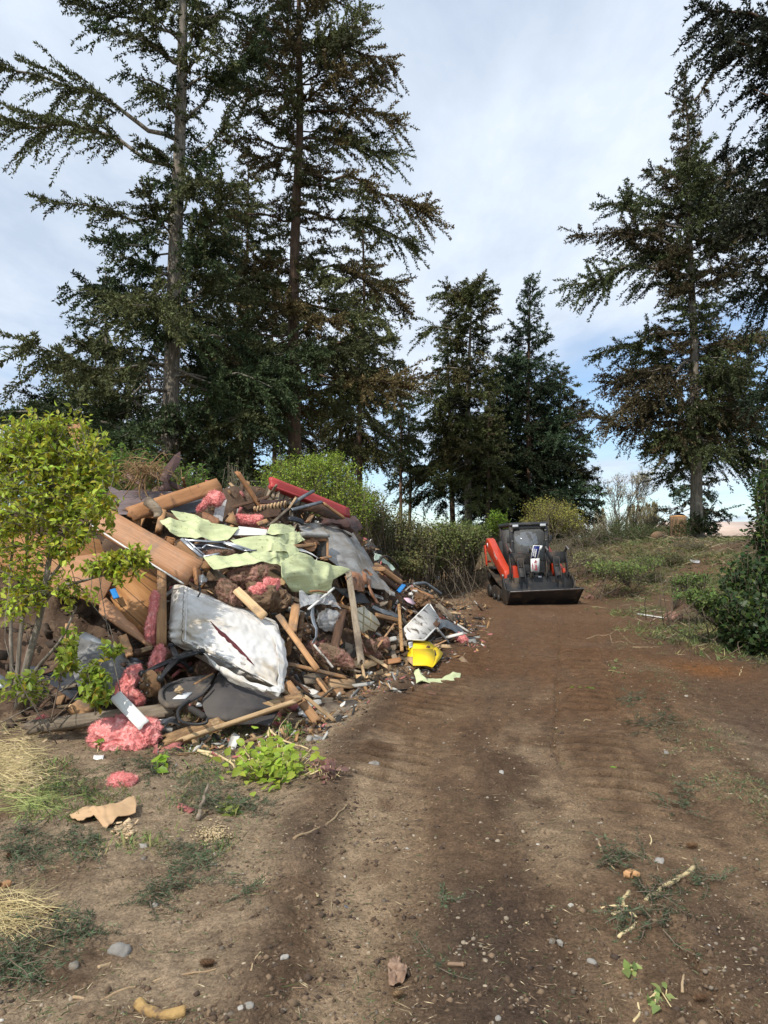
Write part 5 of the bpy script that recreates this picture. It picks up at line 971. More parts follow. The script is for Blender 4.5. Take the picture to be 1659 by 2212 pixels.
# office chair
def chair():
    c = W3(Z10, (965, 385), -.62); root = empty('office_chair', c, 'overturned black office chair with five star base under the mattress', 'chair')
    v, f = tube_mesh(np.array([c + np.array([-.03, -.05, -.02]), c + np.array([.05, .12, .02]), c + np.array([.09, .3, .02])]), np.array([.04, .035, .028]), 12); mk('gas_column', v, f, 'black_plastic', parent=root, smooth=True)
    for i, (e, o_) in enumerate([((630, 525), -.74), ((800, 570), -.8), ((1185, 320), -.78), ((905, 265), -.5), ((1080, 480), -.45)]):
        tip = W3(Z10, e, o_); d = nrm(tip - c); L = np.linalg.norm(tip - c); X, Y, Zv = frame(d, np.array([0, -.6, .8]))
        A = Acc()
        for k in (-1, 1): vv, ff = tube_mesh(crm(np.array([c + Y * .012 * k, c + d * L * .5 + Y * .017 * k + Zv * .012, tip + Y * .008 * k]), 8), np.linspace(.013, .009, 8), 6); A.add(vv, ff)
        g = crm(np.array([[c + Y * .02, c - Y * .02], [c + d * L * .5 + Y * .02 + Zv * .01, c + d * L * .5 - Y * .02 + Zv * .01], [tip + Y * .01, tip - Y * .01]]), 8); vv, ff = grid_solid(g, .014); A.add(vv, ff)
        vv, ff, _ = A.get(); leg = mk('leg', vv, ff, 'black_plastic', parent=root, smooth=True)
        v2, f2 = lathe([(.002, -.026), (.02, -.026), (.029, -.018), (.03, 0), (.029, .018), (.02, .026), (.002, .026)], 20); ax = nrm(np.cross(d, [.2, -.5, .8])); X2, Y2, Z2_ = frame(np.cross(ax, [0, 0, 1.]), ax); q = tip + d * .018
        mk('caster', q + v2[:, :1] * X2 + v2[:, 1:2] * Y2 + v2[:, 2:] * Z2_, f2, 'black_plastic', parent=leg, smooth=True)
    # shell of the seat: padded rim round a hollow with litter
    ring = [(1010, 590), (870, 640), (800, 710), (805, 790), (870, 845), (960, 850), (1080, 800), (1200, 735), (1290, 640)]
    q = np.array([W3(Z10, p, -.64) for p in ring]); v, f = tube_mesh(crm(q, 60), .022 * np.sin(np.linspace(.35, 2.8, 60)), 10); v += .005 * fbm(v * 22, 2, 4)[:, None]; mk('seat_rim', v, f, 'upholstery', parent=root, smooth=True)
    pt(None, Z10, [[(800, 690), (980, 590), (1180, 560), (1335, 540)], [(800, 770), (960, 690), (1130, 650), (1300, 600)], [(830, 830), (980, 770), (1120, 720), (1270, 660)], [(880, 848), (990, 840), (1100, 790), (1200, 730)]], .03, 'upholstery', -.58, .012, 8, nu=12, nv=12, name='seat_shell', cat=None, parent=root, ragged=0)
    pl(None, Z10, [(915, 780), (985, 725), (1110, 715), (1040, 780)], .006, 'label_white', -.62, 'paper_scrap', None, parent=root)
    arm = np.array([W3(Z10, p, o_) for p, o_ in [((1075, 862), -.78), ((1140, 900), -.82), ((1230, 950), -.82), ((1255, 990), -.8), ((1230, 1020), -.76), ((1120, 1030), -.72), ((1000, 1000), -.68), ((965, 930), -.68), ((985, 870), -.7), ((1075, 800), -.66)]]); v, f = tube_mesh(crm(arm, 50), .012, 10); arm_o = mk('armrest', v, f, 'black_plastic', parent=root, smooth=True)
    pd = np.array([W3(Z10, p, -.85) for p in [(1080, 868), (1150, 910), (1235, 960)]]); v, f = tube_mesh(crm(pd, 12), np.array([.014] + [.024] * 10 + [.016]), 10); mk('arm_pad', v, f, 'black_rubber', parent=arm_o, smooth=True)
chair()
pt('soft dark grey upholstered panel spread under the mattress', Z4, [[(600, 850, -.4), (720, 900, -.5), (880, 975, -.55), (1062, 1035, -.5)], [(540, 960, -.5), (700, 1010, -.6), (880, 1050, -.6), (1055, 1085, -.55)], [(470, 1080, -.5), (640, 1110, -.58), (860, 1120, -.56), (1045, 1125, -.5)], [(500, 1180, -.42), (650, 1200, -.46), (850, 1190, -.4), (1035, 1150, -.4)], [(590, 1215, -.36), (720, 1235, -.34), (880, 1240, -.3), (980, 1245, -.3)]], .03, 'upholstery', -.05, .018, 3, name='upholstered_panel', cat='upholstery', ragged=.01)
bd('thin orange splinter poking from under the mattress', Z10, (1115, 640), (1330, 520), 16, .01, -.6, 'wood', 'splinter', jag=.03)
pl('white chip on the dark upholstered panel', Z10, [(1145, 850), (1160, 815), (1210, 830), (1200, 852)], .01, 'white', -.5, 'chip', 'chip')
bl('crumpled brown leaf wad in the chair shell', Z10, (985, 690), (30, 28), .02, 'stick', -.68, 0, .012, 26, 'leaf_wad', 'leaf', 4)
# ---------------------------------------------------------------- foot of the heap
bd('long split stud with torn bark edge lying along the front foot', Z4, (150, 1372, -.22), (1252, 1018, -.78), 74, .04, -.2, 'bark_wood', 'stud', jag=.06, bend=.01, nx=24)
bd('clean sawn lower edge of the split stud lying alongside it', Z4, (255, 1378, -.30), (1180, 1064, -.76), 30, .05, -.26, 'wood_pale', 'stud', jag=.05, nx=16)
bd('reddish plank angled out past the mattress end', Z4, (1105, 925, -.62), (1352, 1240, -.2), 62, .035, -.34, 'wood', 'plank', jag=.02)
bd('thin pale lath fanning from the reddish plank', Z4, (1235, 1020, -.7), (1478, 1222, -.1), 26, .015, -.24, 'wood_pale', 'lath', jag=.02)
bd('thin orange strip lying level under the leaning lath', Z4, (1115, 782), (1570, 890), 26, .02, -.3, 'wood', 'strip', jag=.02)
bd('dark metal edged slat beside the reddish plank', Z4, (1110, 870), (1290, 1010), 24, .02, -.22, 'wood_dark', 'slat', jag=.02)
bd('orange splinter on the ground below the split stud', Z4, (520, 1300), (595, 1295), 26, .03, -.02, 'wood', 'splinter', jag=.03)
bd('flat stub of board on the ground by the reddish plank', Z4, (1205, 1262), (1305, 1185), 40, .02, -.02, 'wood_old', 'board_stub', jag=.02)
o = bd('weathered timber beam on the ground under the white board', Z1, (170, 2135, -.18), (1215, 2005, -.5), 78, .08, -.16, 'wood_old', 'beam', 'beam', jag=.06, bend=.02, nx=16)
bd('white painted board slanting down onto the weathered beam', Z10, (345, 740, -.62), (640, 1050, -.42), 112, .02, -.5, 'white', 'board', jag=.012)
pt('crumpled grey tarp hanging above the white board', Z1, [[(520, 1490), (640, 1560), (800, 1590), (950, 1690)], [(540, 1560), (660, 1640), (800, 1700), (890, 1780)], [(500, 1750), (640, 1720), (780, 1770), (850, 1850)], [(560, 1900), (680, 1880), (760, 1900), (820, 1960)]], .006, 'tarp', -.12, .05, 6, name='tarp', cat='tarp', crease=.03)
bd('grey steel sheet rolled under the brown wedge', Z1, (530, 1500), (960, 1720), 100, .02, -.05, 'grey_metal', 'steel_sheet', 'metal sheet', jag=.03, bend=.03)
bd('weathered square block beneath the trailing shoots', Z1, (510, 2040), (610, 1960), 110, .08, -.15, 'wood', 'block', 'wood block', jag=.01)
bd('orange board end boxed under the brown wedge', Z1, (845, 1490), (905, 1640), 52, .04, -.2, 'wood', 'board_end', jag=.02)
bd('broken brown bottom rail joined to the boxed board end', Z1, (895, 1620), (1075, 1590), 50, .05, -.24, 'wood_dark', 'rail', jag=.05)
bd('torn orange splinter above the broken bottom rail', Z1, (960, 1600), (1060, 1570), 30, .02, -.32, 'wood_pale', 'splinter', jag=.05)
pt('black plastic sheet in the hollow behind the shrub stems', Z1, [[(180, 1700), (330, 1720), (520, 1760)], [(210, 1800), (360, 1830), (540, 1880)], [(260, 1880), (400, 1900), (550, 1960)]], .006, 'dark_metal', .05, .03, 4, name='plastic_sheet', cat='plastic')
bd('red brown plank inside the hollow behind the shrub stems', Z1, (290, 1810), (480, 1950), 36, .02, -.05, 'wood_dark', 'plank', jag=.02)
bd('pale lath along the bottom of the hollow', Z1, (390, 1985), (540, 1970), 16, .015, -.1, 'wood_pale', 'lath', jag=.01)
bd('wood wedge standing in the hollow', Z1, (395, 1970), (430, 1900), 40, .02, -.1, 'wood', 'wedge', 'wood', jag=.01)
bd('short upright board in the shrub gap', Z1, (470, 1560), (485, 1400), 56, .02, 0, 'wood', 'board', jag=.02)
pl('grey blue sheet corner low behind the shrub stems', Z1, [(-30, 1740), (50, 1790), (60, 1850), (-30, 1860)], .008, 'grey_metal', .0, 'sheet_corner', 'metal sheet')
bd('split brown plank leaning behind the thickest shrub stem', Z1, (130, 1880), (215, 1560), 55, .02, .1, 'wood_dark', 'plank', jag=.05)
bl('big bright pink insulation batt lying in front of the heap', Z7, (538, 150), (120, 70), .055, o=-.22, rot=8, amp=.032, fr=13, up=.8, n=6)
bl('small pink tuft left of the batt beside the weathered beam'.replace('left of', 'past'), Z7, (188, 86), (18, 10), .03, o=-.04, amp=.012, fr=18, n=4)
pt('crumpled shiny silver metal scrap next to the chair arm', Z10, [[(700, 985), (790, 940), (880, 945), (930, 960)], [(760, 1000), (830, 975), (900, 985), (960, 1000)], [(840, 1050), (880, 1030), (930, 1035), (985, 1045)]], .003, 'foil', -.2, .03, 12, nu=14, nv=14, name='metal_scrap', cat='metal scrap', crease=.02)
def duct():
    p = np.array([W3(Z10, q, -.16) for q in [(700, 1065), (800, 1075), (912, 1090)]]); q = crm(p, 60); v, f = tube_mesh(q, .022 + .005 * np.sin(np.arange(60) * 1.6), 12); mk('flexible_duct', v, f, 'slab', 'dirty ribbed grey duct end behind the batt', 'duct', smooth=False)
duct()
bl('small pink insulation crumb at the upholstered panel corner', Z4, (1015, 1200), (32, 36), .03, o=-.1, amp=.02, fr=16, n=4)
bl('tiny pink crumb on the soil under the upholstered panel', Z4, (858, 1238), (22, 12), .02, o=-.02, amp=.01, fr=20, n=3)
# ---------------------------------------------------------------- far shoulder of the heap
pt('wide worn grey roofing membrane draped down the heap shoulder', Z3, [[(385, 425, .1), (500, 425, -.1), (640, 430, .0), (740, 465, .3)], [(400, 470, -.2), (560, 490, -.35), (690, 500, -.3), (790, 550, .1)], [(560, 580, -.3), (650, 590, -.4), (750, 600, -.35), (850, 640, 0)], [(600, 660, -.3), (700, 680, -.4), (800, 690, -.35), (905, 730, 0)], [(690, 740, -.3), (790, 760, -.38), (880, 780, -.3), (965, 830, -.05)], [(790, 850, -.3), (880, 860, -.35), (960, 880, -.3), (1030, 920, -.1)]], .008, 'membrane', 0, .03, 2.5, nu=50, nv=36, name='roof_membrane', cat='roofing', ragged=.012, crease=.015)
def red_panel():
    o = pl('weathered grooved panel with red metal edge topping the heap', Z12, [(25, 420), (112, 222), (1045, 585), (1000, 640), (640, 470), (440, 500)], .05, 'weathered', .1, 'trailer_skin', 'panel', axis=[(112, 222), (60, 330)])
    p0, p1 = W3(Z12, (116, 226), .0), W3(Z12, (1050, 592), .0); board(p0, p1, .17, .07, 'red_paint', None, None, 'red_edge', parent=o, jag=.01, nx=12, bend=.01)
    p = crm(np.array([W3(Z12, q, -.06) for q in [(130, 262), (420, 372), (700, 480)]]), 14); v, f = tube_mesh(p, .02, 6); mk('red_lip', v, f, 'red_paint', parent=o, smooth=True)
red_panel()
tb('grey conduit pipe jutting up before the red edged panel', Z12, [(365, 480, -.3), (500, 395, -.35), (630, 322, -.3)], .026, 'grey_metal', name='conduit', cat='pipe')
bd('long grey lath crossing under the conduit pipe', Z12, (95, 745), (345, 520), 30, .02, -.4, 'wood_old', 'lath', jag=.03)
bd('bent tan lath beside the conduit pipe', Z12, (330, 545), (435, 385), 26, .015, -.38, 'wood_pale', 'lath', jag=.03)
for i, (a, lab, m) in enumerate([([[(0, 425), (200, 425), (380, 418)], [(0, 470), (180, 462), (330, 440)]], 'topmost of the dark curved sheets stacked below the red edged panel', 'brown_metal'), ([[(0, 475), (150, 470), (300, 462)], [(0, 505), (160, 500), (310, 488)]], 'curved brown sheet sandwiched under the topmost dark sheet', 'corru'), ([[(-70, 560), (100, 530), (250, 540)], [(-70, 640), (90, 640), (220, 620)]], 'dark sagging sheet under the corrugated edge', 'wood_dark')]):
    pt(lab, Z12, a, .012, m, -.15 - .05 * i, .02, 3, nu=12, nv=20, name='curved_sheet', cat='sheet')
def corr():
    a, b = W3(Z12, (-75, 545), -.32), W3(Z12, (310, 470), -.32); n = 64; t = np.linspace(0, 1, n); top = a + (b - a) * t[:, None]; z = .02 * np.sign(np.sin(t * 60)); g = np.stack([top + np.stack([0 * z, 0 * z, z + .02], 1), top + np.stack([0 * z, 0 * z + .05, z - .03], 1)], 0); v, f = grid_solid(g, .01); mk('corrugated_edge', v, f, 'wood_pale', 'tan toothed corrugated strip between the stacked dark sheets', 'strip')
corr()
bd('grey edged roof piece bridging over the dark opening', Z12, (375, 545), (735, 450), 36, .03, -.42, 'grey_metal', 'roof_edge', 'roof piece', jag=.01)
pl('brown plywood sloping under the grey roof edge', Z12, [(400, 545), (740, 460), (1005, 660), (860, 660), (620, 560)], .02, 'wood_dark', -.25, 'plywood_sheet', 'plywood')
bd('orange board edging the sloping plywood', Z12, (742, 460), (1005, 645), 30, .03, -.42, 'wood', 'board', jag=.01)
bd('brown upright offcut inside the dark opening', Z12, (560, 700), (620, 590), 55, .02, -.2, 'wood', 'offcut', jag=.03)
bd('dark post beside the opening under the stacked sheets', Z12, (365, 700), (372, 560), 46, .05, -.3, 'wood_old', 'post', jag=.02)
pt('crushed dark brown metal rolled over the membrane top', Z12, [[(720, 690, -.2), (800, 655, -.3), (950, 680, -.3), (1130, 615, -.1)], [(740, 712, -.3), (850, 690, -.42), (1000, 715, -.45), (1170, 680, -.2)], [(800, 715, -.3), (950, 725, -.4), (1060, 760, -.4), (1205, 735, -.2)], [(980, 720, -.25), (1050, 765, -.3), (1090, 800, -.3), (1125, 820, -.2)]], .01, 'brown_metal', 0, .04, 4, name='metal_sheet', cat='metal sheet', crease=.03)
bd('dark folded roll lip at the membrane top', Z12, (330, 640), (520, 715), 60, .03, -.42, 'dark_metal', 'roll_lip', 'roofing', jag=.04, bend=.04)
bd('rough grey slab edge above the broken cabinet', Z3, (400, 500), (588, 512), 26, .08, -.55, 'slab', 'slab', 'slab', jag=.01)
def cabinet():
    root = empty('broken_cabinet', W3(Z3, (510, 640), -.45), 'broken wooden cabinet box with dark interior on the membrane', 'cabinet')
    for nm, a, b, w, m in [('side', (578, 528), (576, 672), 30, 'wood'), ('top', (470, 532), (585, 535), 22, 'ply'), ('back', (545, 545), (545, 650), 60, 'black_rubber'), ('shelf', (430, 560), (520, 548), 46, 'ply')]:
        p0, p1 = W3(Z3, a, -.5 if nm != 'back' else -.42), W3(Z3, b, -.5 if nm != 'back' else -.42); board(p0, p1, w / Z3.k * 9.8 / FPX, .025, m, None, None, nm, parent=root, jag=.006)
    pt(None, Z3, [[(430, 590), (480, 560), (510, 545)], [(450, 600), (490, 590), (512, 580)], [(470, 612), (490, 610), (500, 605)]], .012, 'ply', -.55, .01, 5, nu=10, nv=10, name='curved_panel', cat=None, parent=root)
cabinet()
bd('orange batten across the front of the broken cabinet', Z3, (350, 582), (500, 566), 24, .03, -.62, 'wood', 'batten', jag=.03)
bd('pointed orange splinter under the broken cabinet', Z3, (530, 662), (612, 645), 18, .015, -.6, 'wood', 'splinter', jag=.05)
pt('small white liner sheet between green sheet and cabinet', Z3, [[(350, 590), (420, 595), (480, 625)], [(400, 612), (450, 620), (530, 662)]], .004, 'white', -.6, .012, 6, nu=8, nv=10, name='liner', cat='sheet')
bd('tall splintered grey board standing in front of the heap', Z11, (985, 110), (1165, 1400), 84, .03, -.62, 'wood_old', 'board', jag=.12, nx=18, bend=.03)
bd('pale split sliver at the foot of the tall splintered board', Z11, (1140, 1230), (1205, 1560), 36, .015, -.56, 'wood_pale', 'sliver', jag=.09)
pt('crumpled brown wood grain laminate behind the tall board', Z11, [[(935, 240, -.3), (1050, 170, -.45), (1150, 135, -.35), (1255, 150, -.3)], [(960, 300, -.35), (1060, 260, -.55), (1160, 240, -.4), (1268, 215, -.35)], [(1000, 370, -.4), (1070, 340, -.55), (1150, 350, -.45), (1180, 300, -.4)], [(1010, 400, -.42), (1080, 390, -.5), (1150, 425, -.45), (1175, 420, -.4)]], .006, 'corru', 0, .03, 5, name='laminate', cat='laminate', crease=.05)
pt('dangling brown laminate strip curling over the membrane foot', Z11, [[(1225, 240, -.4), (1250, 240, -.45), (1272, 250, -.4)], [(1240, 340, -.42), (1262, 345, -.48), (1280, 370, -.42)], [(1270, 430, -.4), (1300, 450, -.45), (1330, 470, -.4)], [(1330, 530, -.35), (1360, 560, -.4), (1400, 575, -.35)]], .006, 'corru', 0, .012, 5, nu=24, nv=8, name='laminate_strip', cat='laminate')
bd('white trimmed dark panel edge propped over the hollow', Z11, (470, 640), (805, 362), 26, .02, -.6, 'white', 'trim', jag=.004)
pt('black underside sheet above the hollow', Z11, [[(800, 370), (1000, 390), (1200, 440)], [(850, 430), (1050, 480), (1250, 540)], [(900, 470), (1080, 560), (1300, 560)]], .01, 'black_plastic', -.3, .03, 4, nu=14, nv=14, name='black_sheet', cat='sheet', crease=.02)
pt('crinkled clear plastic film under the sagging green sheet', Z11, [[(320, 430), (450, 450), (600, 470), (760, 440)], [(340, 520), (470, 520), (620, 540), (820, 520)], [(350, 620), (470, 600), (640, 600), (890, 640)]], .003, 'film', -.48, .05, 7, name='plastic_film', cat='plastic', crease=.04)
bl('clear plastic bag slumped inside the hollow', Z11, (735, 770), (120, 105), .10, 'film', -.25, 0, .03, 8, 'plastic_bag', 'plastic', 4)
bd('dark stained post leaning in the hollow', Z11, (920, 655), (795, 1195), 105, .07, -.42, 'wood_dark', 'post', jag=.02)
bl('long dirty pink batt along the floor of the hollow', Z11, (740, 1245), (300, 85), .08, 'pink_dirty', -.3, 24, .03, 9)
tb('thin white conduit over the dirty pink batt', Z11, [(542, 1100, -.5), (640, 1215, -.52), (792, 1395, -.42)], .012, 'white_dirty', name='conduit', cat='pipe')
bl('folded black rubber mat by the tall board', Z11, (965, 1180), (95, 75), .06, 'black_rubber', -.3, 20, .03, 7, 'rubber_mat', 'mat', 4)
pl('cream lattice patterned linoleum scrap among the boards', Z11, [(1085, 625), (1195, 600), (1225, 640), (1345, 740), (1400, 835), (1335, 930), (1240, 900), (1170, 950), (1110, 800)], .012, 'lino', -.45, 'linoleum', 'linoleum', jag=.004)
def lino_bands():
    par = [o for o in COL.objects if o.name == 'linoleum'][0]
    for a, b in [((1095, 660), (1390, 860)), ((1110, 780), (1330, 920)), ((1190, 610), (1180, 940)), ((1290, 690), (1260, 900))]:
        p0, p1 = W3(Z11, a, -.47), W3(Z11, b, -.47); board(p0, p1, .022, .012, 'lino_band', None, None, 'pattern_band', parent=par, jag=0, nx=4)
lino_bands()
pl('flat plywood scrap on the soil at the tall board foot', Z11, [(1010, 1310), (1230, 1300), (1465, 1302), (1250, 1410), (1090, 1390)], .015, 'wood_pale', -.06, 'plywood_scrap', 'plywood', jag=.006)
pl('muddy board scrap on the ground past the mattress', Z11, [(390, 1505), (560, 1470), (715, 1500), (560, 1605), (430, 1600)], .02, 'wood_old', -.05, 'board_scrap', 'board', jag=.01)
pl('tan hardboard square on the ground below the level strip', Z11, [(690, 1555), (1065, 1550), (1075, 1650), (735, 1660)], .02, 'cardboard', -.05, 'hardboard', 'board', jag=.006)
pl('grey brown flat board half sunk in soil at the front', Z4, [(1320, 1150), (1420, 1075), (1620, 1060), (1655, 1085), (1480, 1190)], .02, 'wood_old', -.03, 'board_scrap', 'board', jag=.008)
bd('thin lath leaning in front of the linoleum', Z11, (1330, 1180), (1585, 828), 24, .012, -.5, 'wood', 'lath', jag=.01)
bd('pair of narrow reddish slats squeezed by the tall board, front one', Z11, (1075, 660), (1150, 1070), 16, .015, -.52, 'ply', 'slat', jag=.01)
bd('narrow reddish slat nearest the linoleum', Z11, (1050, 680), (1120, 1080), 14, .015, -.46, 'ply', 'slat', jag=.01)
bd('level orange board end behind the linoleum', Z11, (1330, 710), (1650, 790), 60, .03, -.3, 'wood', 'board_end', jag=.03)
pt('long grey downspout lying under the laminate strip', Z11, [[(1300, 590), (1450, 650), (1640, 720)], [(1290, 630), (1430, 700), (1640, 760)]], .02, 'grey_metal', -.3, .02, 4, nu=8, nv=16, name='downspout', cat='pipe')
bl('dusty pink insulation clump under the thin leaning lath', Z11, (1235, 1125), (105, 70), .07, 'pink_dirty', -.36, 20, .03, 10)
bl('dusty pink clump at the upright spotted plank', Z11, (1400, 1080), (110, 46), .05, 'pink_dirty', -.36, -10, .03, 10)
bl('dull pink insulation shred on the soil near the yellow box', Z11, (1340, 1240), (60, 40), .04, 'pink_dirty', -.1, 40, .02, 12, n=4)
bd('upright spotted plank standing next to the dirty tray', Z9, (125, 815), (185, 1690), 58, .03, -.55, 'wood_spot', 'plank', jag=.02)
bd('brown board offcut at the upright plank foot', Z9, (-30, 1620), (70, 1850), 95, .02, -.2, 'wood_old', 'offcut', jag=.03)
bd('brown split board lying past the upright plank', Z9, (-150, 1480), (-20, 1700), 80, .02, -.25, 'wood_old', 'offcut', jag=.05)
def tray():
    out = [(210, 1275), (660, 820), (700, 818), (895, 1130), (880, 1170), (600, 1470), (570, 1480), (290, 1460)]
    o = pl('dirt spattered white plastic tray leaning at the heap end', Z9, out, .035, 'white_dirty', -.5, 'tray', 'tray')
    q = np.array([W3(Z9, p, -.53) for p in out + out[:1]]); c = q.mean(0)
    v, f = tube_mesh(q, .012, 8); mk('rim', v, f, 'white', parent=o, smooth=True)
tray()
def yellow_box():
    o = pl('crushed bright yellow cardboard box on the soil before the tray', Z9, [(385, 1635), (560, 1640), (760, 1650), (790, 1790), (745, 1980), (640, 1945), (385, 1942)], .012, 'yellow', -.43, 'cardboard_box', 'box')
    pl(None, Z9, [(380, 1455, -.26), (520, 1480, -.26), (690, 1512, -.26), (800, 1600, -.34), (760, 1650, -.43), (385, 1635, -.43)], .008, 'yellow', 0, 'flap', None, parent=o)
    pl(None, Z9, [(760, 1650, -.43), (800, 1602, -.36), (860, 1640, -.26), (938, 1722, -.22), (905, 1800, -.24), (830, 1885, -.30), (745, 1980, -.42), (790, 1790, -.43)], .008, 'yellow', 0, 'side_flap', None, parent=o)
    pl(None, Z9, [(385, 1560, -.43), (270, 1590, -.26), (290, 1655, -.28), (330, 1665, -.3), (250, 1770, -.24), (385, 1790, -.43)], .008, 'yellow', 0, 'side_wing', None, parent=o)
    pl(None, Z9, [(385, 1790, -.43), (250, 1785, -.24), (290, 1860, -.26), (384, 1938, -.43)], .008, 'cardboard', 0, 'torn_liner', None, parent=o)
    def deco(name, pts, m, oo): pl(None, Z9, pts, .002, m, oo, name, None, parent=o)
    deco('printed_panel', [(415, 1745), (478, 1742), (475, 1915), (414, 1915)], 'label_white', -.432)
    deco('sticker', [(565, 1745), (665, 1715), (710, 1790), (610, 1820)], 'label_white', -.434)
    deco('barcode_label', [(300, 1520), (380, 1500), (382, 1600), (320, 1620)], 'label_white', -.44)
    for k in range(5): deco('barcode_bar', [(315 + k * 13, 1540 - k * 4), (321 + k * 13, 1538 - k * 4), (324 + k * 12, 1600 - k * 3), (318 + k * 12, 1602 - k * 3)], 'ink', -.445)
    for k in range(4): deco('panel_rule', [(418, 1780 + 34 * k), (474, 1778 + 34 * k), (474, 1783 + 34 * k), (418, 1785 + 34 * k)], 'ink', -.436)
    for k in range(4): deco('barcode_bar', [(580 + k * 9, 1752 - k * 3), (585 + k * 9, 1750 - k * 3), (604 + k * 9, 1788 - k * 3), (599 + k * 9, 1790 - k * 3)], 'ink', -.438)
    deco('dark_band', [(775, 1655), (795, 1660), (815, 1740), (775, 1815), (750, 1820), (790, 1745)], 'ink', -.455)
    for k in range(3): deco('print_line', [(500 + 4 * k, 1705 + 16 * k), (620 - 30 * k, 1690 + 22 * k), (620 - 30 * k, 1698 + 22 * k), (500 + 4 * k, 1712 + 16 * k)], 'ink', -.434)
yellow_box()
pt('bent ribbed grey roofing sheet behind the tray', Z9, [[(885, 1090, -.3), (1010, 1105, -.35), (1180, 1190, -.3), (1300, 1270, -.2), (1345, 1390, -.1), (1570, 1455, 0)], [(885, 1170, -.4), (1000, 1180, -.45), (1150, 1260, -.4), (1240, 1330, -.3), (1320, 1400, -.12), (1540, 1470, 0)], [(800, 1310, -.4), (960, 1235, -.45), (1110, 1290, -.4), (1200, 1360, -.3), (1300, 1415, -.14), (1480, 1470, 0)]], .006, 'grey_metal', 0, .006, 4, nu=16, nv=40, name='roof_sheet', cat='roofing')
bd('orange plank under the bent grey roofing sheet', Z9, (740, 1520), (1180, 1385), 66, .02, -.1, 'wood', 'plank', jag=.02)
bd('short stick resting on the yellow box corner', Z9, (770, 1590), (1010, 1478), 28, .015, -.28, 'wood', 'stick', jag=.02)
bl('pink insulation bit at the bent roofing sheet tip', Z9, (1270, 1450), (110, 60), .05, o=-.08, rot=28, amp=.025, fr=12, n=4)
tb('dark thin steel rod lying past the yellow box', Z9, [(905, 1640, -.02), (1150, 1720, -.02), (1410, 1790, -.02)], .018, 'wood_dark', name='rod', cat='rod')
bd('curved bark slab sliding off behind the tray', Z9, (790, 800), (1165, 1140), 100, .02, -.25, 'wood_old', 'bark_slab', 'bark', jag=.04, bend=.06)
bd('pink stained slat near the heap end', Z9, (830, 705), (1125, 875), 40, .02, -.15, 'wood', 'slat', jag=.02)
bd('short cream block on the pink stained slat', Z9, (1005, 775), (1125, 835), 40, .03, -.2, 'wood_pale', 'block', 'wood block', jag=.02)
bd('long thin slat trailing over the rubble tail', Z9, (390, 450), (760, 690), 24, .015, -.1, 'wood_old', 'slat', jag=.02)
bd('second trailing slat below the long thin one', Z9, (400, 510), (640, 650), 22, .015, -.12, 'wood', 'slat', jag=.02)
tb('bent grey conduit on the soil near the rubble tail', Z9, [(400, 445, -.02), (520, 432, -.02), (620, 435, -.02), (740, 510, -.02), (905, 630, 0)], .03, 'grey_metal', name='conduit', cat='pipe', n=30)
bd('blue plastic scrap standing in the rubble tail', Z9, (115, 590), (225, 450), 80, .012, -.3, 'blue', 'plastic_scrap', 'plastic', jag=.02)
pl('pale pink oval plate in the rubble tail', Z9, [(215, 702), (300, 700), (385, 750), (430, 805), (380, 822), (290, 780)], .012, 'pink_plate', -.3, 'plate', 'plate'); 
bl('lump of rusty brown pellets above the tray', Z9, (550, 765), (115, 95), .10, 'rust', -.25, 20, .06, 14, 'pellet_lump', 'rubble')
for i, (c, lab) in enumerate([((400, 610), 'white plaster crumb above the oval plate'), ((340, 640), 'grey white plaster crumb nearest the blue scrap'), ((455, 660), 'larger white plaster lump over the pellet lump'), ((430, 590), 'small white plaster crumb topmost in its group')]):
    bl(lab, Z9, c, (30 + 9 * (i == 2), 24), .05, 'white_dirty', -.25, 0, .02, 14, 'plaster_crumb', 'plaster', 3)
bd('brown beam sliding down the membrane edge', Z3, (905, 700), (1090, 832), 36, .06, -.2, 'wood', 'beam', 'beam', jag=.03)
bd('dark beam under the sliding brown beam', Z3, (920, 770), (1060, 870), 30, .05, -.15, 'wood_dark', 'beam', 'beam', jag=.03)
pt('pale green plastic sheet rolled beyond the membrane', Z3, [[(890, 625), (920, 640), (1000, 690), (1030, 735)], [(890, 680), (930, 670), (990, 710), (1020, 745)]], .004, 'pale_green', -.1, .04, 5, nu=10, nv=20, name='plastic_sheet', cat='plastic', crease=.03)
tb('thin dark hoop of hose over the pale green plastic', Z3, [(930, 690, -.2), (945, 655, -.25), (985, 645, -.2), (1030, 680, -.1), (1060, 720, 0)], .018, 'black_rubber', name='hose', cat='hose', n=30)
for lab, a, b, w, m, oo in [('grey board under the tray rim', (430, 980), (700, 1000), 36, 'wood_old', -.2), ('dark slab behind the upright spotted plank', (-60, 960), (140, 1080), 90, 'tarp', -.2), ('short orange stick behind the upright spotted plank', (265, 905), (380, 1000), 30, 'wood', -.3), ('grey fender like sheet beside the oval plate', (-60, 600), (60, 640), 90, 'slab', -.3), ('pale stick low before the tray', (-20, 1260), (60, 1170), 22, 'wood_pale', -.4)]:
    bd(lab, Z9, a, b, w, .02, oo, m, 'offcut', jag=.03)
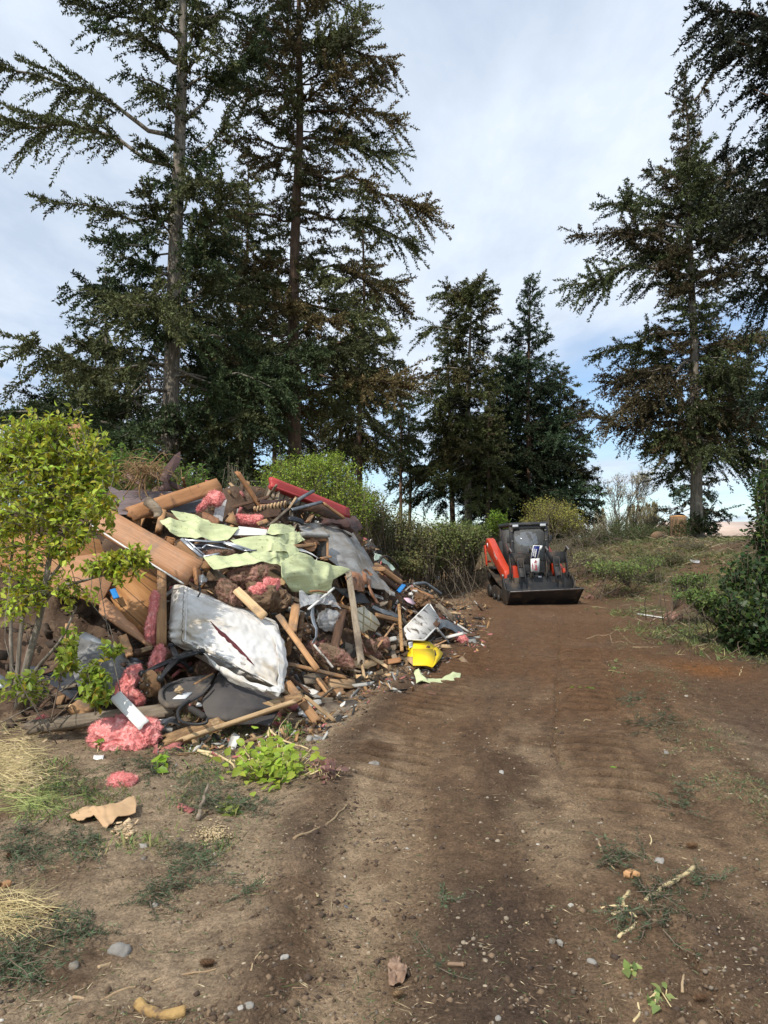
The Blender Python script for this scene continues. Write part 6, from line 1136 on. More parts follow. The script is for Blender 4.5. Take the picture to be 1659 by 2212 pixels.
# scattered lumber that nothing tells apart
def scrap(zone, label, group, n, xr, tr, Lr, seed, mats=('wood', 'wood_old', 'wood_pale', 'wood_dark', 'ply', 'wood_old', 'white_dirty', 'slab')):
    r = np.random.default_rng(seed)
    for i in range(n):
        x = r.uniform(*xr); b, r_ = yb(x), float(np.interp(x, rx_, ry_)); y = b + (r_ - b) * r.uniform(*tr); p = P(x, y, D(x, y) + r.uniform(-.12, .12)); L = r.uniform(*Lr)
        d = nrm(np.array([r.normal(0, 1), r.normal(0, .5), r.normal(0, .55)])); d = d * (1, 1, 1); p[2] = max(p[2], H1(p[0], p[1]) + .03)
        e0, e1 = p - d * L / 2, p + d * L / 2
        for e in (e0, e1): e[2] = max(e[2], H1(e[0], e[1]) + .02)
        board(e0, e1, r.uniform(.025, .085), r.uniform(.012, .03), mats[r.integers(len(mats))], label, 'board', 'scrap_board', up=np.array([r.normal(0, .5), -.8, .8]), jag=.03, group=group)
scrap(0, 'broken scrap board wedged in the hollow between mattress and linoleum', 'scrap boards in the middle hollow', 24, (600, 860), (.05, .55), (.2, .6), 1, ('wood', 'wood_old', 'wood_dark', 'ply', 'wood_pale', 'slab'))
scrap(0, 'splintered scrap board on the slope below the grey membrane', 'scrap boards on the far slope', 34, (800, 1020), (.1, .95), (.2, .7), 2)
scrap(0, 'scrap board tangled along the top of the heap', 'scrap boards on the heap top', 18, (250, 760), (.72, 1.0), (.25, .7), 3, ('wood', 'wood_old', 'wood_dark', 'ply'))
scrap(0, 'scrap board buried in the dark hollow behind the shrub stems', 'scrap boards behind the shrub', 9, (10, 250), (.08, .40), (.2, .5), 4, ('wood_dark', 'wood_old'))
scrap(0, 'short scrap board at the foot past the mattress end', 'scrap boards at the foot', 16, (610, 800), (0, .18), (.12, .4), 5)
# ---------------------------------------------------------------- compact track loader
M_('loader_red', (.58, .058, .020), (.50, .045, .016), 3, (.30, .12, .07), 4, .66, rough=.42, bump=.04, spec=.5)
M_('loader_black', (.020, .021, .023), (.030, .030, .031), 3, (.075, .062, .048), 3.5, .60, .12, rough=.48, bump=.06, spec=.5)
M_('steel_black', (.024, .025, .028), (.042, .040, .038), 4, (.13, .095, .065), 3.2, .60, .12, rough=.45, metal=.2, bump=.08, spec=.5)
M_('worn_edge', (.30, .28, .26), (.16, .14, .13), 9, rough=.4, metal=.6, bump=.1)
M_('track_rubber', (.050, .038, .030), (.030, .025, .021), 6, (.11, .075, .048), 4, .52, .14, rough=.95, bump=.5, bscale=30)
M_('lamp_lens', (.62, .64, .66), (.5, .52, .54), 9, rough=.12, bump=0, spec=.8)
M_('sign_navy', (.018, .032, .16), (.015, .028, .14), 4, rough=.45, bump=0)
M_('sign_red', (.42, .012, .03), (.36, .01, .025), 4, rough=.5, bump=0)
def glass_mat():
    m = bpy.data.materials.new('cab_glass'); m.use_nodes = True; t = m.node_tree; n = t.nodes; L = t.links.new; n.remove(n['Principled BSDF'])
    tp = n.new('ShaderNodeBsdfTransparent'); tp.inputs[0].default_value = (.52, .56, .56, 1); gl = n.new('ShaderNodeBsdfGlossy'); gl.inputs['Roughness'].default_value = .03; gl.inputs[0].default_value = (.9, .95, 1, 1)
    df = n.new('ShaderNodeBsdfDiffuse'); df.inputs[0].default_value = (.34, .34, .33, 1); m0 = n.new('ShaderNodeMixShader'); m0.inputs[0].default_value = .33; L(tp.outputs[0], m0.inputs[1]); L(df.outputs[0], m0.inputs[2])
    ms = n.new('ShaderNodeMixShader'); ms.inputs[0].default_value = .13; L(m0.outputs[0], ms.inputs[1]); L(gl.outputs[0], ms.inputs[2]); L(ms.outputs[0], n['Material Output'].inputs[0]); MAT['cab_glass'] = m
glass_mat()
def text_mesh(cu, mat, par, M):
    t = bpy.data.objects.new('lettering', cu); me = bpy.data.meshes.new_from_object(t); bpy.data.objects.remove(t); me.name = 'lettering'; return link('lettering', me, mat, par, M)
def loader():
    o3 = P(1139.5, 1297, 19.0); o3[2] = H1(o3[0], o3[1]) - .02
    yaw, roll = R(5.0), R(2.2)
    # local axes: u towards the viewer's right, v towards the viewer, z up
    Rz = Matrix.Rotation(yaw, 3, 'Z') @ Matrix.Rotation(roll * -1 * -1, 3, 'Y').inverted() if False else Matrix.Rotation(yaw, 3, 'Z') @ Matrix.Rotation(-roll, 3, 'Y')
    Mr = np.array(Rz)
    T = lambda a: o3 + (np.asarray(a, float).reshape(-1, 3) * (1, -1, 1)) @ Mr.T
    root = link('track_loader', None, None, None, Matrix.Translation(Vector(o3))); tag(root, 'compact black and red track loader with grapple bucket facing the viewer', 'loader')
    def part(name, shapes, mat, parent=root, bev=.008, smooth=False):
        A = Acc()
        for v, f in shapes:
            f = f if isinstance(f, np.ndarray) else [np.asarray(q)[None] for q in f]
            for q in ([f] if isinstance(f, np.ndarray) else f): pass
            A.add(T(v), f)
        v, f, _ = A.get()
        f = [q[:, ::-1] for q in f]
        o = mk(name, v, f, mat, parent=parent, smooth=smooth)
        if bev:
            md = o.modifiers.new('edge', 'BEVEL'); md.width = bev; md.segments = 2; md.limit_method = 'ANGLE'; md.angle_limit = R(40)
        return o
    bx = lambda u0, u1, v0, v1, z0, z1: box_arr((u0, v0, z0), (u1, v1, z1))
    def bar(a, b, r, n=10): return tube_mesh(np.array([a, (np.array(a) + b) / 2, b]), r, n)
    # tracks
    for s in (-1, 1):
        u0, u1 = (-.86, -.46) if s < 0 else (.46, .86)
        loop = [(.62, .0), (.78, .06), (.86, .20), (.84, .34), (.74, .42), (.10, .58), (-.62, .80), (-.80, .84), (-.94, .77), (-.98, .62), (-.98, .30), (-.95, .10), (-.82, .0), (-.1, -.005)]
        L_ = crm(np.array(loop + loop[:1]), 120); c = L_[:-1].mean(0); nrm2 = nrm(np.stack([np.gradient(L_[:, 1]), -np.gradient(L_[:, 0])], 1)); sgn = 1 if ((L_ - c) * nrm2).sum() > 0 else -1
        lug = (np.arange(120) % 4 < 2) * .028
        outer = L_ + nrm2 * sgn * lug[:, None]; inner = L_ - nrm2 * sgn * .045; v = []
        for uu in (u0, u1): v += [(uu, p[0], p[1]) for p in outer]
        for uu in (u0, u1): v += [(uu, p[0], p[1]) for p in inner]
        i = np.arange(119); f = [np.stack([i, i + 1, i + 121, i + 120], 1), np.stack([i + 240, i + 360, i + 361, i + 241], 1), np.stack([i, i + 240, i + 241, i + 1], 1), np.stack([i + 120, i + 121, i + 361, i + 360], 1)]
        A = Acc(); A.add(T(np.array(v, float)), f); vv, ff, _ = A.get(); tr = mk('track', vv, [q[:, ::-1] for q in ff], 'track_rubber', parent=root)
        part('track_frame', [prism([(-.75, .12), (.55, .12), (.66, .24), (.2, .40), (-.4, .42), (-.8, .3)], u0 + .05, u1 - .05)], 'track_rubber', tr)
        for cv, cz, rr in [(.62, .22, .17), (-.78, .24, .18), (-.76, .68, .14), (-.3, .12, .1), (.15, .12, .1)]:
            v, f = lathe([(.03, -.19), (rr, -.19), (rr, -.15), (rr * .5, -.1), (rr * .5, .1), (rr, .15), (rr, .19), (.03, .19)], 20); v = np.stack([v[:, 2] + (u0 + u1) / 2, v[:, 0] + cv, v[:, 1] + cz], 1); part('roller', [(v, f)], 'loader_black', tr, 0)
    # body
    part('chassis', [bx(-.45, .45, -1.0, .62, .22, .78), prism([(.62, .25), (.80, .35), (.80, .72), (.62, .78)], -.42, .42)], 'loader_black')
    part('engine_hood', [prism([(-1.25, .55), (-.55, .55), (-.55, 1.60), (-.95, 1.52), (-1.22, 1.30)], -.56, .56)], 'loader_black')
    part('fender', [bx(-.84, -.50, -.75, -.2, .86, .92), bx(.50, .84, -.75, -.2, .86, .92)], 'loader_black')
    # cab
    def cab_frame():
        sh = []
        for s in (-1, 1):
            u = .47 * s
            sh += [prism([(.38, .78), (.46, .78), (.42, 2.02), (.33, 2.02)], u - .045, u + .045), prism([(-.72, .9), (-.62, .9), (-.60, 2.0), (-.70, 2.0)], u - .04, u + .04), bx(u - .035, u + .035, -.66, .40, .92, 1.00)]
        sh += [bx(-.47, .47, .36, .45, .80, 1.02), bx(-.43, .43, .325, .415, 1.90, 2.0), bx(-.47, .47, -.72, -.62, .92, 1.0)]
        return sh
    cab_o = part('cab', cab_frame(), 'loader_black', bev=.015)
    part('roof', [prism([(-.78, 1.97), (.44, 1.99), (.47, 2.03), (.42, 2.085), (-.70, 2.07), (-.80, 2.03)], -.525, .525)], 'loader_black', bev=.025)
    wn = [(-.40, 1.06), (-.425, 1.5), (-.415, 1.80), (-.37, 1.87), (-.28, 1.895), (.28, 1.895), (.37, 1.87), (.415, 1.80), (.425, 1.5), (.40, 1.06)]
    fr = part('windshield', [prism([(p[0], p[1]) for p in wn], .395, .403, 1)], 'cab_glass', bev=0)
    for s in (-1, 1):
        part('side_window', [bx(.47 * s - .004, .47 * s + .004, -.62, .34, 1.02, 1.94)], 'cab_glass', bev=0)
        part('work_lamp', [bx(.37 * s - .075, .37 * s + .075, .43, .485, 1.965, 2.03)], 'lamp_lens', bev=.01)
        for z in (1.86, 1.60): part('hinge', [bx(.45 * s - .035, .45 * s + .02, .43, .452, z - .01, z + .012)], 'worn_edge', bev=0)
        part('grab_handle', [tube_mesh(crm(np.array([(.40 * s, .46, 1.35), (.40 * s, .52, 1.30), (.40 * s, .52, 1.12), (.40 * s, .46, 1.06)]), 14), .013, 6)], 'loader_black', bev=0)
    part('rear_screen', [bx(-.42, .42, -.66, -.655, 1.0, 1.93)] , 'cab_glass', bev=0)
    part('screen_bars', [bx(-.43, .43, -.70, -.67, 1.08 + .11 * k, 1.10 + .11 * k) for k in range(8)], 'loader_black', bev=0)
    seat = part('seat', [bx(-.24, .24, -.45, .0, .98, 1.10), prism([(-.50, 1.05), (-.38, 1.05), (-.46, 1.58), (-.56, 1.58)], -.23, .23), prism([(-.55, 1.58), (-.47, 1.58), (-.49, 1.80), (-.56, 1.80)], -.13, .13)], 'upholstery', bev=.03)
    part('control_stick', [bar((-.30, .05, 1.05), (-.30, .12, 1.30), .018), bar((.30, .05, 1.05), (.30, .12, 1.30), .018)], 'loader_black', bev=0)
    # lift arms: profile in the (v, z) plane, high pivot behind the cab, knee in front
    arm = [(-1.18, 1.56), (-1.05, 1.70), (-.86, 1.66), (.42, .98), (.78, .86), (.84, .74), (.80, .46), (.66, .42), (.55, .50), (.30, .74), (-.98, 1.32), (-1.16, 1.42)]
    for s in (-1, 1):
        u0, u1 = (-.80, -.60) if s < 0 else (.60, .80)
        a = part('loader_arm', [prism(arm, u0, u1)], 'loader_red', bev=.014)
        part('lift_link', [prism([(-1.2, 1.5), (-1.08, 1.5), (-.98, .95), (-1.06, .9)], u0 - .05, u0 - .01)], 'loader_red', a)
        part('pivot_pin', [(lambda q: (np.stack([q[0][:, 2] + (u0 if s < 0 else u1) + .02 * s, q[0][:, 0] + .70, q[0][:, 1] + .72], 1), q[1]))(lathe([(.002, -.03), (.05, -.03), (.05, .03), (.002, .03)], 16))], 'worn_edge', a, 0)
        cyl = part('lift_cylinder', [bar((u0 + .1, -.5, .85), (u0 + .1, .25, .95), .045)], 'loader_black'); part('piston_rod', [bar((u0 + .1, .25, .95), (u0 + .1, .55, .80), .022)], 'worn_edge', cyl, 0)
        if s < 0:
            d = nrm(np.array([.0, 1.28, -.68])); 
            words = [('Kubota', .125, -.02, -.02)]
            for wd, size, at, off in words:
                cu = bpy.data.curves.new('lettering', 'FONT'); cu.body = wd; cu.size = size; cu.align_x = 'CENTER'; cu.align_y = 'CENTER'; cu.extrude = .001
                X = T([[0, d[1], d[2]]])[0] - o3; nU = T([[-1, 0, 0]])[0] - o3; X = nrm(X); nU = nrm(nU); Y = np.cross(nU, X); c = T([[u0 - .004, at - .05, 1.225]])[0]
                text_mesh(cu, 'label_white', a, mat4(X, Y, nU, c))
            part('decal', [bx(u0 - .003, u0 + .002, -1.02, -.90, 1.44, 1.56)], 'label_white', a, 0)
    for s in (-1, 1):
        part('hydraulic_hose', [tube_mesh(crm(np.array([(s * .58, -.2, 1.0), (s * .56, .2, 1.02), (s * .54, .5, .90), (s * .52, .78, .80), (s * .45, .95, .86), (s * .3, .98, .80)]), 24), .014, 6)], 'black_rubber', bev=0)
        part('mirror', [bx(s * .56 - .04, s * .56 + .04, .42, .45, 1.55, 1.72), bar((s * .48, .42, 1.7), (s * .56, .43, 1.66), .01)], 'loader_black', bev=.006)
        part('reflector', [bx(s * .70 - .05, s * .70 + .05, -1.24, -1.2, 1.0, 1.06)], 'loader_red', bev=0)
    part('wiper', [bar((-.05, .41, 1.08), (.22, .415, 1.42), .008)], 'loader_black', bev=0)
    # coupler and bucket
    part('quick_coupler', [bx(-.55, .55, .80, .92, .30, .62), bx(-.75, -.62, .72, .90, .35, .75), bx(.62, .75, .72, .90, .35, .75)], 'loader_black')
    part('coupler_horn', [prism([(.80, .45), (.90, .45), (.90, .70), (.86, 1.05), (.82, .8)], -.66, -.44)], 'loader_red')
    BW = .90; Bv, Bz = .92, .10
    sidep = [(Bv, .70), (Bv + .06, .74), (Bv + .12, .70), (Bv + .20, .42), (Bv + .40, .34), (Bv + .78, .40), (Bv + .80, .37), (Bv + .42, .0), (Bv + .16, .02), (Bv + .03, .18)]
    shell = [(Bv + .02, .66), (Bv + .06, .68), (Bv + .05, .40), (Bv + .10, .20), (Bv + .24, .08), (Bv + .78, .385), (Bv + .80, .365), (Bv + .30, -.02), (Bv + .10, .02), (Bv + .0, .22)]
    bk = part('bucket', [prism(shell, -BW, BW)], 'steel_black', bev=.006)
    for s in (-1, 1): part('side_plate', [prism([(Bv + .0, .68), (Bv + .10, .70), (Bv + .30, .42), (Bv + .82, .40), (Bv + .82, .36), (Bv + .32, -.03), (Bv + .08, .0), (Bv - .01, .22)], s * BW - .012 if s > 0 else -BW - .012, s * BW + .012 if s > 0 else -BW + .012)], 'steel_black', bk, .004)
    part('cutting_edge', [prism([(Bv + .70, .335), (Bv + .84, .405), (Bv + .845, .392), (Bv + .71, .318)], -BW - .03, BW + .03)], 'worn_edge', bk, .002)
    part('top_tube', [bar((-BW, Bv + .06, .665), (BW, Bv + .06, .665), .055, 16)], 'steel_black', bk, 0)
    # grapples, opened upwards
    for gi, (uc) in enumerate((-.42, .52)):
        w = .27; sh = []
        for su in (-1, 1):
            u = uc + su * w
            sh.append(prism([(Bv + .02, .66), (Bv + .10, .70), (Bv + .08, 1.05), (Bv + .0, 1.28), (Bv + .10, 1.36), (Bv + .22, 1.33), (Bv + .16, 1.38), (Bv + .04, 1.42), (Bv - .08, 1.30), (Bv - .06, 1.0), (Bv - .02, .75)], u - .014, u + .014))
            sh.append(bx(u - .045, u - .025, Bv - .02, Bv + .13, .64, .78)); sh.append(bx(u + .025, u + .045, Bv - .02, Bv + .13, .64, .78))
        sh.append(bar((uc - w, Bv - .02, 1.31), (uc + w, Bv - .02, 1.31), .045, 12)); sh.append(bx(uc - w, uc + w, Bv - .06, Bv - .035, 1.0, 1.30))
        g = part('grapple', sh, 'steel_black', bev=.004)
        for su in (-1, 1):
            u = uc + su * w; part('tine', [prism([(Bv + .04, 1.40), (Bv + .22, 1.33), (Bv + .24, 1.35), (Bv + .06, 1.445)], u - .018, u + .018)], 'worn_edge', g, .003)
        part('hook_arm', [prism([(Bv + .0, 1.16), (Bv + .06, 1.16), (Bv + .10, .92), (Bv + .20, .72), (Bv + .16, .52), (Bv + .12, .52), (Bv + .14, .70), (Bv + .02, .88)], uc - .085, uc - .06), prism([(Bv + .0, 1.16), (Bv + .06, 1.16), (Bv + .10, .92), (Bv + .20, .72), (Bv + .16, .52), (Bv + .12, .52), (Bv + .14, .70), (Bv + .02, .88)], uc + .06, uc + .085), bx(uc - .07, uc + .07, Bv + .02, Bv + .05, .92, 1.18), prism([(Bv + .04, .92), (Bv + .07, .92), (Bv + .165, .70), (Bv + .15, .68)], uc - .06, uc + .06)], 'steel_black', g, .003)
        part('bolt', [bx(uc - .03, uc - .015, Bv + .05, Bv + .058, .95, .965), bx(uc + .015, uc + .03, Bv + .05, Bv + .058, .95, .965)], 'worn_edge', g, 0)
        if gi == 1:
            for du in (.11, .17): c_ = part('hydraulic_cylinder', [bar((uc + du, Bv - .02, .72), (uc + du - .02, Bv - .05, 1.02), .03)], 'loader_red', g, 0)
            part('hose', [tube_mesh(crm(np.array([(uc + .10, Bv, 1.0), (uc + .06, Bv + .05, 1.10), (uc + .12, Bv + .02, 1.14), (uc + .16, Bv - .03, 1.04)]), 16), .012, 6)], 'black_rubber', g, 0)
        else: part('hydraulic_cylinder', [bar((uc + .17, Bv - .02, .72), (uc + .15, Bv - .05, 1.02), .03)], 'loader_black', g, 0)
    part('serial_plate', [bx(.0, .09, Bv + .115, Bv + .12, .66, .70)], 'label_white', bk, 0)
    part('step_plate', [bx(-.40, .40, .46, .80, .74, .80)], 'loader_black')
    part('front_door_panel', [prism([(.46, .78), (.50, .78), (.48, 1.04), (.44, 1.04)], -.42, .42)], 'loader_black')
    # the sign caught in the grapple
    so_ = T([[-.10, Bv + .26, 1.13]])[0]; up_l = np.array([.03, .0, 1.0]); X = nrm(T([[1, 0, 0]])[0] - o3); V = nrm(T([[0, 1, .0]])[0] - o3); Uz = nrm(T([[.03, 0, 1]])[0] - o3)
    sroot = empty('realty_sign', so_, 'white and navy sold sign hung sideways on the loader grapple', 'sign')
    def panel(name, pts, mat, lift, parent):
        q = np.array([so_ + X * a + Uz * b + V * (lift + (.05 if b > .02 else 0) * max(b, 0) * 2) for a, b in pts]); k = len(q); v = np.concatenate([q + V * .003, q - V * .003]); f = [list(range(k)), list(range(2 * k - 1, k - 1, -1))] + [[i, k + i, k + (i + 1) % k, (i + 1) % k] for i in range(k)]
        return mk(name, v, f, mat, parent=parent)
    lo = panel('lower_panel', [(-.115, -.30), (.105, -.31), (.112, .03), (-.112, .02)], 'label_white', 0, sroot)
    upn = panel('upper_panel', [(-.112, .025), (.075, .028), (.15, .345), (-.055, .36)], 'label_white', 0, sroot)
    nav = panel('navy_field', [(-.10, .035), (.042, .038), (.115, .335), (-.04, .345)], 'sign_navy', .006, upn)
    tabp = panel('rider', [(.09, .22), (.15, .225), (.185, .34), (.125, .345)], 'label_white', .012, sroot)
    def words(txt, size, a, b, ang, mat, par, lift=.008, slant=0):
        cu = bpy.data.curves.new('lettering', 'FONT'); cu.body = txt; cu.size = size; cu.align_x = 'CENTER'; cu.align_y = 'CENTER'; cu.extrude = .001; cu.offset = .002; cu.shear = slant
        Xr = X * math.cos(R(ang)) + Uz * math.sin(R(ang)); Yr = Uz * math.cos(R(ang)) - X * math.sin(R(ang)); text_mesh(cu, mat, par, mat4(Xr, Yr, V, so_ + X * a + Uz * b + V * (lift + max(b, 0) * .1)))
    words('Sold By', .088, .012, -.15, 92, 'sign_red', lo, slant=.2); words('Another', .045, -.07, -.17, 92, 'sign_red', lo, slant=.2)
    words('WINDERMERE', .044, .015, .19, 78, 'label_white', nav, .016); words('WHIDBEY', .050, -.035, .19, 78, 'label_white', nav, .016)
loader()
M_('log_yellow', (.46, .30, .12), (.30, .18, .07), 14, (.14, .095, .06), 14, .53, rough=.95, bump=.6)
M_('leaf_dry', (.34, .23, .16), (.17, .10, .065), 30, rough=.9, bump=.3)
# ---------------------------------------------------------------- things lying on the ground
def gp(z, p, lift=0.0): return G(*z(p[:2]), lift)
def gstick(label, z, pts, r, m='stick', name='stick', cat='stick', taper=.6, lift=None, rough=.012, n=22, sides=7, arch=0):
    r = r * .42
    p = np.array([gp(z, q, (r * .6 if lift is None else lift) + (q[2] if len(q) > 2 else 0)) for q in pts]); p = crm(p, n); p[:, 2] += arch * np.sin(np.linspace(0, math.pi, n))
    p = p + rough * np.stack([fbm(p * 14 + k * 7, 2, k) for k in range(3)], 1); rr = r * np.linspace(1, taper, n) * (1 + .15 * fbm(p * 30, 2, 3)); v, f = tube_mesh(p, rr, sides)
    return mk(name, v, f, m, label, cat, smooth=True)
def gboard(label, z, a, b, w, th=.015, m='wood', name='board_scrap', cat='board', lift=0, **k):
    p0, p1 = gp(z, a, th / 2 + .004 + lift), gp(z, b, th / 2 + .004 + lift); d = np.linalg.norm((p0 + p1) / 2 - np.array([0, 0, CAMZ])); return board(p0, p1, w / z.k * d / FPX, th, m, label, cat, name, up=(0, -.1, 1.), **k)
def gstone(label, z, c, r, m='stone', name='stone', cat='stone', flat=.7, group=None, amp=.12, seed=None, n=3):
    p = gp(z, c); k = np.linalg.norm(p - np.array([0, 0, CAMZ])) / FPX / z.k; SEED[0] += 1; r_ = r * k * (.8 if m == 'stone_pale' else 1); rr = np.random.default_rng(SEED[0]); a = rr.uniform(0, 6.28); X = np.array([math.cos(a), math.sin(a), 0]); Y = np.array([-math.sin(a), math.cos(a), 0])
    v, f = blob_mesh(p + (0, 0, r_ * flat * .1), X, Y, np.array([0, 0, 1.]), r_, r_ * rr.uniform(.65, .9), r_ * flat, r_ * amp, .6 / r_, SEED[0], n, .8); return mk(name, v, f, m, label, cat, group, smooth=True)
def gblob(label, z, c, r, h, m='pink', amp=.015, fr=14, name='insulation_tuft', cat='insulation', n=4):
    p = gp(z, c, h * .5); k = np.linalg.norm(p - np.array([0, 0, CAMZ])) / FPX / z.k; SEED[0] += 1
    v, f = blob_mesh(p, np.array([1., 0, 0]), np.array([0, 1., 0]), np.array([0, 0, 1.]), r[0] * k, r[1] * k * 2.2, h, amp, fr, SEED[0], n); v, f = woolly(v, f, m, SEED[0]); return mk(name, v, f, m, label, cat, smooth=True)
def gsheet(label, z, rows, th, m, name, cat, wr=.01, fr=9, lift=.02, nu=20, nv=20, crease=.01, ragged=.02):
    g = np.array([[gp(z, p, lift + (p[2] if len(p) > 2 else 0)) for p in r] for r in rows]); g = lin(g, nu); g = lin(g.swapaxes(0, 1), nv).swapaxes(0, 1); SEED[0] += 1
    v, f = grid_solid(g, th, wr, fr, SEED[0], ragged, crease); return mk(name, v, f, m, label, cat, smooth=True)
gsheet('torn tan cardboard piece lying on dry soil', Z7, [[(302, 512), (370, 486), (450, 480), (520, 488, .03), (580, 468, .05)], [(310, 524), (390, 512, .03), (455, 520, .04), (530, 505, .04), (588, 495, .04)], [(345, 548), (405, 528, .02), (455, 575), (510, 540, .02), (585, 520, .02)]], .005, 'cardboard', 'cardboard', 'cardboard', .012, 12, .02, 30, 40, .012, .06)
gstick('long thin curved stick in front of the pine cone', Z7, [(308, 1296), (420, 1300), (520, 1265), (640, 1222), (740, 1205), (860, 1185), (978, 1152)], .014, taper=.55)
gstick('fat yellowish decayed log chunk near the bottom of the picture', Z7, [(602, 1328), (640, 1352), (700, 1368), (795, 1362)], .044, 'log_yellow', 'log', 'log', .95, .014, .016, 40, 14)
gstick('short round cut stick beside the angular pale stone', Z7, [(418, 1165), (478, 1138)], .018, 'stick', taper=.9, n=10)
gstick('long bent bare branch on the dark ridge of soil', Z7, [(1270, 605), (1330, 578), (1420, 530), (1470, 490), (1500, 452)], .020)
gstick('small forked twig before the bare bent branch', Z7, [(1098, 598), (1130, 622), (1165, 635), (1178, 655)], .010)
gstick('dark bark covered stub on the fir boughs', Z7, [(412, 635), (450, 650), (485, 658)], .022, taper=.8)
gstick('weathered pointed branch stump by the ivy cutting', Z7, [(855, 525), (875, 495, .05), (898, 445, .10)], .035, 'wood_old', taper=.5)
gstick('thin straight twig across bare soil toward the fir boughs', Z7, [(640, 520), (740, 525), (830, 520)], .008)
gstick('thin grey stick leaning beside the ivy cutting', Z7, [(770, 440), (800, 405, .03), (822, 385, .05)], .010, 'stick')
gstick('small dry peg stick standing past the pine cone', Z7, [(1085, 1175), (1105, 1120), (1125, 1090)], .010)
gstick('pale curly twig lying in the sparse grass', Z7, [(340, 350), (400, 335), (470, 335)], .008, 'stick_pale')
gstick('pale curved twig on soil above the sawdust patch', Z7, [(697, 438), (735, 450), (748, 475)], .010, 'stick_pale')
gstick('thin brown stem among cut straw at the picture edge', Z7, [(10, 1000), (60, 1045), (150, 1098)], .008, 'stick_pale')
gstick('half buried grey branch at the picture corner', Z7, [(0, 1390), (60, 1350), (110, 1310)], .012)
gstick('dark stick among the lower fir boughs', Z7, [(150, 1150), (210, 1125), (275, 1102)], .012)
gstone('angular pale stone on bare soil', Z7, (515, 1095), 36); gstone('rounded grey stone near the angular pale stone', Z7, (318, 1160), 22); gstone('oval tan stone on the dark soil edge', Z7, (1228, 1118), 16); gstone('round brown stone on the soil ridge by the ivy cutting', Z7, (1612, 288), 26)
gstone('grey stone beside the reddish plank tip', Z7, (1338, 172), 20); gstone('grey stone embedded under the cardboard piece', Z7, (622, 638), 18); gstone('small flat stone below the embedded grey stone', Z7, (620, 692), 15); gstone('tan stone at the edge of middle fir needles', Z7, (922, 716), 13); gstone('dark purple pebble in the bottom soil', Z7, (1075, 1328), 17); gstone('grey pebble touching the dark purple one', Z7, (1040, 1335), 13); gstone('brown stone on bare soil above the pine cone', Z7, (668, 892), 15)
def cone(label, z, c, r):
    p = gp(z, c, .02); A = Acc(); k = np.linalg.norm(p - np.array([0, 0, CAMZ])) / FPX / z.k; L = r * 2.1 * k; Rr = r * .62 * k
    v, f = blob_mesh(p, np.array([1., 0, 0]), np.array([0, 1., 0]), np.array([0, 0, 1.]), L * .46, Rr * .7, Rr * .7, 0, 1, 3, 3, 1); A.add(v, f)
    for i in range(70):
        t = (i + .5) / 70; a = i * 2.4; h = (t - .5) * L; rr = Rr * math.sin(math.pi * (.12 + .83 * t)) ** .6; q = p + np.array([h, math.cos(a) * rr * .6, math.sin(a) * rr * .6]); d = np.array([.7, math.cos(a), math.sin(a)])
        vv, ff, _ = leaves_mesh(q[None], d[None], np.array([[1., .2, .3]]), L * .2, L * .16, np.ones((1, 3))); A.add(vv, ff)
    v, f, _ = A.get(); mk('pine_cone', v, f, 'rust', label, 'pine cone')
cone('open brown pine cone behind the long curved stick', Z7, (892, 1158), 24); cone('brown cone half sunk among the middle fir needles', Z7, (680, 850), 15); cone('reddish cone at the edge of the cut straw', Z7, (215, 925), 20); cone('dark cone at the picture edge under the fir boughs', Z7, (48, 690), 18); cone('crushed pine cone near the bottom beside dry brown leaf', Z8, (55, 1552), 22); cone('reddish cone on the green strip of the track', Z8, (1328, 903), 18); cone('crushed reddish cone lower on the track', Z8, (1362, 1570), 22)
gblob('pink insulation shred on the grass before the fir boughs', Z7, (525, 365), (42, 18), .035); gsheet('small white plastic chip on grass below the pink batt', Z7, [[(405, 255), (450, 248)], [(402, 268), (445, 272)]], .003, 'white', 'plastic_chip', 'plastic', lift=.015, nu=5, nv=5)
gboard('orange broken wood chunk at the picture edge in the straw', Z7, (0, 828), (48, 808), 26, .03, 'wood', 'wood_chunk', 'wood', jag=.02)
gsheet('scrap of silver foil on the smooth soil', Z7, [[(1488, 888), (1512, 884)], [(1490, 902), (1508, 900)]], .003, 'foil', 'foil', 'foil', lift=.012, nu=6, nv=6); gsheet('single dry yellow leaf on the dark soil', Z7, [[(1365, 838), (1382, 845)], [(1368, 860), (1376, 862)]], .002, 'stick_pale', 'dry_leaf', 'leaf', lift=.012, nu=5, nv=5)
# the right hand stretch of the track
gstick('thick pale peeled branch end on the green strip', Z8, [(1338, 988), (1280, 1030), (1200, 1078), (1130, 1130)], .026, 'stick_pale', 'branch', 'branch', .8); gstick('forked pale branch bending across the green strip', Z8, [(1060, 1092), (1030, 1132), (1042, 1172), (1085, 1210), (1082, 1238), (1010, 1292)], .024, 'stick_pale', 'branch', 'branch', .7)
gstick('thin pale branch lying sideways by the forked one', Z8, [(935, 1164), (990, 1158), (1050, 1158)], .013, 'stick_pale', 'branch', 'branch'); gstick('short pale twig dropping from the forked branch', Z8, [(1062, 1255), (1050, 1285), (1036, 1316)], .011, 'stick_pale', 'branch', 'branch'); gstick('short thick pale stub between the branches', Z8, [(985, 1205), (1040, 1186)], .028, 'stick_pale', 'branch', 'branch', .9, n=10); gstick('second pale stub under the short thick one', Z8, [(1000, 1212), (1090, 1214)], .018, 'stick_pale', 'branch', 'branch', .9, n=10)
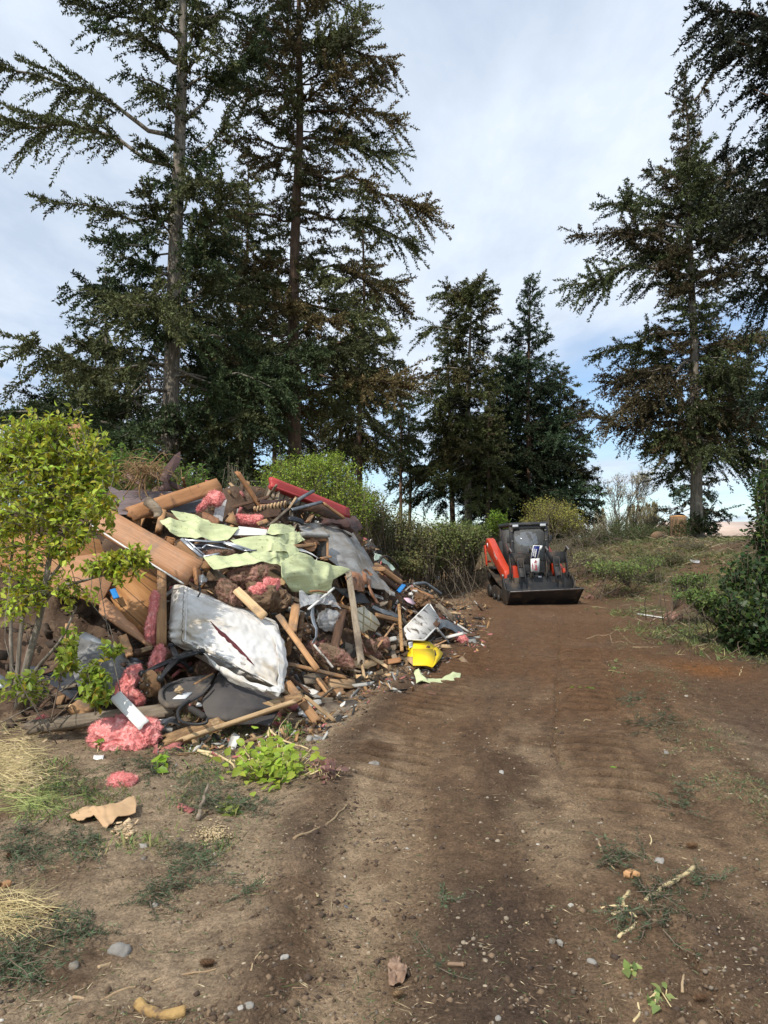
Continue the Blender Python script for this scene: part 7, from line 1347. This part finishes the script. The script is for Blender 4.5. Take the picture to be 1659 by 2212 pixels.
gstick('curved grey stick above the forked pale branch', Z8, [(930, 870), (938, 920), (960, 965), (998, 994)], .015, 'stick'); gstick('dark kinked twig with a green leaf on the packed track', Z8, [(908, 520), (922, 545), (975, 556), (1005, 565)], .012, 'stick'); gstick('small pale wishbone twig on the packed track', Z8, [(862, 352), (872, 346), (895, 350)], .009, 'stick_pale'); gstick('upright stub of stick by the curved grey one', Z8, [(1146, 888), (1148, 866), (1146, 848)], .010, 'stick_pale')
gstick('stray thin stick across the dark bottom soil', Z8, [(618, 1228), (645, 1190)], .009, 'stick_pale'); gstick('stick end entering at the bottom of the green strip', Z8, [(1075, 1655), (1100, 1610), (1105, 1560)], .012, 'stick_pale'); gstick('straight grey stick low on the green strip', Z8, [(1285, 1530), (1290, 1470), (1298, 1432)], .013, 'stick'); gstick('thin twig beside a crack of the packed track', Z8, [(825, 900), (845, 860), (865, 832)], .008, 'stick')
gboard('small orange splinter on the bottom soil', Z8, (272, 1411), (356, 1415), 12, .012, 'wood', 'splinter', 'wood', jag=.01); gboard('orange brown wood chunk above the forked pale branch', Z8, (1045, 1020), (1080, 1034), 40, .03, 'wood', 'wood_chunk', 'wood', jag=.03)
gsheet('large curled dry brown leaf near the bottom', Z8, [[(50, 1396), (64, 1392), (76, 1410)], [(22, 1430), (58, 1440, .012), (94, 1446)], [(14, 1470, .01), (52, 1468, .0), (100, 1470, .012)], [(24, 1502), (50, 1512, .006), (72, 1498)]], .003, 'leaf_dry', 'dry_leaf', 'leaf', .012, 40, .006, 26, 26, .018, .10)
for lab, c, r in [('white grey stone on dark soil left of the pale branches'.replace('left of', 'short of'), (806, 1150), 15), ('blue grey stone on the lower track', (900, 1396), 16), ('white stone on the green strip edge', (1164, 798), 13), ('grey white stone beside the track crack', (800, 900), 14), ('dark oval stone by the pebbled strip', (1190, 960), 19), ('yellowish stone on the upper packed track', (508, 577), 13), ('pale stone on the strip beside the dry patch', (1220, 490), 12), ('grey stone at the very bottom of the track', (493, 1640), 13), ('dark stone pair member on the lower soil', (728, 1305), 13), ('darker stone pair member beside it on the lower soil', (762, 1310), 13), ('white pebble near the branch tips', (1050, 1335), 9), ('small white foam bit on the side track', (1305, 245), 10), ('dark stone at the end of the soil ridge', (125, 492), 13)]:
    gstone(lab, Z8, c, r, 'stone_pale' if 'white' in lab else 'stone')
gsheet('pale green torn strip of siding on the soil before the heap', Z8, [[(132, 165, .05), (150, 172, .1), (180, 190, .03), (250, 185, .02), (300, 168, .06), (332, 165, .03)], [(140, 195, .0), (165, 195, .02), (200, 202, .0), (260, 196, .0), (300, 186, .0), (328, 180, .0)]], .004, 'green_side', 'siding_strip', 'siding', .012, 12, .02, 8, 36, .012); gblob('pink scrap beside the pale green torn strip', Z8, (190, 222), (14, 14), .03, 'pink_dirty'); gblob('second pink scrap just past the pale green strip', Z8, (208, 243), (14, 8), .02, 'pink_dirty')
# far slope
gboard('long white board lying on the weedy slope', Z6, (615, 1072), (872, 1112), 24, .02, 'white', 'board', jag=.03); gblob('dusty pink rag bunched at the white board end', Z6, (908, 1118), (52, 26), .09, 'pink_dirty', .04, 9, 'rag', 'rag'); gblob('small pink rag near the loader bucket end', Z6, (232, 945), (28, 12), .05, 'pink_dirty', .03, 12, 'rag', 'rag'); gblob('pink rag scrap beyond the loader bucket end', Z6, (310, 850), (26, 8), .04, 'pink_dirty', .03, 12, 'rag', 'rag')
gsheet('grey white plastic scrap high on the slope', Z6, [[(1035, 645), (1075, 650), (1118, 660)], [(1040, 668), (1080, 674), (1110, 674)]], .004, 'film', 'plastic_scrap', 'plastic', .03, 6, .05, 8, 8); gblob('crumpled white plastic bag under the ivy bank', Z6, (1500, 1015), (34, 16), .08, 'film', .04, 9, 'plastic_bag', 'plastic'); gblob('torn white bag piece at the weeds below the bank', Z6, (1250, 1070), (34, 10), .05, 'white_dirty', .03, 10, 'plastic_bag', 'plastic')
gboard('split orange wood stick at the ivy bank foot', Z6, (1350, 1246), (1512, 1222), 14, .02, 'wood', 'stick', 'stick', jag=.05); gstick('orange brown branch across the side track', Z6, [(580, 1338), (680, 1340), (800, 1336)], .030, 'stick', 'branch', 'branch'); gstick('tangled bare branch spread on the soil before the loader', Z6, [(215, 1268), (300, 1240), (380, 1240), (450, 1200), (530, 1190)], .022, 'stick', 'branch', 'branch'); gstick('side shoot bending from the tangled bare branch', Z6, [(400, 1240), (420, 1300), (480, 1290), (560, 1320)], .015, 'stick', 'branch', 'branch'); gstick('thin shoot crossing the tangled bare branch', Z6, [(430, 1190), (490, 1230), (550, 1290), (590, 1310)], .012, 'stick', 'branch', 'branch')
gboard('pale split wood sliver below the stump', Z6, (1070, 488), (1140, 506), 14, .03, 'wood_pale', 'wood_sliver', 'wood', jag=.1); gboard('second pale sliver lower below the stump', Z6, (1152, 514), (1195, 536), 10, .03, 'wood_pale', 'wood_sliver', 'wood', jag=.1); gstick('fallen grey branch across the dark slope soil', Z6, [(700, 815), (790, 780), (900, 775), (1050, 760)], .035, 'stick', 'branch', 'branch'); gstick('short peeled stick on the dark slope', Z6, [(645, 818), (698, 826)], .035, 'stick_pale', 'stick'); gstick('white root end sticking from the bank soil', Z6, [(425, 785), (460, 772), (490, 766)], .03, 'stick_pale', 'root', 'root')
gstick('thin pale stick lying in the weeds of the lower slope', Z6, [(1410, 1360), (1480, 1372), (1545, 1392)], .018, 'stick_pale'); gstick('small upright stick in the lower slope weeds', Z6, [(1432, 1565), (1445, 1520), (1460, 1492)], .012, 'stick_pale'); gstick('leaning twig beside the split orange stick', Z6, [(1205, 1290), (1260, 1250), (1318, 1205)], .018)
gboard('orange brick coloured block leaning on the grey rock', Z9, (835, 235), (870, 95), 48, .05, 'wood', 'block', 'wood block', lift=.12, jag=.01); gboard('orange block lying on the soil beside the grey rock', Z9, (880, 252), (1000, 262), 40, .07, 'wood', 'block', 'wood block', jag=.01); gblob('grey plastic bag flattened beyond the rubble tail', Z9, (760, 345), (105, 22), .08, 'grey_metal', .04, 7, 'plastic_bag', 'plastic'); gblob('small blue black wad beside the flattened grey bag', Z9, (825, 292), (26, 10), .06, 'dark_metal', .02, 9, 'wad', 'litter')
gstick('thin tan stick propped over the bent grey conduit', Z9, [(862, 572), (965, 515), (1082, 432, .12)], .016, 'stick_pale'); gstick('pale stick on the soil past the rubble tail', Z9, [(1115, 665), (1250, 645)], .014, 'stick_pale'); gstick('thin stick near the loader track on the soil', Z9, [(1405, 465), (1545, 412)], .016, 'stick'); gboard('split log piece leaning by the loader track', Z9, (1420, 275), (1620, 150), 30, .05, 'wood', 'split_wood', 'wood', jag=.06); gboard('short split wood chunk behind the leaning log piece', Z9, (1600, 200), (1660, 150), 40, .05, 'wood_pale', 'split_wood', 'wood', jag=.05)
gstick('dry root fan on the soil past the steel rod', Z9, [(1160, 1700), (1350, 1720), (1500, 1680), (1620, 1620)], .014, 'stick'); gsheet('thin tan wood chip flat on the soil before the steel rod', Z9, [[(1225, 1855), (1320, 1848), (1400, 1885)], [(1250, 1885), (1330, 1900), (1395, 1895)]], .006, 'cardboard', 'wood_chip', 'wood', .004, 9, .012, 6, 8)
# ---------------------------------------------------------------- fir boughs, ivy cuttings, straw
def bough(label, z, c, r, n, seed, col=(.11, .155, .08), group=None, hgt=.06, name='fir_bough', alt=None, nl=.024):
    rg = np.random.default_rng(seed); k = None; wood, nd = Acc(), Acc(); P0 = gp(z, c)
    for i in range(n):
        a, b = rg.normal(0, .45, 2); p = gp(z, (c[0] + r[0] * a, c[1] + r[1] * b)); th = rg.uniform(0, 6.28); L = rg.uniform(.08, .20); pts = [p + (0, 0, rg.uniform(.005, hgt))]; d = np.array([math.cos(th), math.sin(th), rg.normal(0, .15)])
        for q in range(6): d = nrm(d + rg.normal(0, .12, 3) + (0, 0, -.03)); pts.append(pts[-1] + d * L / 6)
        pts = np.array(pts); pts[:, 2] = np.maximum(pts[:, 2], H(pts[:, 0], pts[:, 1]) + .004); v, f = tube_mesh(pts, np.linspace(.0028, .001, 7), 4); wood.add(v, f)
        m = int(L / .0035); t = rg.random(m); pos = np.stack([np.interp(t, np.linspace(0, 1, 7), pts[:, j]) for j in range(3)], 1); ax = nrm(pts[-1] - pts[0]); s = nrm(np.cross(ax, rg.normal(0, 1, (m, 3)) * (.5, .5, 1.6))); dd = nrm(ax * .6 + s)
        cc = np.clip(np.asarray(col) * rg.uniform(.6, 1.3), 0, 1); cl = np.tile(cc, (m, 1)) * rg.uniform(.7, 1.35, (m, 1))
        vv, ff, c3 = diamonds(pos, dd, rg.uniform(.7, 1.2, m) * nl, .0034, cl, rg); nd.add(vv, ff, c3)
    root = empty(name, P0, label, 'fir bough', group); v, f, _ = wood.get(); mk('twigs', v, f, 'twig', parent=root); v, f, c3 = nd.get(); mk('needles', v, f, 'needle', parent=root, col=c3)
bough('dark fir bough heap at the picture edge below the straw', Z7, (95, 650), (130, 110), 60, 1); bough('blue green fir bough under the cardboard piece', Z7, (350, 650), (90, 90), 46, 2); bough('thick fir bough bunch behind the ivy cutting', Z7, (880, 420), (120, 110), 70, 3); bough('fir sprays in front of the ivy cutting', Z7, (1060, 480), (110, 60), 34, 4); bough('scattered fir sprays on soil below the sawdust patch', Z7, (820, 720), (130, 90), 44, 5); bough('flat fir sprays near the cut straw', Z7, (280, 1020), (150, 60), 40, 6); bough('fir bough at the picture edge near the bottom', Z7, (80, 1180), (110, 110), 50, 7); bough('grassy fir sprays between pink batt and ivy cutting', Z7, (620, 300), (140, 60), 46, 8, (.06, .10, .045)); bough('green fir sprays beside the pink shred', Z7, (330, 390), (140, 80), 46, 9, (.075, .125, .04)); bough('thin fir sprays above the pine cone', Z7, (700, 850), (110, 60), 24, 10); bough('small fir sprig by the oval tan stone', Z7, (1030, 830), (60, 50), 10, 11)
bough('single blue green fir sprig beside the small orange splinter', Z8, (222, 1430), (16, 30), 3, 12); bough('fir sprigs under the curved grey stick', Z8, (1010, 960), (90, 60), 24, 13); bough('fir bough tuft at the start of the green strip', Z8, (1080, 262), (50, 30), 22, 14); bough('broad fir litter in the middle of the green strip', Z8, (1190, 360), (110, 80), 50, 15, (.075, .095, .05)); bough('fir sprays on the green strip beside the dry patch', Z8, (1265, 700), (60, 90), 26, 16); bough('fir sprays among the pale branches', Z8, (1170, 1150), (120, 120), 30, 17, (.06, .085, .045)); bough('fir sprig across the side track near the red bit', Z8, (1390, 1060), (110, 20), 12, 18); bough('fir litter low on the track by the short stub', Z8, (1040, 1225), (50, 30), 12, 19); bough('tiny fir sprig at the bottom of the track', Z8, (280, 1140), (50, 14), 4, 20); bough('dark fir litter before the white board on the slope', Z6, (1000, 1280), (240, 70), 60, 21, (.05, .07, .04)); bough('fir bough spread at the ivy bank foot', Z6, (1400, 1290), (200, 70), 50, 22, (.05, .07, .035)); bough('fir litter along the lower edge of the slope', Z6, (1560, 1440), (140, 90), 44, 23, (.07, .08, .045))
def cutting(label, z, c, r, n, L, Wd, hue, seed, stems, cat='ivy cutting', name='ivy_cutting', alt=None, pa=0, hgt=.12):
    rg = np.random.default_rng(seed); wood, fol = Acc(), Acc(); P0 = gp(z, c)
    for pts, rad in stems:
        q = crm(np.array([gp(z, p, p[2] if len(p) > 2 else .012) for p in pts]), 20); q += .008 * np.stack([fbm(q * 16 + k, 2, k) for k in range(3)], 1); v, f = tube_mesh(q, rad * np.linspace(1, .45, 20), 6); wood.add(v, f)
    pos = np.array([gp(z, (c[0] + r[0] * a, c[1] + r[1] * b)) for a, b in rg.normal(0, .45, (n, 2))]); pos[:, 2] += rg.uniform(.01, hgt, n); d = rg.normal(0, 1, (n, 3)) * (1, 1, .35); up = nrm(np.array([0, -.45, 1.]) + rg.normal(0, .45, (n, 3)))
    v, f, cc = leaves_mesh(pos, d, up, L * rg.uniform(.6, 1.2, n), Wd * rg.uniform(.6, 1.2, n), jit(n, hue, .3, rg, alt, pa), True); fol.add(v, f, cc)
    for p in pos[::2]:
        v, f = tube_mesh(np.array([p, (p + P0) / 2 * .3 + p * .7 - (0, 0, .02), p * .75 + P0 * .25 - (0, 0, .03)]), .0025, 4); wood.add(v, f)
    root = empty(name, P0, label, cat); v, f, _ = wood.get(); mk('stems', v, f, 'stick_pale', parent=root, smooth=True); v, f, cc = fol.get(); mk('leaves', v, f, 'leaf', parent=root, col=cc)
cutting('bright yellow green ivy cutting lying on the soil before the heap', Z7, (1180, 320), (200, 88), 300, .064, .054, (.36, .46, .06), 1, [([(845, 215), (868, 245, .04), (930, 250, .03), (1000, 285, .02), (1030, 330)], .014), ([(868, 245, .03), (960, 262), (1060, 268), (1160, 262, .05)], .011), ([(1160, 180, .04), (1165, 165, .06), (1200, 190, .05), (1255, 215, .05), (1330, 240, .05)], .012), ([(1200, 120, .1), (1165, 150, .08), (1160, 180, .04)], .010)], hgt=.16)
cutting('withered pink brown leaves at the end of the ivy cutting', Z7, (1405, 330), (62, 44), 46, .06, .042, (.32, .18, .14), 2, [([(1340, 330), (1400, 320, .03), (1470, 340)], .006)], 'dead leaves', 'dead_leaves', hgt=.08)
cutting('upright leafy sprig growing from the ivy cutting stem', Z7, (1240, 160), (70, 36), 46, .05, .026, (.16, .26, .05), 3, [([(1200, 215), (1210, 170, .1), (1260, 130, .15)], .005)], 'leafy sprig', 'leafy_sprig', hgt=.14)
cutting('single broad leaved ivy shoot between the fir sprays', Z7, (700, 285), (34, 34), 9, .10, .085, (.26, .40, .04), 4, [([(690, 240), (700, 280, .03), (705, 330)], .005)], hgt=.05); cutting('pale ivy leaves dropped below the ivy cutting', Z7, (1000, 480), (60, 34), 9, .085, .075, (.34, .42, .10), 5, [([(930, 470), (1000, 480, .02), (1060, 480)], .005)], hgt=.03)
cutting('green leafy sprig poking out below the pink batt', Z7, (425, 195), (22, 30), 14, .06, .034, (.18, .30, .03), 6, [([(420, 235), (425, 200, .04)], .004)], 'leafy sprig', 'leafy_sprig', hgt=.08); cutting('thin green shoots at the edge of the packed track', Z8, (890, 225), (60, 12), 14, .06, .05, (.22, .34, .04), 7, [([(840, 215), (890, 228, .02), (930, 235)], .004)], 'leafy sprig', 'leafy_sprig', hgt=.03)
cutting('leaf sprig ending the dark kinked twig', Z8, (1000, 568), (26, 8), 9, .05, .03, (.18, .30, .04), 8, [([(975, 556), (1020, 570)], .004)], 'leafy sprig', 'leafy_sprig', hgt=.02); cutting('pale green leaves dropped at the bottom of the green strip', Z8, (1190, 1545), (62, 50), 10, .045, .03, (.30, .38, .13), 9, [([(1140, 1560), (1190, 1530), (1240, 1600)], .004)], 'fallen leaves', 'fallen_leaves', hgt=.02); cutting('light green leaves scattered beside lower sticks', Z8, (1060, 1440), (46, 26), 9, .05, .035, (.30, .38, .12), 10, [([(1030, 1440), (1080, 1440)], .003)], 'fallen leaves', 'fallen_leaves', hgt=.02); cutting('wilting leaf shoots crossing the pebbly track before the loader', Z8, (950, 130), (140, 50), 40, .055, .03, (.26, .30, .10), 11, [([(850, 120), (950, 130), (1050, 150)], .004), ([(900, 90), (930, 140), (960, 190)], .004)], 'leafy sprig', 'leafy_sprig', hgt=.02)
def straw(label, z, c, r, n, seed, L=(.2, .5), name='straw_pile', group=None, hgt=.12, col=(.9, .85, .7)):
    rg = np.random.default_rng(seed); A = Acc(); P0 = gp(z, c)
    for i in range(n):
        a, b = rg.normal(0, .45, 2); p = gp(z, (max(c[0] + r[0] * a, -60), c[1] + r[1] * b), rg.uniform(.005, hgt)); th = rg.uniform(0, 6.28); l = rg.uniform(*L); d = np.array([math.cos(th), math.sin(th), rg.normal(0, .12)]); s = rg.normal(0, .12, 3); q = np.array([p - d * l / 2, p + s * l * .5, p + d * l / 2]); q[:, 2] = np.maximum(q[:, 2], H(q[:, 0], q[:, 1]) + .004)
        v, f = tube_mesh(crm(q, 6), rg.uniform(.0010, .0022) * np.linspace(1, .5, 6), 3); A.add(v, f, np.asarray(col) * rg.uniform(.55, 1.3))
    v, f, c3 = A.get(); mk(name, v, f, 'straw', label, 'straw', col=c3)
straw('dry blond straw heap at the picture edge beside the heap foot', Z7, (70, 300), (140, 150), 560, 1, (.08, .34), hgt=.09); straw('long pale cut grass stalks at the picture edge lower down', Z7, (70, 950), (130, 90), 170, 2, (.15, .5), hgt=.04); straw('green tinged grass stalks between straw heap and fir sprays', Z7, (130, 430), (150, 80), 170, 3, (.1, .4), hgt=.03, col=(.55, .72, .40))
def chips(label, z, c, r, n, seed, col, size=.02, name='wood_chips'):
    rg = np.random.default_rng(seed); A = Acc()
    for i in range(n):
        a, b = rg.normal(0, .42, 2); p = gp(z, (c[0] + r[0] * a, c[1] + r[1] * b), .006 + .02 * rg.random()); l = size * rg.uniform(.4, 1.6); X, Y, Zv = frame(rg.normal(0, 1, 3) * (1, 1, .3), np.array([0, 0, 1.]) + rg.normal(0, .4, 3)); v, f = box_arr((-l, -l * rg.uniform(.2, .6), -.002), (l, l * rg.uniform(.2, .6), .002)); A.add(p + v[:, :1] * X + v[:, 1:2] * Y + v[:, 2:] * Zv, f, np.asarray(col) * rg.uniform(.7, 1.2))
    v, f, c3 = A.get(); mk(name, v, f, 'debris', label, 'wood chips', kind='stuff', col=c3)
chips('pale sawdust patch on the soil beyond the cardboard', Z7, (920, 590), (80, 44), 380, 1, (.62, .48, .28), .006, 'sawdust'); chips('blond wood chips in the straw heap', Z7, (85, 300), (90, 130), 240, 2, (.66, .50, .32), .028); chips('wood chips spilling under the cardboard', Z7, (540, 575), (55, 26), 90, 3, (.62, .45, .27), .018)
# ---------------------------------------------------------------- what nobody could count
def scatter():
    rg = np.random.default_rng(99)
    def spots(n, xl, yl, fn=None):      # more of them close by
        y = yl[0] * (yl[1] / yl[0]) ** rg.random(n); x = rg.uniform(-1, 1, n) * (.62 * y + .4); k = (x > xl[0]) & (x < xl[1]); x, y = x[k], y[k]
        if fn is not None: k = rg.random(len(x)) < fn(x, y); x, y = x[k], y[k]
        return np.stack([x, y, H(x, y)], 1)
    b_ = lambda y: np.interp(y, lane_d, berm_x); l_ = lambda y: np.interp(y, lane_d, lane_x)
    # pebbles and clods
    vi, fi = ico(1); oc = np.array([(1, 0, 0), (-1, 0, 0), (0, 1, 0), (0, -1, 0), (0, 0, 1), (0, 0, -1.)]); of = np.array([[0, 2, 4], [2, 1, 4], [1, 3, 4], [3, 0, 4], [2, 0, 5], [1, 2, 5], [3, 1, 5], [0, 3, 5]])
    def grains(name, label, cat, p, s, pal, pr, vi, fi, rough):
        n = len(p); d = rg.uniform(.6, 1.25, (n, 1, 3)) * (1, 1, .75); v = p[:, None] + vi[None] * d * (1 + rough * rg.normal(0, 1, (n, len(vi), 1))) * s[:, None, None] + np.array([0, 0, 1.]) * (s * .2)[:, None, None]
        c = np.asarray(pal)[rg.choice(len(pal), n, p=pr)] * rg.uniform(.65, 1.25, (n, 1)); f = (np.arange(n) * len(vi))[:, None, None] + fi[None]
        mk(name, v.reshape(-1, 3), f.reshape(-1, 3), 'pebble', label, cat, kind='stuff', col=np.repeat(c, len(vi), 0))
    p = spots(15000, (-9, 9), (1.9, 20)); grains('gravel', 'small pebbles strewn over the bare soil', 'gravel', p, np.minimum(rg.gamma(1.5, .0022, len(p)) + .0014, .013), [(.28, .23, .17), (.20, .16, .12), (.36, .29, .21), (.15, .12, .09), (.50, .46, .40)], [.28, .27, .28, .15, .02], vi, fi, .12)
    p = spots(90000, (-9, 9), (1.9, 15), lambda x, y: .22 + .78 * np.exp(-((x - b_(y)) / .28) ** 2) + .25 * sstep(0, .3, fbm2(x, y, 2.2, 3, 91))); grains('soil_clods', 'crumbs of dark soil along the ridges of the track', 'soil', p, np.minimum(rg.gamma(1.25, .0036, len(p)) + .0015, .021), [(.14, .092, .058), (.20, .137, .086), (.09, .062, .044)], [.4, .35, .25], oc, of, .22)
    # needles, straw bits and splinters pressed into the soil
    p = spots(70000, (-9, 9), (1.9, 15), lambda x, y: np.clip(.30 + .6 * (np.abs(x - l_(y) - 2.35) < .42) + .5 * (x < b_(y) - .1), 0, 1)); n = len(p); th = rg.uniform(0, 6.28, n); d = np.stack([np.cos(th), np.sin(th), rg.normal(0, .12, n)], 1); L = rg.gamma(2, .012, n) + .008
    pal = np.array([(.46, .36, .22), (.10, .13, .06), (.28, .19, .12), (.62, .52, .34), (.14, .18, .07)]); ch = rg.choice(5, n, p=[.26, .26, .28, .03, .17]); c = pal[ch] * rg.uniform(.6, 1.3, (n, 1)); p[:, 2] += .005; vv, ff, cc = diamonds(p - d * L[:, None] / 2, d, L, .0035, c, rg)
    mk('needle_litter', vv, ff, 'needle', 'fir needles and straw bits littering the soil', 'litter', kind='stuff', col=cc)
    # green fir litter along the strip and beside the heap
    def tufts(name, label, n, xl, yl, fn, hue, Ls, wid, lean=.8, cat='grass', k=7):
        p = spots(n, xl, yl, fn); m = len(p); q = np.repeat(p, k, 0) + rg.normal(0, .03, (m * k, 3)) * (1, 1, 0); q[:, 2] = H(q[:, 0], q[:, 1]) - .004; d = rg.normal(0, 1, (m * k, 3)) * (lean, lean, .3) + (0, 0, .8); L = rg.uniform(*Ls, m * k); col = np.repeat(jit(m, hue, .45, rg, (.34, .30, .13), .2), k, 0) * rg.uniform(.7, 1.25, (m * k, 1)); vv, ff, cc = diamonds(q, d, L, wid, col, rg); mk(name, vv, ff, 'needle', label, cat, kind='stuff', col=cc)
    tufts('fir_litter', 'green fir crumbs along the median strip of the track', 70000, (-1, 6), (2, 13), lambda x, y: np.exp(-((x - l_(y) - 2.3 + .12 * np.sin(y * 3)) / .30) ** 4) * sstep(-.2, .35, fbm2(x, y, 2.2, 3, 5)), (.15, .18, .09), (.015, .05), .005, 2.2, 'litter')
    tufts('grass', 'sparse short grass at the foot of the heap', 5000, (-6, 0), (3.6, 6.6), lambda x, y: sstep(-.1, .3, fbm2(x, y, 1.6, 3, 15)) * (x < b_(y) - .35), (.17, .23, .07), (.03, .10), .006, .9)
    tufts('weeds', 'weeds and cut greenery over the bank and slope', 80000, (1.5, 30), (8.5, 34), lambda x, y: sstep(3.0, 5.5, x - .10 * y + .9 * fbm2(x, y, .5, 2, 3)) * sstep(-.35, .25, fbm2(x, y, .7, 3, 25)) * (1 - .8 * np.exp(-((x - 6.5) / 2.2) ** 2 - ((y - 15.5) / 2.2) ** 2)), (.17, .21, .075), (.04, .16), .012, 1.2, 'weeds')
    tufts('bank_grass', 'rough grass and stems over the far bank', 20000, (-16, 30), (20, 46), lambda x, y: sstep(20.5, 24, y + .3 * (x - 2)) * sstep(-.35, .2, fbm2(x, y, .5, 3, 19)), (.11, .115, .05), (.04, .15), .02, 1.4, 'grass', 8)
    # dry stems over the bank
    p = spots(7500, (2, 26), (9, 32), lambda x, y: sstep(2.6, 5, x - .10 * y)); n = len(p); th = rg.uniform(0, 6.28, n); d = np.stack([np.cos(th), np.sin(th), rg.uniform(-.05, .5, n)], 1); L = rg.uniform(.15, .6, n); p[:, 2] += .02; L = L * np.clip(p[:, 1] / 20, .35, 1); vv, ff, cc = diamonds(p, d, L, .0006 * p[:, 1], jit(n, (.46, .37, .24), .4, rg), rg); mk('dry_stems', vv, ff, 'needle', 'dry stems and twigs strewn over the slope', 'twigs', kind='stuff', col=cc)
scatter()
